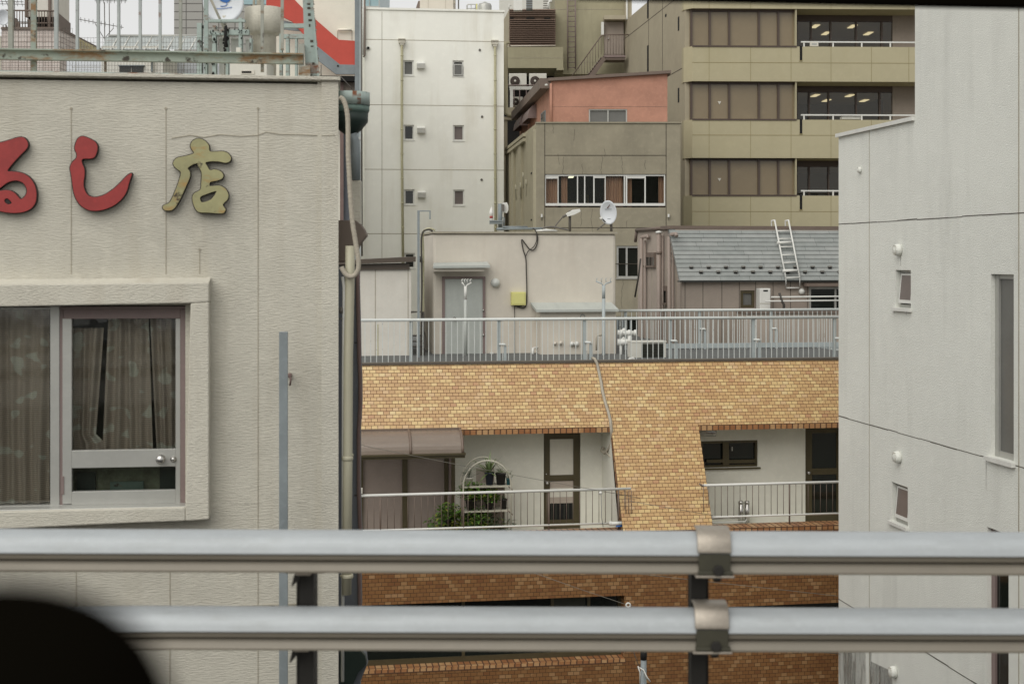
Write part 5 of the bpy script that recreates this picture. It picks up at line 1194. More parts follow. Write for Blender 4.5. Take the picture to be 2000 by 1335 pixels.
for x in (1262, 1273, 1283, 1293, 1303, 1312, 1321): u = FL.uz(x, 600)[0]; m.boxl(FL, u-.015, 0, u+.015, zrd-.5, 0, .004)
m.build('wall', None, mh)
# shingle face: overlapping courses
m = MB(); nc = 12; hgt = zrd-ze
for k in range(nc):
    t0, t1 = k/nc, (k+1)/nc; za, zb_ = ze+hgt*t0, ze+hgt*t1; oa, ob = .12-.72*t0, .12-.72*t1
    uo = VF.uz(1332, 546)[0]-.1-.06*t0; rr = random.Random(k); u = uo
    m.mat(M_SHLINE); m.poly3([VF.pt(uo, za, oa), VF.pt(uv1, za, oa), VF.pt(uv1, za-.012, oa+.03), VF.pt(uo, za-.012, oa+.03)])
    while u < uv1:
        L1 = rr.uniform(.45, 1.1); u2 = min(u+L1, uv1); m.mat(M_SHING if rr.random() < .6 else M_SHINGD)
        m.poly3([VF.pt(u, za-.012, oa+.032), VF.pt(u2-.006, za-.012, oa+.032), VF.pt(u2-.006, zb_, ob+.004), VF.pt(u, zb_, ob+.004)])
        m.mat(M_SHLINE); m.poly3([VF.pt(u2-.006, za-.012, oa+.031), VF.pt(u2+.004, za-.012, oa+.031), VF.pt(u2+.004, zb_, ob+.003), VF.pt(u2-.006, zb_, ob+.003)])
        u = u2
m.mat(M_SHING); uo = VF.uz(1332, 546)[0]; m.poly3([VF.pt(uo-.1, ze-.01, .15), VF.pt(uo-.1, ze-.05, .12), VF.pt(uo-.17, zrd-.02, -.62), VF.pt(uo-.17, zrd, -.60)])
m.mat(M_SHLINE).boxl(VF, uo-.1, ze-.05, uv1, ze-.02, -.05, .13)
rf = m.build('roof', None, mh)
m = MB().mat(M_BRNB); m.boxl(VF, uo-.2, zrd-.01, uv1, zrd+.07, -1.2, -.56)
m.tube([FL.pt(0, FL.uz(1258, 450)[1]+.02, .03), FL.pt(L_-.58, zrd+.03, .03)], .05, 6); m.tube([FL.pt(0, FL.uz(1258, 450)[1]+.02, .03), FL.pt(-.12, FL.uz(1258, 464)[1]-.1, .03)], .04, 6)
m.build('ridge_cap', None, mh)
# snow guards: two staggered rows of small metal cleats
gi = 0
for row, (y, x0, st) in enumerate(((521.5, 1350, 34), (531, 1369, 34))):
    for k in range(9):
        x = x0+k*st*.995
        if x > 1650: break
        z = VF.uz(x, y)[1]; t = (z-ze)/hgt; o = .12-.72*t+.03; p = VF.w(x, y, o)
        m = MB().mat(M_CHROME); m.wbox(p+Vector((0, 0, .02)), (.10, .05, .03)); m.mat(M_BLACK).wbox(p+Vector((0, -.005, -.015)), (.08, .05, .035)); m.build('snow_guard', None, rf); gi += 1
# openings
wn = window(mh, VF, *HB[0], o=-.02, fw=.07, fm=M_BRONZE, gm=M_GRGLASS, fd=.06)
wn = window(mh, VF, *HB[1], o=-.02, fw=.05, fm=M_ALU, gm=M_DKGLASS, fd=.06, vs=(1632,))
m = MB().mat(M_BRNB); m.box(VF, 1575, 553, 1700, 559, 0, .25); m.build('window_hood', None, mh)
u_ = FL.uz(1267, 510)[0]
for (x0, y0, x1, y1) in ((1260, 493, 1280, 522), (1296, 558, 1304, 595)):
    ua_, ub_ = FL.uz(x0, y0, .02)[0], FL.uz(x1, y0, .02)[0]; za_, zb_ = FL.uz((x0+x1)/2, y1, .02)[1], FL.uz((x0+x1)/2, y0, .02)[1]
    m = MB().mat(M_BRNB); m.boxl(FL, ua_, za_, ub_, za_+.05, 0, .07); m.boxl(FL, ua_, zb_-.12, ub_, zb_, 0, .05); m.boxl(FL, ua_, za_+.05, ua_+.04, zb_-.12, 0, .05); m.boxl(FL, ub_-.04, za_+.05, ub_, zb_-.12, 0, .05); wn = m.build('window', None, mh)
    m = MB().mat(M_DKGLASS); m.boxl(FL, ua_+.03, za_+.04, ub_-.03, zb_-.1, .01, .02); m.build('pane', None, wn)
for i, (x, yt, xe) in enumerate(((1253, 466, 1262), (1287, 456, 0), (1307, 462, 1313))):
    m = MB().mat(M_MPIPE); r_ = .055 if i == 1 else .045
    z1 = FL.uz(x, yt, .15)[1]; u = FL.uz(x, yt, .15)[0]
    m.tube([FL.pt(u, 6, .15), FL.pt(u, z1, .15)], r_, 10)
    if i == 1: m.mat(M_WHITE).lathe(FL.pt(u, z1, .15), [(.05, 0), (.085, .02), (.08, .05), (.001, .07)], n=12); m.mat(M_MPIPE).lathe(FL.pt(u, FL.uz(x, 496)[1], .15), [(.07, 0), (.07, .1)], n=12)
    else: m.tube([FL.pt(u, z1, .15), FL.pt(u+.02, z1+.05, .12), FL.pt(u+.35, z1+.06, .08), FL.pt(u+.4, z1, .08)], r_, 8)
    m.mat(M_MPIPE); u2 = FL.uz(x+7, yt, .06)[0]; m.tube([FL.pt(u2, 6, .06), FL.pt(u2, z1-.05, .06)], .03, 8)
    m.build('drain_stack', None, mh)
m = MB().mat(M_WHITE); u = FL.uz(1315, 500, .08)[0]
for y in (494, 507): m.lathe(FL.w(1315, y, 0), [(.05, 0), (.06, .08), (.02, .12)], FL.n.to_3d(), 10)
m.build('vent_cap', None, mh)
m = MB().mat(M_CABLE); m.tube([P(1251, 505, 33), P(1247, 540, 33), P(1240, 580, 33)], .022, 5); tag(m.build('hanging_rod'), 'dark thin rod hanging at the left corner of the mauve house', 'rod')
# lower storey volume that the terrace stands on, far parapet
m = MB().mat(M_MAUVEL); m.boxl(VF, VF.uz(1440, 620)[0], zFL-.4, uv1, VF.uz(1480, 612, .5)[1], 0, .5); m.mat(M_BRNB).boxl(VF, VF.uz(1438, 620)[0], VF.uz(1480, 612, .5)[1], uv1, VF.uz(1480, 610, .5)[1]+.03, 0, .54)
m.build('bay', None, mh)
m = MB().mat(M_WHITE)
f_ = VF.shifted(.45); m.tube([f_.w(1506, 580), f_.w(1700, 578)], .018, 8); m.tube([f_.w(1494, 588), f_.w(1700, 586)], .018, 8)
tag(m.build('clothes_poles'), 'two thin white horizontal laundry poles in front of the mauve house', 'laundry poles')
m = MB().mat(M_CABLE); m.tube([f_.w(1522, 572), f_.w(1528, 590), f_.w(1531, 594), f_.w(1531, 612)], .03, 6)
tag(m.build('pole_hook'), 'dark bent bracket holding the laundry poles', 'bracket')
m = MB().mat(M_WHITE); m.lathe(VF.w(1565, 569, 0), [(.07, 0), (.08, .03), (.05, .08), (.001, .09)], VF.n.to_3d(), 16); m.build('vent_cap', None, mh)
T = thing('water_heater', 'white wall-hung water heater beside the small mauve house window', 'water heater', VF.w(1494, 612, .3))
m = MB().mat(M_WHITE); m.box(VF.shifted(.0), 1484, 563, 1505, 612, 0, .28); m.build('case', None, T, bevel=.012)
m = MB().mat(M_BLACK); m.box(VF, 1491, 566, 1500, 569, .28, .285); m.mat(M_GROOVE).box(VF, 1484, 592, 1505, 593, .28, .284); m.build('exhaust_slot', None, T)
# ladder on the shingles
T = thing('ladder', 'white metal ladder laid against the grey shingle roof', 'ladder', VF.w(1553, 546, .2))
m = MB().mat(M_WHITE)
def lad(x, y, e=.10):
    z = VF.uz(x, y)[1]; t = (z-ze)/hgt; o = .12-.72*t+e
    for _ in range(4): z = VF.uz(x, y, o)[1]; t = (z-ze)/hgt; o = .12-.72*t+e
    return VF.w(x, y, o)
Lt, Lb, Rt, Rb = (1513, 430), (1535, 543), (1540, 430), (1562, 542)
for a_, b_ in ((Lt, Lb), (Rt, Rb)):
    m = MB().mat(M_WHITE); m.tube([lad(*a_), lad(*b_)], .021, 8); m.tube([lad(*a_), lad(a_[0]-6, a_[1]+1, -.1), lad(a_[0]-6, a_[1]+12, -.12)], .02, 6); m.tube([lad(*b_), VF.w(b_[0], b_[1]+20, .06)], .012, 5); m.build('stile', None, T)
for t in (.185, .32, .46, .6, .735, .87, .995):
    m = MB().mat(M_WHITE); a_ = Vector(Lt).lerp(Vector(Lb), t); b_ = Vector(Rt).lerp(Vector(Rb), t); m.tube([lad(*a_), lad(*b_)], .018 if t not in (.4, .87) else .03, 6); m.build('rung', None, T)
m = MB().mat(M_WHITE); m.tube([lad(1518, 474, .13), lad(1545, 473, .13)], .035, 6); m.tube([lad(1529, 529, .13), lad(1556, 528, .13)], .035, 6); m.tube([VF.w(1536, 562, .06), VF.w(1560, 562, .06)], .02, 6); m.build('brace', None, T)
# far railing of the terrace and its parapet
trail('terrace_railing', 'far white terrace railing with a blue-grey flat bar in front of the mauve house', 1205, 1690, 605, sl(zT)-4.0, .112, ((1222, 0), (1367, 642), (1507, 641)), 0, flat=(670, 679), yl=685)
m = MB().mat(M_RAILB); f_ = BFc.shifted(sl(zT)-4.3); m.boxl(f_, f_.uz(1310, 690)[0], zFL-.2, f_.uz(1700, 690)[0], f_.uz(1450, 678)[1], -.2, 0); m.mat(M_SKIRT).boxl(f_, f_.uz(1310, 690)[0], zFL-.2, f_.uz(1700, 690)[0], zFL+.22, 0, 1.2)
tag(m.build('terrace_parapet'), 'low blue-grey parapet strip behind the far terrace railing', 'parapet')
# AC unit and white pipes
AU = facgrid(1268, 29.6)
T = thing('ac_unit', 'white outdoor air-conditioner seen from behind with a dark finned back, on the terrace', 'air conditioner', AU.w(1268, 704))
m = MB().mat(M_ACW); m.box(AU, 1233, 667, 1301, 712, -.02, 0); m.box(AU, 1233, 666, 1302, 669, -.32, .02); m.box(AU, 1233, 669, 1253, 712, -.30, .015); m.box(AU, 1297, 669, 1301, 712, -.30, .015); m.build('case', None, T, bevel=.006)
m = MB().mat(M_GRILLE); m.box(AU, 1253, 671, 1297, 712, 0, .006); m.mat(M_BLACK)
for k in range(14): m.box(AU, 1253, 671+k*3, 1297, 672+k*3, .006, .009)
m.build('fin_grille', None, T)
m = MB().mat(M_WHITE); zz = 30.6
m.tube([P(1206, 649, zz), P(1242, 651, zz)], .055, 12); m.tube([P(1206, 668, zz), P(1232, 668, zz)], .07, 12); m.tube([P(1212, 650, zz), P(1219, 644, zz), P(1222, 650, zz)], .05, 10); m.tube([P(1211, 668, zz), P(1218, 660, zz), P(1223, 668, zz)], .04, 8); m.tube([P(1230, 651, zz), P(1230, 668, zz), P(1228, 705, zz)], .05, 10)
m.tube([P(1212, 668, zz), P(1213, 705, zz)], .03, 8)
for x in (1213, 1229, 1241): m.lathe(P(x, 650, zz), [(.07, -.03), (.07, .03)], (1, 0, 0), 12)
tag(m.build('wrapped_pipes'), 'thick white wrapped pipes between the stair house and the air conditioner', 'pipes')
m = MB().mat(M_WHITE); m.tube([P(1228, 706, 29)+Vector((0, 0, .03)), P(1230, 701, 29), P(1236, 699, 29), P(1240, 705, 29)], .03, 8); tag(m.build('pipe_elbow'), 'small white pipe elbow in front of the air conditioner case', 'pipe')
# ================================================================== CREAM TALL BUILDING
CB = facgrid(850, 58.3, .12)
cb = thing('cream_building', 'tall cream rendered building with small square windows and two olive drainpipes', 'building', base_of(CB, 850))
m = MB().mat(M_CREAM)
WN = []
for k, y in enumerate((118, 244, 370, 494)):
    WN.append((787.5+k*.8, y, 808+k*.8, y+30)); 
    if k < 3: WN.append((884+k*.8, y+.5, 905.5+k*.8, y+31.5))
W = m.walls(CB, 712, 20.5, 984, 600, WN, 0, .22, M_CREAM, z0=0)
uc0, uc1, zc_ = W[0], W[2], W[3]
m.boxl(CB, uc0, 0, uc1, zc_, -14, -.3); m.boxl(CB, uc0-.03, zc_-.02, uc1+.03, zc_+.06, -14, .05)
m.boxl(CB, CB.uz(735, 100)[0]-1.6, 0, uc0, zc_+.05, -10, -.2)
m.mat(M_GROOVE)
for y in (79.5, 206, 331.5, 456.5): z = CB.uz(850, y)[1]; m.boxl(CB, uc0, z-.012, uc1, z+.012, 0, .005)
u = CB.uz(746, 300)[0]; m.boxl(CB, u-.010, 0, u+.010, zc_-.1, 0, .004)
m.build('wall', None, cb)
gl = [M_GRGLASS, M_GRGLASS, M_DKGLASS, M_GRGLASS2, M_DKGLASS, M_GRGLASS2, M_DKGLASS]
for i, h in enumerate(WN):
    wn = window(cb, CB, *h, o=-.05, fw=.06, fm=M_WHITE, gm=gl[i], fd=.08, sill=.07)
    if i == 1:
        m = MB().mat(M_ALU); a = CB.shifted(.05); m.box(a, h[0]+2, h[1]+7, h[0]+4, h[3]-2, -.05, 0); m.box(a, h[2]-4, h[1]+7, h[2]-2, h[3]-2, -.05, 0); m.box(a, h[0]+4, h[1]+7, h[2]-4, h[1]+9, -.05, 0); m.box(a, h[0]+4, h[3]-4, h[2]-4, h[3]-2, -.05, 0); m.mat(M_GRGLASS).box(a, h[0]+3, h[1]+8, h[2]-3, h[3]-3, -.03, -.02); m.build('open_sash', None, wn)
for k, y in enumerate((121, 247, 373)):
    m = MB().mat(M_MAUVEP); x = 814+k*.8; m.hexa([CB.w(x, y+12.5, .16), CB.w(x+15.5, y+12.5, .16), CB.w(x+15.5, y+3, .22), CB.w(x, y+3, .22)], [CB.w(x, y+13, 0), CB.w(x+15.5, y+13, 0), CB.w(x+15.5, y, 0), CB.w(x, y, 0)])
    m.mats = [M_WHITE]; m.build('vent_hood', None, cb)
for x0, x1, yt, yb, hx in ((783, 787, 88, 600, (779, 76, 791, 88)), (965, 969.5, 90, 600, (961, 79, 973, 91))):
    m = MB().mat(M_PIPEOL); a = CB.shifted(.14); xm = (x0+x1)/2; dx = 1.5 if x0 < 900 else .8
    m.tube([a.w((hx[0]+hx[2])/2, hx[3]-1, 0), a.w((hx[0]+hx[2])/2, hx[3]+3, 0), a.w(xm, hx[3]+10, 0), a.w(xm, 300, 0), a.w(xm+dx*2, 600, 0)], .052, 10)
    m.mat(M_STUCCO2).box(CB, hx[0], hx[1], hx[2], hx[3]-4, 0, .22); m.box(CB, hx[0]+2, hx[3]-4, hx[2]-2, hx[3], .02, .2); m.box(CB, hx[0]-1, hx[1]-1, hx[2]+1, hx[1]+1, 0, .26)
    m.mat(M_PIPEOL)
    for y in range(110, 480, 48): m.lathe(a.w(xm+dx*2*(max(0, y-300)/300), y, 0), [(.062, 0), (.062, .06)], n=10)
    m.build('drainpipe', None, cb)
m = MB().mat(M_ANT)
for x, y in ((937, 98), (941.5, 228), (940.5, 351)): m.lathe(CB.w(x, y, 0), [(.05, 0), (.05, .03)], CB.n.to_3d(), 10)
m.build('wall_plug', None, cb)
m = MB().mat(M_WHITE); m.lathe(CB.w(719, 94, 0), [(.075, 0), (.075, .06)], CB.n.to_3d(), 14); m.mat(M_BLACK).lathe(CB.w(719, 94, .06), [(.055, 0), (.055, .01)], CB.n.to_3d(), 14); m.build('vent_cap', None, cb)
m = MB().mat(M_WHITE); m.tube([CB.w(709.5, -40, .12), CB.w(709.5, 108, .12)], .03, 8); m.mat(M_BROWNF).tube([CB.w(712.5, -40, .12), CB.w(712.5, 108, .12), CB.w(710, 112, .12)], .035, 8); m.mat(M_ANT).tube([CB.w(705.5, -40, .1), CB.w(707, 500, .1)], .035, 8)
tag(m.build('riser_pipes'), 'thin vertical pipes down the left edge of the tall cream building', 'pipes')
# things on and behind its roof
def bx(name, label, cat, x0, y0, x1, y1, Y, d, mm, zb=None, extra=None):
    f = Fac(x0, Y, x1, Y); m = MB().mat(mm); u0, z1 = f.uz(x0, y0); u1, z0 = f.uz(x1, y1); m.boxl(f, u0, z0 if zb is None else zb, u1, z1, -d, 0)
    if extra: extra(m, f)
    return tag(m.build(name), label, cat)
def ex(m, f):
    m.mat(M_BRNB); m.hexa([f.w(811, 20, 0), f.w(820, 20, 0), f.w(820, 2, 0), f.w(817, 2, 0)], [f.w(811, 20, -2), f.w(820, 20, -2), f.w(820, 2, -2), f.w(817, 2, -2)]); m.mat(M_GROOVE)
    for x in (836, 870): m.box(f, x, -40, x+.6, 30, 0, .01)
    m.box(f, 886, 2, 889, 7, 0, .2)
bx('roof_hut', 'pinkish beige roof hut behind the parapet of the tall cream building', 'roof hut', 820, -50, 885, 40, 66, 3, M_PENT, extra=ex)
m = MB().mat(M_ALU); c = P(947, 40, 64)
m.lathe((c.x, c.y, 0), [(.30, c.z-1.4), (.30, P(0, 12, 64).z), (.27, P(0, 8, 64).z), (.12, P(0, 6, 64).z), (.05, P(0, 4, 64).z)], n=20); m.mat(M_YBOX).tube([P(931, 8, 63.6), P(931, 30, 63.6)], .04, 6)
m.mat(M_ALU).tube([P(912, 30, 63), P(912, 11, 63), P(914, 9, 63), P(929, 9, 63), P(929, 30, 63)], .03, 6); m.tube([P(912, 17, 63), P(929, 17, 63)], .02, 5); m.tube([P(920, 9, 63), P(920, 30, 63)], .02, 5)
tag(m.build('water_tank'), 'small round steel water tank with guard rail on the cream building roof', 'water tank')
m = MB().mat(M_ANT); m.tube([P(895.5, -60, 62), P(895.5, 30, 62)], .03, 6); tag(m.build('roof_pole'), 'thin dark pole on the roof of the tall cream building', 'pole')
# light blue glass box behind
def exg(m, f):
    m.mat(M_ALU).box(f, 700, 12, 741, 15, 0, .1); m.box(f, 721, -60, 722, 12, 0, .08); m.box(f, 739.5, -60, 741, 12, 0, .08)
bx('glass_block', 'pale blue glazed block rising behind the left of the cream roof', 'building', 680, -120, 741, 15, 95, 8, M_FARB, zb=0, extra=exg)
bx('far_tower', 'plain white far building between the cream roof and the louvred plant screen', 'building', 975, -80, 1090, 60, 120, 8, M_FAR, zb=0)
# ================================================================== OLIVE BUILDING with louvre screen and outside stair
OF = Fac(985, 76, 1240, 76)
ob = thing('olive_building', 'olive grey building with a louvred plant screen and an outside steel stair', 'building', base_of(OF, 1150))
m = MB().mat(M_OLIVE)
m.box(OF, 1084, -160, 1234, 145, -10, 0)
m.boxl(OF, OF.uz(1084, 0)[0], 0, OF.uz(1234, 0)[0], OF.uz(1100, 150)[1], -10, -1.5)
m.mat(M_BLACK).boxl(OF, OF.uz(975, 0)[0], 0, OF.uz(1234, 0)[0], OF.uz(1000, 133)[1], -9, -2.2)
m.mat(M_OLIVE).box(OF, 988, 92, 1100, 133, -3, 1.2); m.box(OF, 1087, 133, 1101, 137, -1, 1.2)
m.mat(M_GROOVE); m.box(OF, 1084, 18, 1234, 18.8, 0, .01); m.box(OF, 988, 113, 1101, 113.6, 1.2, 1.21); m.box(OF, 1084, 121, 1180, 121.6, 0, .01)
m.mat(M_OLIVED).box(OF, 1221, -160, 1234, 150, 0, .5)
m.build('wall', None, ob)
m = MB().mat(M_LOUV); L2 = OF.shifted(1.0)
m.box(L2, 995, 18, 1085, 92, -2.5, -.16)
m.mat(M_OLIVED).hexa([L2.w(983, 40, -1.5), L2.w(995, 18, -.1), L2.w(995, 92, -.1), L2.w(983, 90, -1.5)], [L2.w(985, 40, -2), L2.w(996, 18, -.3), L2.w(996, 92, -.3), L2.w(985, 90, -2)])
m.build('screen_housing', None, ob)
for k in range(19):
    y = 18.6+k*3.75
    if 33 < y < 37: continue
    m = MB().mat(M_LOUV); u0, z = L2.uz(994, y); u1 = L2.uz(1085, y)[0]
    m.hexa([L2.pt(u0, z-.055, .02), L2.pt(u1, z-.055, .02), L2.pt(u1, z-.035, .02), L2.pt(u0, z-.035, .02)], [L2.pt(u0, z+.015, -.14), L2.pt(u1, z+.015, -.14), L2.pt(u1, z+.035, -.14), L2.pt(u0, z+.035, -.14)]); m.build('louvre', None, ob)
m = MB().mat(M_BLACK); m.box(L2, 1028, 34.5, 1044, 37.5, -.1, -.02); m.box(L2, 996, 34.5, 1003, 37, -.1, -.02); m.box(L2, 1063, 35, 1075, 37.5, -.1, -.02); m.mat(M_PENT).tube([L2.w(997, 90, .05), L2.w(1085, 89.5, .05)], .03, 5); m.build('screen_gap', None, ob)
def roofbits():
    m = MB().mat(M_WHITE); f = Fac(1000, 72, 1100, 72)
    m.box(f, 1003, -60, 1020, 20, -.5, 0); m.mat(M_STEELB).box(f, 1028, -60, 1040, 18, -.5, 0); m.mat(M_ANT)
    for k in range(7): m.box(f, 1028, -12+k*4.5, 1040, -10+k*4.5, 0, .02); m.box(f, 1061, -12+k*4.5, 1071, -10+k*4.5, 0, .02)
    m.mat(M_WHITE).tube([f.w(1071, 18), f.w(1071, 6), f.w(1074, 3), f.w(1078, 3)], .06, 6); m.tube([f.w(994, 18), f.w(995, 8), f.w(998, 12)], .03, 5)
    tag(m.build('rooftop_units'), 'white rooftop units with grey louvres standing on the louvred plant screen', 'rooftop units')
roofbits()
def ladder2():
    T = thing('roof_ladder', 'thin dark steel ladder fixed up the olive grey wall', 'ladder', OF.w(1116, 140, .2)); f = OF.shifted(.25)
    for x in (1109, 1124):
        m = MB().mat(M_MAUVE); m.tube([f.w(x-.6, -60), f.w(x, 136)], .035, 5); m.build('stile', None, T)
    for k in range(15): m = MB().mat(M_MAUVE); m.tube([f.w(1109, -8+k*10), f.w(1124, -8+k*10)], .022, 4); m.build('rung', None, T)
ladder2()
m = MB().mat(M_MAUVEP); m.box(OF, 1180, 43, 1218, 108, .5, .54); dd = m.build('door', None, ob)
m = MB().mat(M_CHROME); m.lathe(OF.w(1188, 76, .54), [(.05, 0), (.04, .08), (.001, .09)], (0, -1, 0), 8); m.build('handle', None, dd)
m = MB().mat(M_OLIVED); m.box(OF, 1180, 30, 1222, 38, 0, 1.1); m.mat(M_WHITE).box(OF, 1174.5, 43, 1179.5, 68, .4, .8); m.build('door_hood', None, ob)
m = MB().mat(M_WHITE); m.tube([OF.w(1224, -60, .6), OF.w(1225, 120, .6)], .05, 6); m.build('wall_pipe', None, ob)
def stairs():
    T = thing('steel_stair', 'brown steel outside stair and landing below the mauve door', 'stair', OF.w(1150, 150, 1))
    f = OF.shifted(1.6); m = MB().mat(M_MAUVE); m.box(f, 1179, 108, 1222, 112, -1.1, 0); m.mat(M_BRNB).box(f, 1179, 112, 1221, 117, -1.1, -.05); m.poly(f, [(1179, 109), (1183, 117), (1160, 150), (1148, 150)], -.1, 0); m.poly(f, [(1179, 109), (1183, 117), (1160, 150), (1148, 150)], -1.0, -.9)
    m.build('stringer', None, T)
    for k in range(8):
        y = 112+k*5; x = 1178-k*3.9; m = MB().mat(M_MAUVE); m.box(f, x-5, y, x+1, y+1.2, -.9, -.1); m.build('tread', None, T)
    m = MB().mat(M_BRNB); m.tube([f.w(1228, 68), f.w(1180, 68), f.w(1173, 72), f.w(1115, 152)], .03, 6); m.tube([f.w(1222, 106), f.w(1179, 106)], .02, 5); m.build('handrail', None, T)
    for k in range(8):
        x = 1181+k*5.6; m = MB().mat(M_BRNB); m.tube([f.w(x, 68), f.w(x, 108)], .012, 4); m.build('baluster', None, T)
    for k in range(10):
        x = 1174-k*5.4; yt = 72+(1173-x)*1.38; m = MB().mat(M_BRNB); m.tube([f.w(x, yt), f.w(x, min(yt+36, 153))], .012, 4); m.build('baluster', None, T)
stairs()
# air conditioners in the dark recess
AC = Fac(990, 72, 1080, 72)
def acu(x0, y0, x1, y1, lab, fan):
    T = thing('air_conditioner', lab, 'air conditioner', AC.w((x0+x1)/2, y1), 'outdoor units in the dark recess')
    m = MB().mat(M_ACW); m.box(AC, x0, y0, x1, y1, -.8, 0); m.build('case', None, T, bevel=.02)
    m = MB().mat(M_FAN); c = AC.w(fan[0], fan[1], 0); r_ = fan[2]/FPX*72
    m.lathe(c, [(r_, 0), (r_, .05), (r_*.9, .07), (.001, .07)], (0, -1, 0), 24); m.mat(M_ACW).lathe(c+Vector((0, -.07, 0)), [(r_*.22, 0), (r_*.22, .03), (.001, .03)], (0, -1, 0), 12)
    m.mat(M_BLACK)
    for q_ in (.4, .62, .84): m.tube([c+Vector((r_*q_*math.cos(a_*.2618), -.075, r_*q_*math.sin(a_*.2618))) for a_ in range(25)], .012, 4)
    m.build('fan_guard', None, T)
acu(994, 143.5, 1028.5, 168, 'left one of the pair of white outdoor units under the olive parapet', (1006, 158.5, 9.6))
acu(1033.5, 143.5, 1067.5, 168, 'right one of the pair of white outdoor units under the olive parapet', (1045, 158.5, 9.6))
acu(1000, 189, 1021, 208, 'small outdoor unit lower down, inside the white steel frame', (1007, 199, 7))
m = MB().mat(M_WHITE); A2 = AC.shifted(.6); m.box(A2, 995, 169, 1062, 175, -.3, 0); m.box(A2, 996, 175, 1002, 218, -.3, 0); m.mat(M_MAUVE); m.tube([A2.w(990, 166.5, .2), A2.w(1062, 166.5, .2)], .03, 5)
for x in (1004, 1015, 1028): m.tube([A2.w(x, 175), A2.w(x, 212)], .022, 4)
m.mat(M_OLIVED).box(A2, 991, 210, 1015, 222, -.6, .1)
tag(m.build('unit_frame'), 'white steel frame carrying the outdoor units in the dark recess', 'frame')
m = MB().mat(M_OLIVE); f = Fac(980, 66, 1010, 66); m.tube([f.w(985, 84), f.w(987, 88), f.w(988, 150), f.w(988, 222), f.w(994, 225), f.w(1012, 225)], .10, 8); m.tube([f.w(985, 84), f.w(996, 84)], .06, 6); m.mat(M_OLIVED).box(f, 982, 228, 1001, 234, -.4, 0); m.boxl(f, f.uz(982, 0)[0], 0, f.uz(991, 0)[0], f.uz(985, 234)[1], -.8, -.1)
tag(m.build('downpipe'), 'olive downpipe elbowing in the dark gap beside the cream building', 'downpipe')
# ================================================================== YELLOW OFFICE BLOCK
YF = Fac(1338, 62.0, 1790, 62.3)
yb = thing('office_building', 'mustard-banded office building with brown blind windows and glazed balconies', 'building', base_of(YF, 1560))
y0u, y1u = YF.uz(1352, 300)[0], YF.uz(1900, 300)[0]; ys = YF.uz(1338, 300)[0]
def zz_(y): return YF.uz(1450, y)[1]
bands = [(-60, 17), (91, 159), (234, 308.5), (382, 520)]
for i, (ya, yb_) in enumerate(bands):
    m = MB().mat(M_YEL); z1, z0 = zz_(ya), zz_(yb_) if i < 3 else 0
    n_ = YF.n; 
    top = [YF.pt(ys, z1, -.45), YF.pt(y0u, z1, 0), YF.pt(y1u, z1, 0), YF.pt(y1u, z1, -12), YF.pt(ys, z1, -12)]
    m.hexa(top, [Vector((p.x, p.y, z0)) for p in top])
    m.mat(M_YELJ)
    for yj in ((122.5,), (264,), (413,)) [i-1] if i else ():
        m.boxl(YF, y0u, zz_(yj)-.012, y1u, zz_(yj)+.012, 0, .005)
    for x in (1385, 1466, 1545, 1623, 1702, 1775): u = YF.uz(x, 200)[0]; m.boxl(YF, u-.01, z0, u+.01, z1, 0, .004)
    if i and i < 4:
        m.mat(M_BRFR); m.box(YF, 1352, ya-2, 1556, ya+1, -.2, .03)
        m.mat(M_BLACK).box(YF, 1562, ya-1, 1567, ya+27, 0, .006); m.mat(M_YELJ).box(YF, 1561.5, ya+27, 1567.5, ya+29, 0, .02)
    m.build('spandrel_band', None, yb)
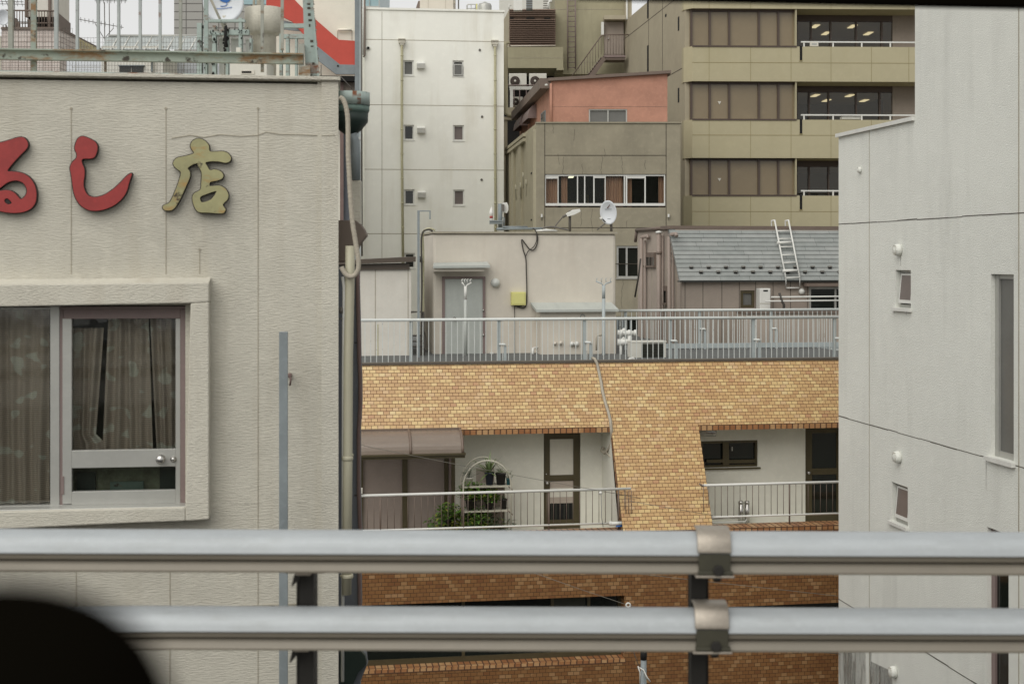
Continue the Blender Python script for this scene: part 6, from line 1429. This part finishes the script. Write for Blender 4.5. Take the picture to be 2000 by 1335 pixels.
for i, (yt, ybm) in enumerate(((17, 90), (159, 233), (308.5, 381.5))):
    # blind-backed strip windows
    a = YF.shifted(-.30); m = MB().mat(M_BRFR)
    z1, z0 = zz_(yt), zz_(ybm)
    xs = (1350, 1386, 1424, 1482, 1520, 1554)
    for x in xs: u = a.uz(x, 200)[0]; m.boxl(a, u-.045, z0, u+.045, z1, -.1, .05)
    m.boxl(a, a.uz(1350, 200)[0], z1-.09, a.uz(1554, 200)[0], z1, -.1, .03)
    wn = m.build('strip_window', None, yb)
    for xa, xb in zip(xs, xs[1:]):
        m = MB().mat(M_BRGLASS); m.boxl(a, a.uz(xa, 200)[0]+.04, z0, a.uz(xb, 200)[0]-.04, z1-.08, -.06, -.05); m.build('pane', None, wn)
    m = MB().mat(M_BRGLASS); m.hexa([YF.pt(ys+.03, z0, -.75), YF.pt(a.uz(1350, 200)[0], z0, -.33), YF.pt(a.uz(1350, 200)[0], z1, -.33), YF.pt(ys+.03, z1, -.75)], [YF.pt(ys+.05, z0, -.8), YF.pt(a.uz(1350, 200)[0], z0, -.38), YF.pt(a.uz(1350, 200)[0], z1, -.38), YF.pt(ys+.05, z1, -.8)]); m.build('pane', None, wn)
    if i:
        m = MB().mat(M_RED if 0 else M_POTW); x, y = (1405, 200) if i == 1 else (1405, 350)
        m.poly(a, [(x-3.2, y-2), (x+3.6, y-2), (x+.2, y+4)], -.045, -.03); m.build('triangle_mark', None, wn)
    # recessed glazed balcony
    c_ = YF.shifted(-1.6); m = MB().mat(M_BRFR)
    xs = (1556, 1584, 1622, 1672, 1722, 1764) if i == 0 else (1556, 1580, 1618, 1672, 1718, 1756)
    zt_ = z1-.28
    for x in xs: u = c_.uz(x, 200)[0]; m.boxl(c_, u-.035, z0, u+.035, zt_, -.1, .04)
    m.boxl(c_, c_.uz(1556, 200)[0], zt_, c_.uz(1764, 200)[0], z1, -.1, .02)
    wn = m.build('balcony_glazing', None, yb)
    for xa, xb in zip(xs, xs[1:]):
        m = MB().mat(M_GLASSB); m.boxl(c_, c_.uz(xa, 200)[0]+.03, z0, c_.uz(xb, 200)[0]-.03, zt_, -.05, -.04); m.build('pane', None, wn)
    m = MB().mat(M_YEL); m.boxl(YF, YF.uz(1554, 200)[0], z0, YF.uz(1556.5, 200)[0], z1, -1.7, -.05); m.mat(M_MAUVEP).boxl(YF, YF.uz(1764, 200)[0], z0, y1u, z1, -3, -1.55); m.mat(M_BRFR).boxl(YF, y0u, z0, YF.uz(1552, 200)[0], z1, -1.0, -.40)
    m.mat((M_MAUVEP, M_GRILLE, M_BLUEP)[i]).boxl(YF, YF.uz(1552, 200)[0], z0, YF.uz(1775, 200)[0], z1, -7.2, -7.02)
    m.boxl(YF, YF.uz(1552, 200)[0], z0, y1u, z1, -7.2, -7.0); m.boxl(YF, YF.uz(1552, 200)[0]-.1, z0, YF.uz(1552, 200)[0], z1, -7.2, -1.7)
    m.mat(M_OLIVED).boxl(YF, YF.uz(1552, 200)[0], zt_+.05, YF.uz(1775, 200)[0], z1-.05, -7.0, -1.75); m.mat(M_YEL).boxl(YF, YF.uz(1552, 200)[0], z0-.05, y1u, z0-.01, -7, -.05)
    m.build('office_interior', None, yb)
    for x, y in (((1598, 47), (1671, 47), (1619, 32), (1702, 32)) if i == 0 else ((1598, 179), (1666, 179), (1620, 170), (1694, 170)) if i == 1 else ()):
        d_ = 2.6 if y > 40 and y != 170 else 4.6; f_ = YF.shifted(-d_-.5); u = f_.uz(x, y)[0]; m = MB().mat(M_LIGHT)
        for k_ in (0,): m.boxl(YF, YF.uz(x, y, -d_)[0]-.15, zt_+.01, YF.uz(x, y, -d_)[0]+.10, zt_+.03, -d_-.9, -d_)
        tag(m.build('ceiling_light'), {0: 'lit ceiling strip light in the top-floor office', 1: 'lit ceiling strip light in the middle-floor office'}[i]+f", {['first', 'second', 'third', 'fourth'][[1598, 1671, 1619, 1702].index(x) if i == 0 else [1598, 1666, 1620, 1694].index(x)]} from the front left", 'ceiling light', 'office strip lights')
    # white guard rail on the balcony
    T = thing('balcony_rail', ['low white rail on the top glazed office balcony', 'low white rail on the middle glazed office balcony', 'low white rail on the bottom glazed office balcony'][i], 'railing', YF.w(1670, ybm), 'office balcony rails')
    zr_ = zz_(ybm-9.5); u0 = YF.uz(1566, 200)[0]
    m = MB().mat(M_WHITE); m.boxl(YF, u0, zr_-.03, y1u, zr_+.03, -.2, -.14); m.build('handrail', None, T)
    for x in (1572, 1629, 1685, 1741): u = YF.uz(x, 200)[0]; m = MB().mat(M_WHITE); m.boxl(YF, u-.03, z0, u+.03, zr_-.03, -.19, -.15); m.build('post', None, T)
m = MB().mat(M_POTW); m.box(YF, 1582, 82, 1598.5, 90.5, -.1, -.05); m.mat(M_STEELB)
for k in range(6): m.box(YF, 1586+k*1.6, 85, 1587+k*1.6, 87.5, -.05, -.045)
tag(m.build('small_sign'), 'small white notice board hung on the top office balcony rail', 'sign')
m = MB().mat(M_WHITE); m.box(YF, 1644, 228, 1681, 233, -.6, -.3); tag(m.build('white_box'), 'long low white box on the middle office balcony', 'box')
# flank
SF2 = Fac(1240, 62.0*(1338-690)/(1240-690), 1337.5, 62.4)
m = MB().mat(M_OLIVED); us0, us1 = 0, (Vector(((1337.5-1000)/FPX*62.4, 62.4))-SF2.a).length
m.boxl(SF2, us0-6, 0, us1, zz_(-60), -.6, 0)
m.mat(M_DKLINE)
for y in (-94, 59, 210): z = SF2.uz(1242, y)[1]
for z in [SF2.uz(1243, 58)[1], SF2.uz(1310, 146)[1]]: m.boxl(SF2, us0-6, z-.015, us1, z+.015, 0, .006)
for x in (1267, 1294): u = SF2.uz(x, 100)[0]; m.boxl(SF2, u-.03, 0, u+.03, 60, 0, .006)
m.mat(M_BLACK)
for x, ya, yb_ in ((1265, -20, 36), (1265, 89, 140), (1325, 33, 60), (1325, 172, 200), (1300, 28, 33)): m.box(SF2, x-1.3, ya, x+1.3, yb_, -.02, .012)
m.build('side_wall', None, yb)
# ================================================================== GREY CONCRETE BUILDING
GF = Fac(1047, 50.0, 1330, 50.0)
gb = thing('concrete_building', 'weathered grey concrete building with a wide curtained window', 'building', base_of(GF, 1190))
GW = (1064, 340, 1300, 405); GW2 = (1204, 480, 1262, 543); GW3 = (1204, 618, 1250, 680)
m = MB().mat(M_CONC); m.walls(GF, 1047, 241, 1329, 700, [GW, GW2, GW3], 0, .16, M_CONC, z0=0, back=False)
SG = Fac(993, 60.0, 1047, 50.0); Ls = (Vector(((47)/FPX*50, 50.0))-SG.a).length; zg = GF.uz(1100, 241)[1]
m.boxl(GF, GF.uz(1047, 300)[0]+.05, 0, GF.uz(1329, 300)[0], zg, -8, -3.2)
m.boxl(GF, GF.uz(1320, 300)[0], 0, GF.uz(1329, 300)[0], zg-.01, -3.3, -.01)
m.mat(M_CONCL).hexa([SG.pt(0, 0), SG.pt(Ls, 0), SG.pt(Ls, zg), SG.pt(0, zg)], [SG.pt(1, 0, -3), SG.pt(Ls+.02, 0, -.3), SG.pt(Ls+.02, zg, -.3), SG.pt(1, zg, -3)])
for x0, x1 in ((992, 1001), (1003, 1007), (1016, 1022), (1032, 1047)): u0, u1 = SG.uz(x0, 300)[0], SG.uz(x1, 300)[0]; m.boxl(SG, u0, 0, u1, zg-.2, 0, .1)
for y in (252, 262): z = SG.uz(1040, y)[1]; m.boxl(SG, 0, z-.12, SG.uz(1030, 300)[0], z, 0, .16)
m.mat(M_CONC).boxl(GF, GF.uz(1046, 300)[0], zg, GF.uz(1331, 300)[0], zg+.05, -8.1, .04)
m.mat(M_DKLINE)
for x in (1064, 1301): u = GF.uz(x, 300)[0]; m.boxl(GF, u-.012, 0, u+.012, zg, 0, .004)
for y in (303.5, 444.5, 515): z = GF.uz(1200, y)[1]; m.boxl(GF, GF.uz(1064, 300)[0] if y < 400 else GF.uz(1047, 300)[0], z-.012, GF.uz(1301, 300)[0], z+.012, 0, .005)
rr = random.Random(21)     # hairline cracks
for x, ya, yb_ in ((1101, 306, 338), (1137, 320, 338), (1176, 305, 338), (1213, 305, 338), (1080, 243, 258), (1122, 252, 272), (1157, 408, 455), (1135, 410, 440), (1180, 290, 304), (1260, 312, 330), (1090, 300, 320), (1225, 430, 442), (1217, 545, 600)):
    px_, py_ = x, ya
    while py_ < yb_:
        nx, ny_ = px_+rr.uniform(-1.6, 1.6), py_+rr.uniform(3, 6); m.poly(GF, [(px_-.25, py_), (px_+.25, py_), (nx+.25, ny_), (nx-.25, ny_)], 0, .003); px_, py_ = nx, ny_
m.build('wall', None, gb)
a = GF.shifted(-.04); m = MB().mat(M_WHITE)
u0, u1 = a.uz(1065, 372)[0], a.uz(1299, 372)[0]; z1, z0 = a.uz(1180, 341)[1], a.uz(1180, 402)[1]
m.boxl(a, u0, z0, u1, z0+.09, -.1, .06); m.boxl(a, u0, z1-.05, u1, z1, -.1, 0)
for x, w_ in ((1065.5, 1), (1090, 1.2), (1128, 1.4), (1142, 1.5), (1160, 1.6), (1182, 1.2), (1219.5, 1.4), (1223.5, 2.0), (1260, 1.6), (1298, 1.4)): u = a.uz(x, 372)[0]; h_ = w_/FPX*50; m.boxl(a, u-h_*.75, z0+.09, u+h_*.75, z1-.05, -.08, .01)
m.boxl(a, u0, z1-.14, a.uz(1090, 372)[0], z1-.05, -.06, -.01); m.boxl(a, a.uz(1160, 372)[0], z1-.12, a.uz(1182, 372)[0], z1-.05, -.06, -.01); m.boxl(a, a.uz(1224, 372)[0], z1-.13, a.uz(1260, 372)[0], z1-.05, -.06, -.01)
wn = m.build('window', None, gb)
m = MB().mat(M_GLASSW); m.boxl(a, u0, z0+.02, u1, z1-.02, -.05, -.045); m.build('pane', None, wn)
for i, (xa, xb) in enumerate(((1066, 1090), (1096, 1108), (1180, 1198), (1196, 1216), (1224, 1234), (1286, 1297))): curtain(a, xa, xb, 342, 404, -.22, .03, max(2, (xb-xa)/5), M_CURTP, wn, seed=30+i, ny=4)
m = MB().mat(M_GRILLE); m.boxl(a, u0-.5, z0-.5, u1+.5, z1+.3, -2.6, -2.5); m.mat(M_GRILLE).boxl(a, u0-.5, z1+.05, u1+.5, z1+.1, -2.6, -.3); m.boxl(a, u0-.5, z0-.5, u1+.5, z0-.45, -2.6, -.3)
rr = random.Random(8)
for k in range(9): x = rr.uniform(1100, 1280); m.mat(rr.choice([M_BLACK, M_GRILLE, M_BRONZE])).boxl(a, a.uz(x, 400)[0], z0-.4, a.uz(x+rr.uniform(8, 22), 400)[0], z0+rr.uniform(.2, .6), -2.2, -1.6-rr.random()*.4)
m.build('office_interior', None, gb)
m = MB().mat(M_LIGHT)
for x in (1116, 1120, 1210): u = a.uz(x, 345)[0]; m.boxl(a, u-.05, z1-.03, u+.05, z1+.0, -1.6, -.7)
m.build('ceiling_light', None, gb)
window(gb, GF, *GW2, o=-.04, fw=.07, vs=(1224,), fm=M_ALU, gm=M_DKGLASS, fd=.1, sill=.08)
window(gb, GF, *GW3, o=-.04, fw=.07, vs=(1216, 1232), fm=M_STEELB, gm=M_DKGLASS, fd=.1)
for x, y in ((1058, 422), (1306, 422)):
    m = MB().mat(M_WHITE); m.box(GF, x-1.6, y-4, x+1.6, y+2, 0, .12); m.mat(M_ANT).box(GF, x-1, y+6, x+1, y+7, 0, .03); m.build('wall_light', None, gb)
for x, y in ((1017, 342), (1003, 366), (1012, 362), (1023, 356)):
    m = MB().mat(M_PIPEC); u, z = SG.uz(x, y, .2); m.tube([SG.pt(u, z-.5, .1), SG.pt(u, z, .12), SG.pt(u+.2, z+.08, .14), SG.pt(u+.3, z-.1, .14)], .022, 6); m.build('bent_pipe', None, gb)
# ================================================================== SALMON ROOFTOP HOUSE
KF = Fac(1073, 53.0, 1304, 53.0)
kb = thing('salmon_house', 'salmon pink rendered rooftop house with a sloping dark edge on the grey concrete building', 'rooftop house', KF.w(1190, 240))
zk0 = zg-.1; m = MB().mat(M_PINK)
hk = (1150, 213, 1225, 240)
q4 = [KF.uz(*p) for p in ((1073, 158), (1303.5, 143))]
u0, u1 = q4[0][0], q4[1][0]; ha = KF.uz(1150, 213); hb = KF.uz(1225, 240)
def kp(u, z, o=0): return KF.pt(u, z, o)
zt0, zt1 = q4[0][1], q4[1][1]; zta = zt0+(zt1-zt0)*(ha[0]-u0)/(u1-u0); ztb = zt0+(zt1-zt0)*(hb[0]-u0)/(u1-u0)
m.poly3([kp(u0, zk0), kp(ha[0], zk0), kp(ha[0], zta), kp(u0, zt0)]); m.poly3([kp(hb[0], zk0), kp(u1, zk0), kp(u1, zt1), kp(hb[0], ztb)]); m.poly3([kp(ha[0], ha[1]), kp(hb[0], ha[1]), kp(hb[0], ztb), kp(ha[0], zta)])
for a_, b_ in (((ha[0], zk0), (ha[0], ha[1])), ((ha[0], ha[1]), (hb[0], ha[1])), ((hb[0], ha[1]), (hb[0], zk0))): m.poly3([kp(*a_), kp(*b_), kp(*b_, -.2), kp(*a_, -.2)])
SK = Fac(1015, 53*(1073-737)/(1015-737), 1073, 53.0); Lk = (Vector(((73)/FPX*53, 53.0))-SK.a).length
zk1 = SK.uz(1016, 219)[1]
m.hexa([SK.pt(0, zk0), SK.pt(Lk, zk0), SK.pt(Lk, zt0), SK.pt(0, zk1)], [SK.pt(1.5, zk0, -4), SK.pt(Lk+.02, zk0, -.2), SK.pt(Lk+.02, zt0, -.2), SK.pt(1.5, zk1, -4)])
m.hexa([kp(u1, zk0), kp(u1, zt1), kp(u0+.1, zt0), kp(u0+.1, zk0)], [kp(u1, zk0, -8), kp(u1, zt1, -8), kp(u0+.1, zt0, -8), kp(u0+.1, zk0, -8)]) if 0 else m.poly3([kp(u1, zk0), kp(u1, zt1), kp(u1, zt1, -8), kp(u1, zk0, -8)])
m.mat(M_DKCAP).boxl(KF, u0, KF.uz(1100, 208.6)[1], u1, KF.uz(1100, 208.2)[1], 0, .004)
m.build('wall', None, kb)
m = MB().mat(M_BRNB)
A = [kp(u0-.05, zt0-.02, .15), kp(u1+.12, zt1-.02, .15), kp(u1+.12, zt1+.09, .15), kp(u0-.05, zt0+.09, .15)]; m.hexa(A, [p+Vector((0, 8, 0)) for p in A])
A = [SK.pt(-.3, zk1-.30, .35), SK.pt(Lk+.05, zt0-.28, .35), SK.pt(Lk+.05, zt0+.09, .35), SK.pt(-.3, zk1+.05, .35)]; m.hexa(A, [p+SK.n.to_3d()*-.4 for p in A])
m.mat(M_WHITE).lathe(kp(u0-.12, zt0-.22, .2), [(.03, 0), (.07, .04), (.03, .08)], n=8); m.build('roof', None, kb)
m = MB().mat(M_PIPEOL); m.mats = [M_PINK]; m.tube([kp(u0+.06, zk0, .06), kp(u0+.06, zt0-.1, .06)], .05, 6); m.build('drainpipe', None, kb)
window(kb, KF, hk[0], hk[1], hk[2], 241, o=-.03, fw=.05, vs=(1187.5,), fm=M_ALU, gm=M_GRGLASS, fd=.08)
for x0, x1, y0, y1 in ((1035, 1048, 203, 217), (1018, 1031, 217, 232)):
    m = MB().mat(M_MAUVE); ua_, ub_ = SK.uz(x0, y0)[0], SK.uz(x1, y0)[0]; za_, zb_ = SK.uz(x1, y1, .3)[1], SK.uz(x1, y0)[1]
    for j in range(6):
        t0, t1 = j*math.pi/12, (j+1)*math.pi/12
        pp = [(.35*math.sin(t0), za_+(zb_-za_)*math.cos(t0)), (.35*math.sin(t1), za_+(zb_-za_)*math.cos(t1))]
        m.poly3([SK.pt(ua_, pp[0][1], pp[0][0]), SK.pt(ub_, pp[0][1], pp[0][0]), SK.pt(ub_, pp[1][1], pp[1][0]), SK.pt(ua_, pp[1][1], pp[1][0])], True)
    fan = [(.35*math.sin(j*math.pi/12), za_+(zb_-za_)*math.cos(j*math.pi/12)) for j in range(7)]
    for uu in (ua_, ub_): m.poly3([SK.pt(uu, za_, 0)]+[SK.pt(uu, z, o) for o, z in fan])
    m.build('rounded_hood', None, kb)
m = MB().mat(M_STEELB); ua_, ub_ = SK.uz(1058, 225)[0], SK.uz(1066, 225)[0]; m.boxl(SK, ua_, zk0, ub_, SK.uz(1062, 219)[1], 0, .04); wn = m.build('window', None, kb); m = MB().mat(M_DKGLASS); m.boxl(SK, ua_+.25, zk0, ub_-.1, SK.uz(1062, 221)[1], .04, .05); m.build('pane', None, wn)
# ================================================================== RED-STRIPE STAIR TOWER (upper left centre)
TW = facgrid(650, 46, .12)
tb = thing('stair_tower', 'off-white building with a zigzag red stair fascia and grey steel posts', 'building', base_of(TW, 640))
m = MB().mat(M_OFFW); u0, u1 = TW.uz(520, 100)[0], TW.uz(695, 100)[0]; m.boxl(TW, u0, 0, u1, TW.uz(600, -120)[1], -8, -.9)
m.mat(M_MAUVEP).box(TW, 600, 150, 694, 230, -.9, -.3); m.mat(M_BLACK).box(TW, 600, 148, 694, 158, -.9, .05); m.build('wall', None, tb)
m = MB().mat(M_REDP); m.poly(TW, [(520, -30), (562, -14), (592, 17), (662, 78), (694, 80), (694, 127), (664, 126), (650, 115), (598, 73), (570, 42), (520, 18)], -.1, 0); m.build('red_fascia', None, tb)
m = MB().mat(M_STEELB); m.poly(TW, [(598, 73), (650, 115), (664, 126), (703, 127), (703, 145), (656, 145), (598, 100)], -.1, .02); m.poly(TW, [(540, 36), (598, 52), (598, 62), (540, 56)], -.2, -.1)
m.mat(M_BLACK).lathe(TW.w(660, 129, .02), [(.03, 0), (.03, .02)], TW.n.to_3d(), 10); m.build('stringer', None, tb)
m = MB().mat(M_OFFW); m.tube([TW.w(660, 58.5, -.8), TW.w(687, 58.5, -.8)], .045, 8); m.mat(M_GROOVE).box(TW, 659, 60, 659.8, 80, -.9, -.88); m.box(TW, 687, 60, 687.8, 80, -.9, -.88); m.build('lamp_tube', None, tb)
for x0, x1, y1 in ((693, 704, 620),):
    m = MB().mat(M_STEELB); m.boxl(TW, TW.uz(x0, 100)[0], 0, TW.uz(x1, 100)[0], TW.uz(650, -120)[1], -.25, .08); m.mat(M_RAILB).boxl(TW, TW.uz(702, 100)[0], 0, TW.uz(704.5, 100)[0], TW.uz(650, -120)[1], -.2, .1); m.mat(M_ALU)
    for y in (268, 316, 404, 440): m.box(TW, 690, y, 705, y+5, -.3, .12); m.mat(M_ALU)
    m.build('steel_post', None, tb)
m = MB().mat(M_BLUEP); m.box(TW, 664, 160, 694, 700, -1.2, -.4); m.mat(M_ROSE).box(TW, 664, 150, 671, 430, -.4, -.2); m.build('stair_panel', None, tb)
m = MB().mat(M_ANT); m.tube([TW.w(600, 128, .1), TW.w(622, 145, .1)], .02, 4)
for x in (606, 613, 620, 627): m.tube([TW.w(x, 108+(x-600)*.7, .05), TW.w(x, 150, .05)], .014, 4)
m.tube([TW.w(664, 148, .2), TW.w(694, 180, .2)], .012, 4); m.build('baluster', None, tb)
# ================================================================== FAR LEFT BACKGROUND
PK = Fac(3, 60, 118, 60)
pk = thing('pink_tiled_building', 'pale pink tiled building topped with a brown barred balcony', 'building', base_of(PK, 60))
m = MB().mat(M_PTILE); m.boxl(PK, PK.uz(3, 100)[0], 0, PK.uz(116, 100)[0], PK.uz(60, 57)[1], -8, 0)
m.mat(M_PENT).hexa([PK.w(116, 58, 0), PK.w(142, 80, -5), PK.w(142, 300, -5), PK.w(116, 300, 0)], [PK.w(110, 58, -1), PK.w(130, 80, -6), PK.w(130, 300, -6), PK.w(110, 300, -1)])
m.mat(M_BRNB).box(PK, 2, 53, 117, 58, -8, .05); m.tube([PK.w(116, 57, .05), PK.w(143, 79, -4.9)], .06, 5); m.build('wall', None, pk)
m = MB().mat(M_BRNB); m.tube([PK.w(5, 20.5, 0), PK.w(110, 22, 0)], .035, 5)
for k in range(20): x = 6+k*5.4; m.tube([PK.w(x, 21, 0), PK.w(x, 54, 0)], .02, 4)
m.box(PK, 40, 44, 108, 46, -.1, 0); m.build('balcony_rail', None, pk)
m = MB().mat(M_BRNB); m.hexa([PK.w(110, 22, 0), PK.w(138, 46, -3), PK.w(138, 74, -3), PK.w(110, 56, 0)], [PK.w(108, 22, -.3), PK.w(136, 46, -3.4), PK.w(136, 74, -3.4), PK.w(108, 56, -.3)]); m.build('side_panel', None, pk)
m = MB().mat(M_SHED); m.box(PK, 52, -90, 107, 33, -3, -1); m.mat(M_BRNB).box(PK, 94, -90, 99, 56, -1.4, -.9); m.box(PK, 48, -90, 52, 33, -1.5, -.8); m.mat(M_BLACK).box(PK, 56, 33, 104, 38, -2.6, -1.1); m.mat(M_BRNB)
for x in (58, 66, 84, 98): m.box(PK, x-3, 38, x+3, 54, -2.4, -1.6)
m.box(PK, 27, 35, 29, 56, -1.2, -.8); m.hexa([PK.w(28, 36, -.8), PK.w(40, 45, -.8), PK.w(40, 56, -.8), PK.w(28, 56, -.8)], [PK.w(28, 36, -1.2), PK.w(40, 45, -1.2), PK.w(40, 56, -1.2), PK.w(28, 56, -1.2)])
tag(m.build('billboard_tank'), 'cream boxed rooftop tower on brown legs behind the brown balcony bars', 'roof tower')
T = thing('satellite_dish', 'pale satellite dish at the far left edge beside the pink tiled building', 'satellite dish', P(6, 56, 58)); dish(T, P(6, 34, 58), .5, .66, 0, .1, M_DISHW, yaw=.4)
m = MB().mat(M_ANT); m.tube([P(12, 50, 58), P(14, 56, 58)], .03, 5); m.build('mount', None, T)
def ant(x, yt, yb, Y, lab, booms):
    T = thing('tv_antenna', lab, 'antenna', P(x, yb, Y), 'television aerials'); m = MB().mat(M_ANT); m.tube([P(x, yt, Y), P(x+1, yb, Y)], .017, 5); m.build('mast', None, T)
    for (xa, ya, xb, yb_, n_) in booms:
        m = MB().mat(M_ANT); m.tube([P(xa, ya, Y), P(xb, yb_, Y)], .012, 4)
        for k in range(n_): t = (k+.5)/n_; c = P(xa+(xb-xa)*t, ya+(yb_-ya)*t, Y); m.tube([c+Vector((.1, -.35, .02)), c+Vector((-.1, .35, -.02))], .009, 4)
        m.build('boom', None, T)
ant(204, 5, 145, 50, 'thin television aerial with a long slanting boom over the white roofs', ((154, 38, 241, 54, 11), (185, 2, 248, 2, 9), (185, 45, 203, 75, 1), (222, 55, 206, 73, 1)))
ant(213, -30, 95, 56, 'plain thin mast just right of the slanting television aerial', ((190, -8, 232, -6, 5),))
ant(28, -20, 58, 58, 'television aerial above the brown balcony at the far left', ((0, 3, 46, 4, 6), (0, 8, 48, 9, 5)))
ant(16, -20, 58, 57.5, 'second mast above the brown balcony at the far left', ((30, 42, 62, 43, 2),))
# white low buildings and glazed canopy between
def exw(m, f):
    m.mat(M_STEELB).box(f, 231, 127, 281, 129, 0, .1); m.mat(M_DKGLASS).box(f, 233, 129, 255, 141, 0, .03); m.box(f, 257, 129, 280, 141, 0, .03); m.mat(M_OFFW).box(f, 295, 100, 297, 141, 0, .2)
bx('white_roof_building', 'low cream roof storey with a dark two-pane window behind the rusty beam', 'building', 198, 90, 318, 220, 46, 5, M_FAR, zb=0, extra=exw)
def exn(m, f):
    m.mat(M_GROOVE)
    for x in (148, 330, 358, 385): m.box(f, x, 104, x+.5, 150, 0, .01)
    m.box(f, 140, 131, 198, 131.5, 0, .01)
bx('panel_building', 'pale panelled wall behind the rusty frame, right of the pink tiled building', 'building', 130, 100, 460, 220, 48, 5, M_DISHW, zb=0, extra=exn)
m = MB().mat(M_YELJ); f = Fac(150, 52, 200, 52); m.poly(f, [(149, 75), (153, 75), (182, 98), (198, 108), (149, 108)], -3, 0); m.mat(M_GROOVE)
for k in range(10): m.poly(f, [(152+k*3, 76+k*2.3), (153+k*3, 77+k*2.3), (153+k*3, 108), (152+k*3, 108)], 0, .02)
tag(m.build('gable_roof'), 'small beige gable wall under the television aerial', 'gable')
m = MB().mat(M_ALU); f = Fac(210, 47, 460, 47); m.tube([f.w(212, 70), f.w(460, 70)], .04, 5); m.mat(M_WHITE)
for k in range(9): m.tube([f.w(231+k*22, 72, 0), f.w(216+k*22, 98, 1.2)], .03, 4)
m.mat(M_POLEG); m.hexa([f.w(206, 72, -.02), f.w(400, 70, -.02), f.w(396, 97, 1.1), f.w(200, 97, 1.1)], [f.w(206, 72, -.06), f.w(400, 70, -.06), f.w(396, 97, 1.06), f.w(200, 97, 1.06)])
tag(m.build('glazed_canopy'), 'sloping glazed canopy with white bars over the low white roofs', 'canopy')
def ext(m, f): m.mat(M_FARB).box(f, 476, -80, 560, 9, 0, .05)
GT = Fac(340, 110, 500, 110); m = MB().mat(M_GTOWER); m.boxl(GT, GT.uz(340, 0)[0], 0, GT.uz(540, 0)[0], GT.uz(400, -150)[1], -15, 0); m.mat(M_FARB).box(GT, 476, -140, 540, 9, 0, .06)
tag(m.build('panel_tower'), 'tall grey panelled tower with a blue glass strip behind the white dish', 'building')
# plain blocks filling the gaps far behind, and the rest of the street wall
for i, (x0, x1, y, Y, mm, lab) in enumerate(((-500, 0, 70, 70, M_OFFW, 'plain off-white building outside the left edge of the view'), (1330, 1900, -60, 78, M_OLIVED, 'plain taupe building hidden behind the mustard office'))):
    bx('far_building', lab, 'building', x0, y, x1, 400, Y, 8, mm, zb=0)
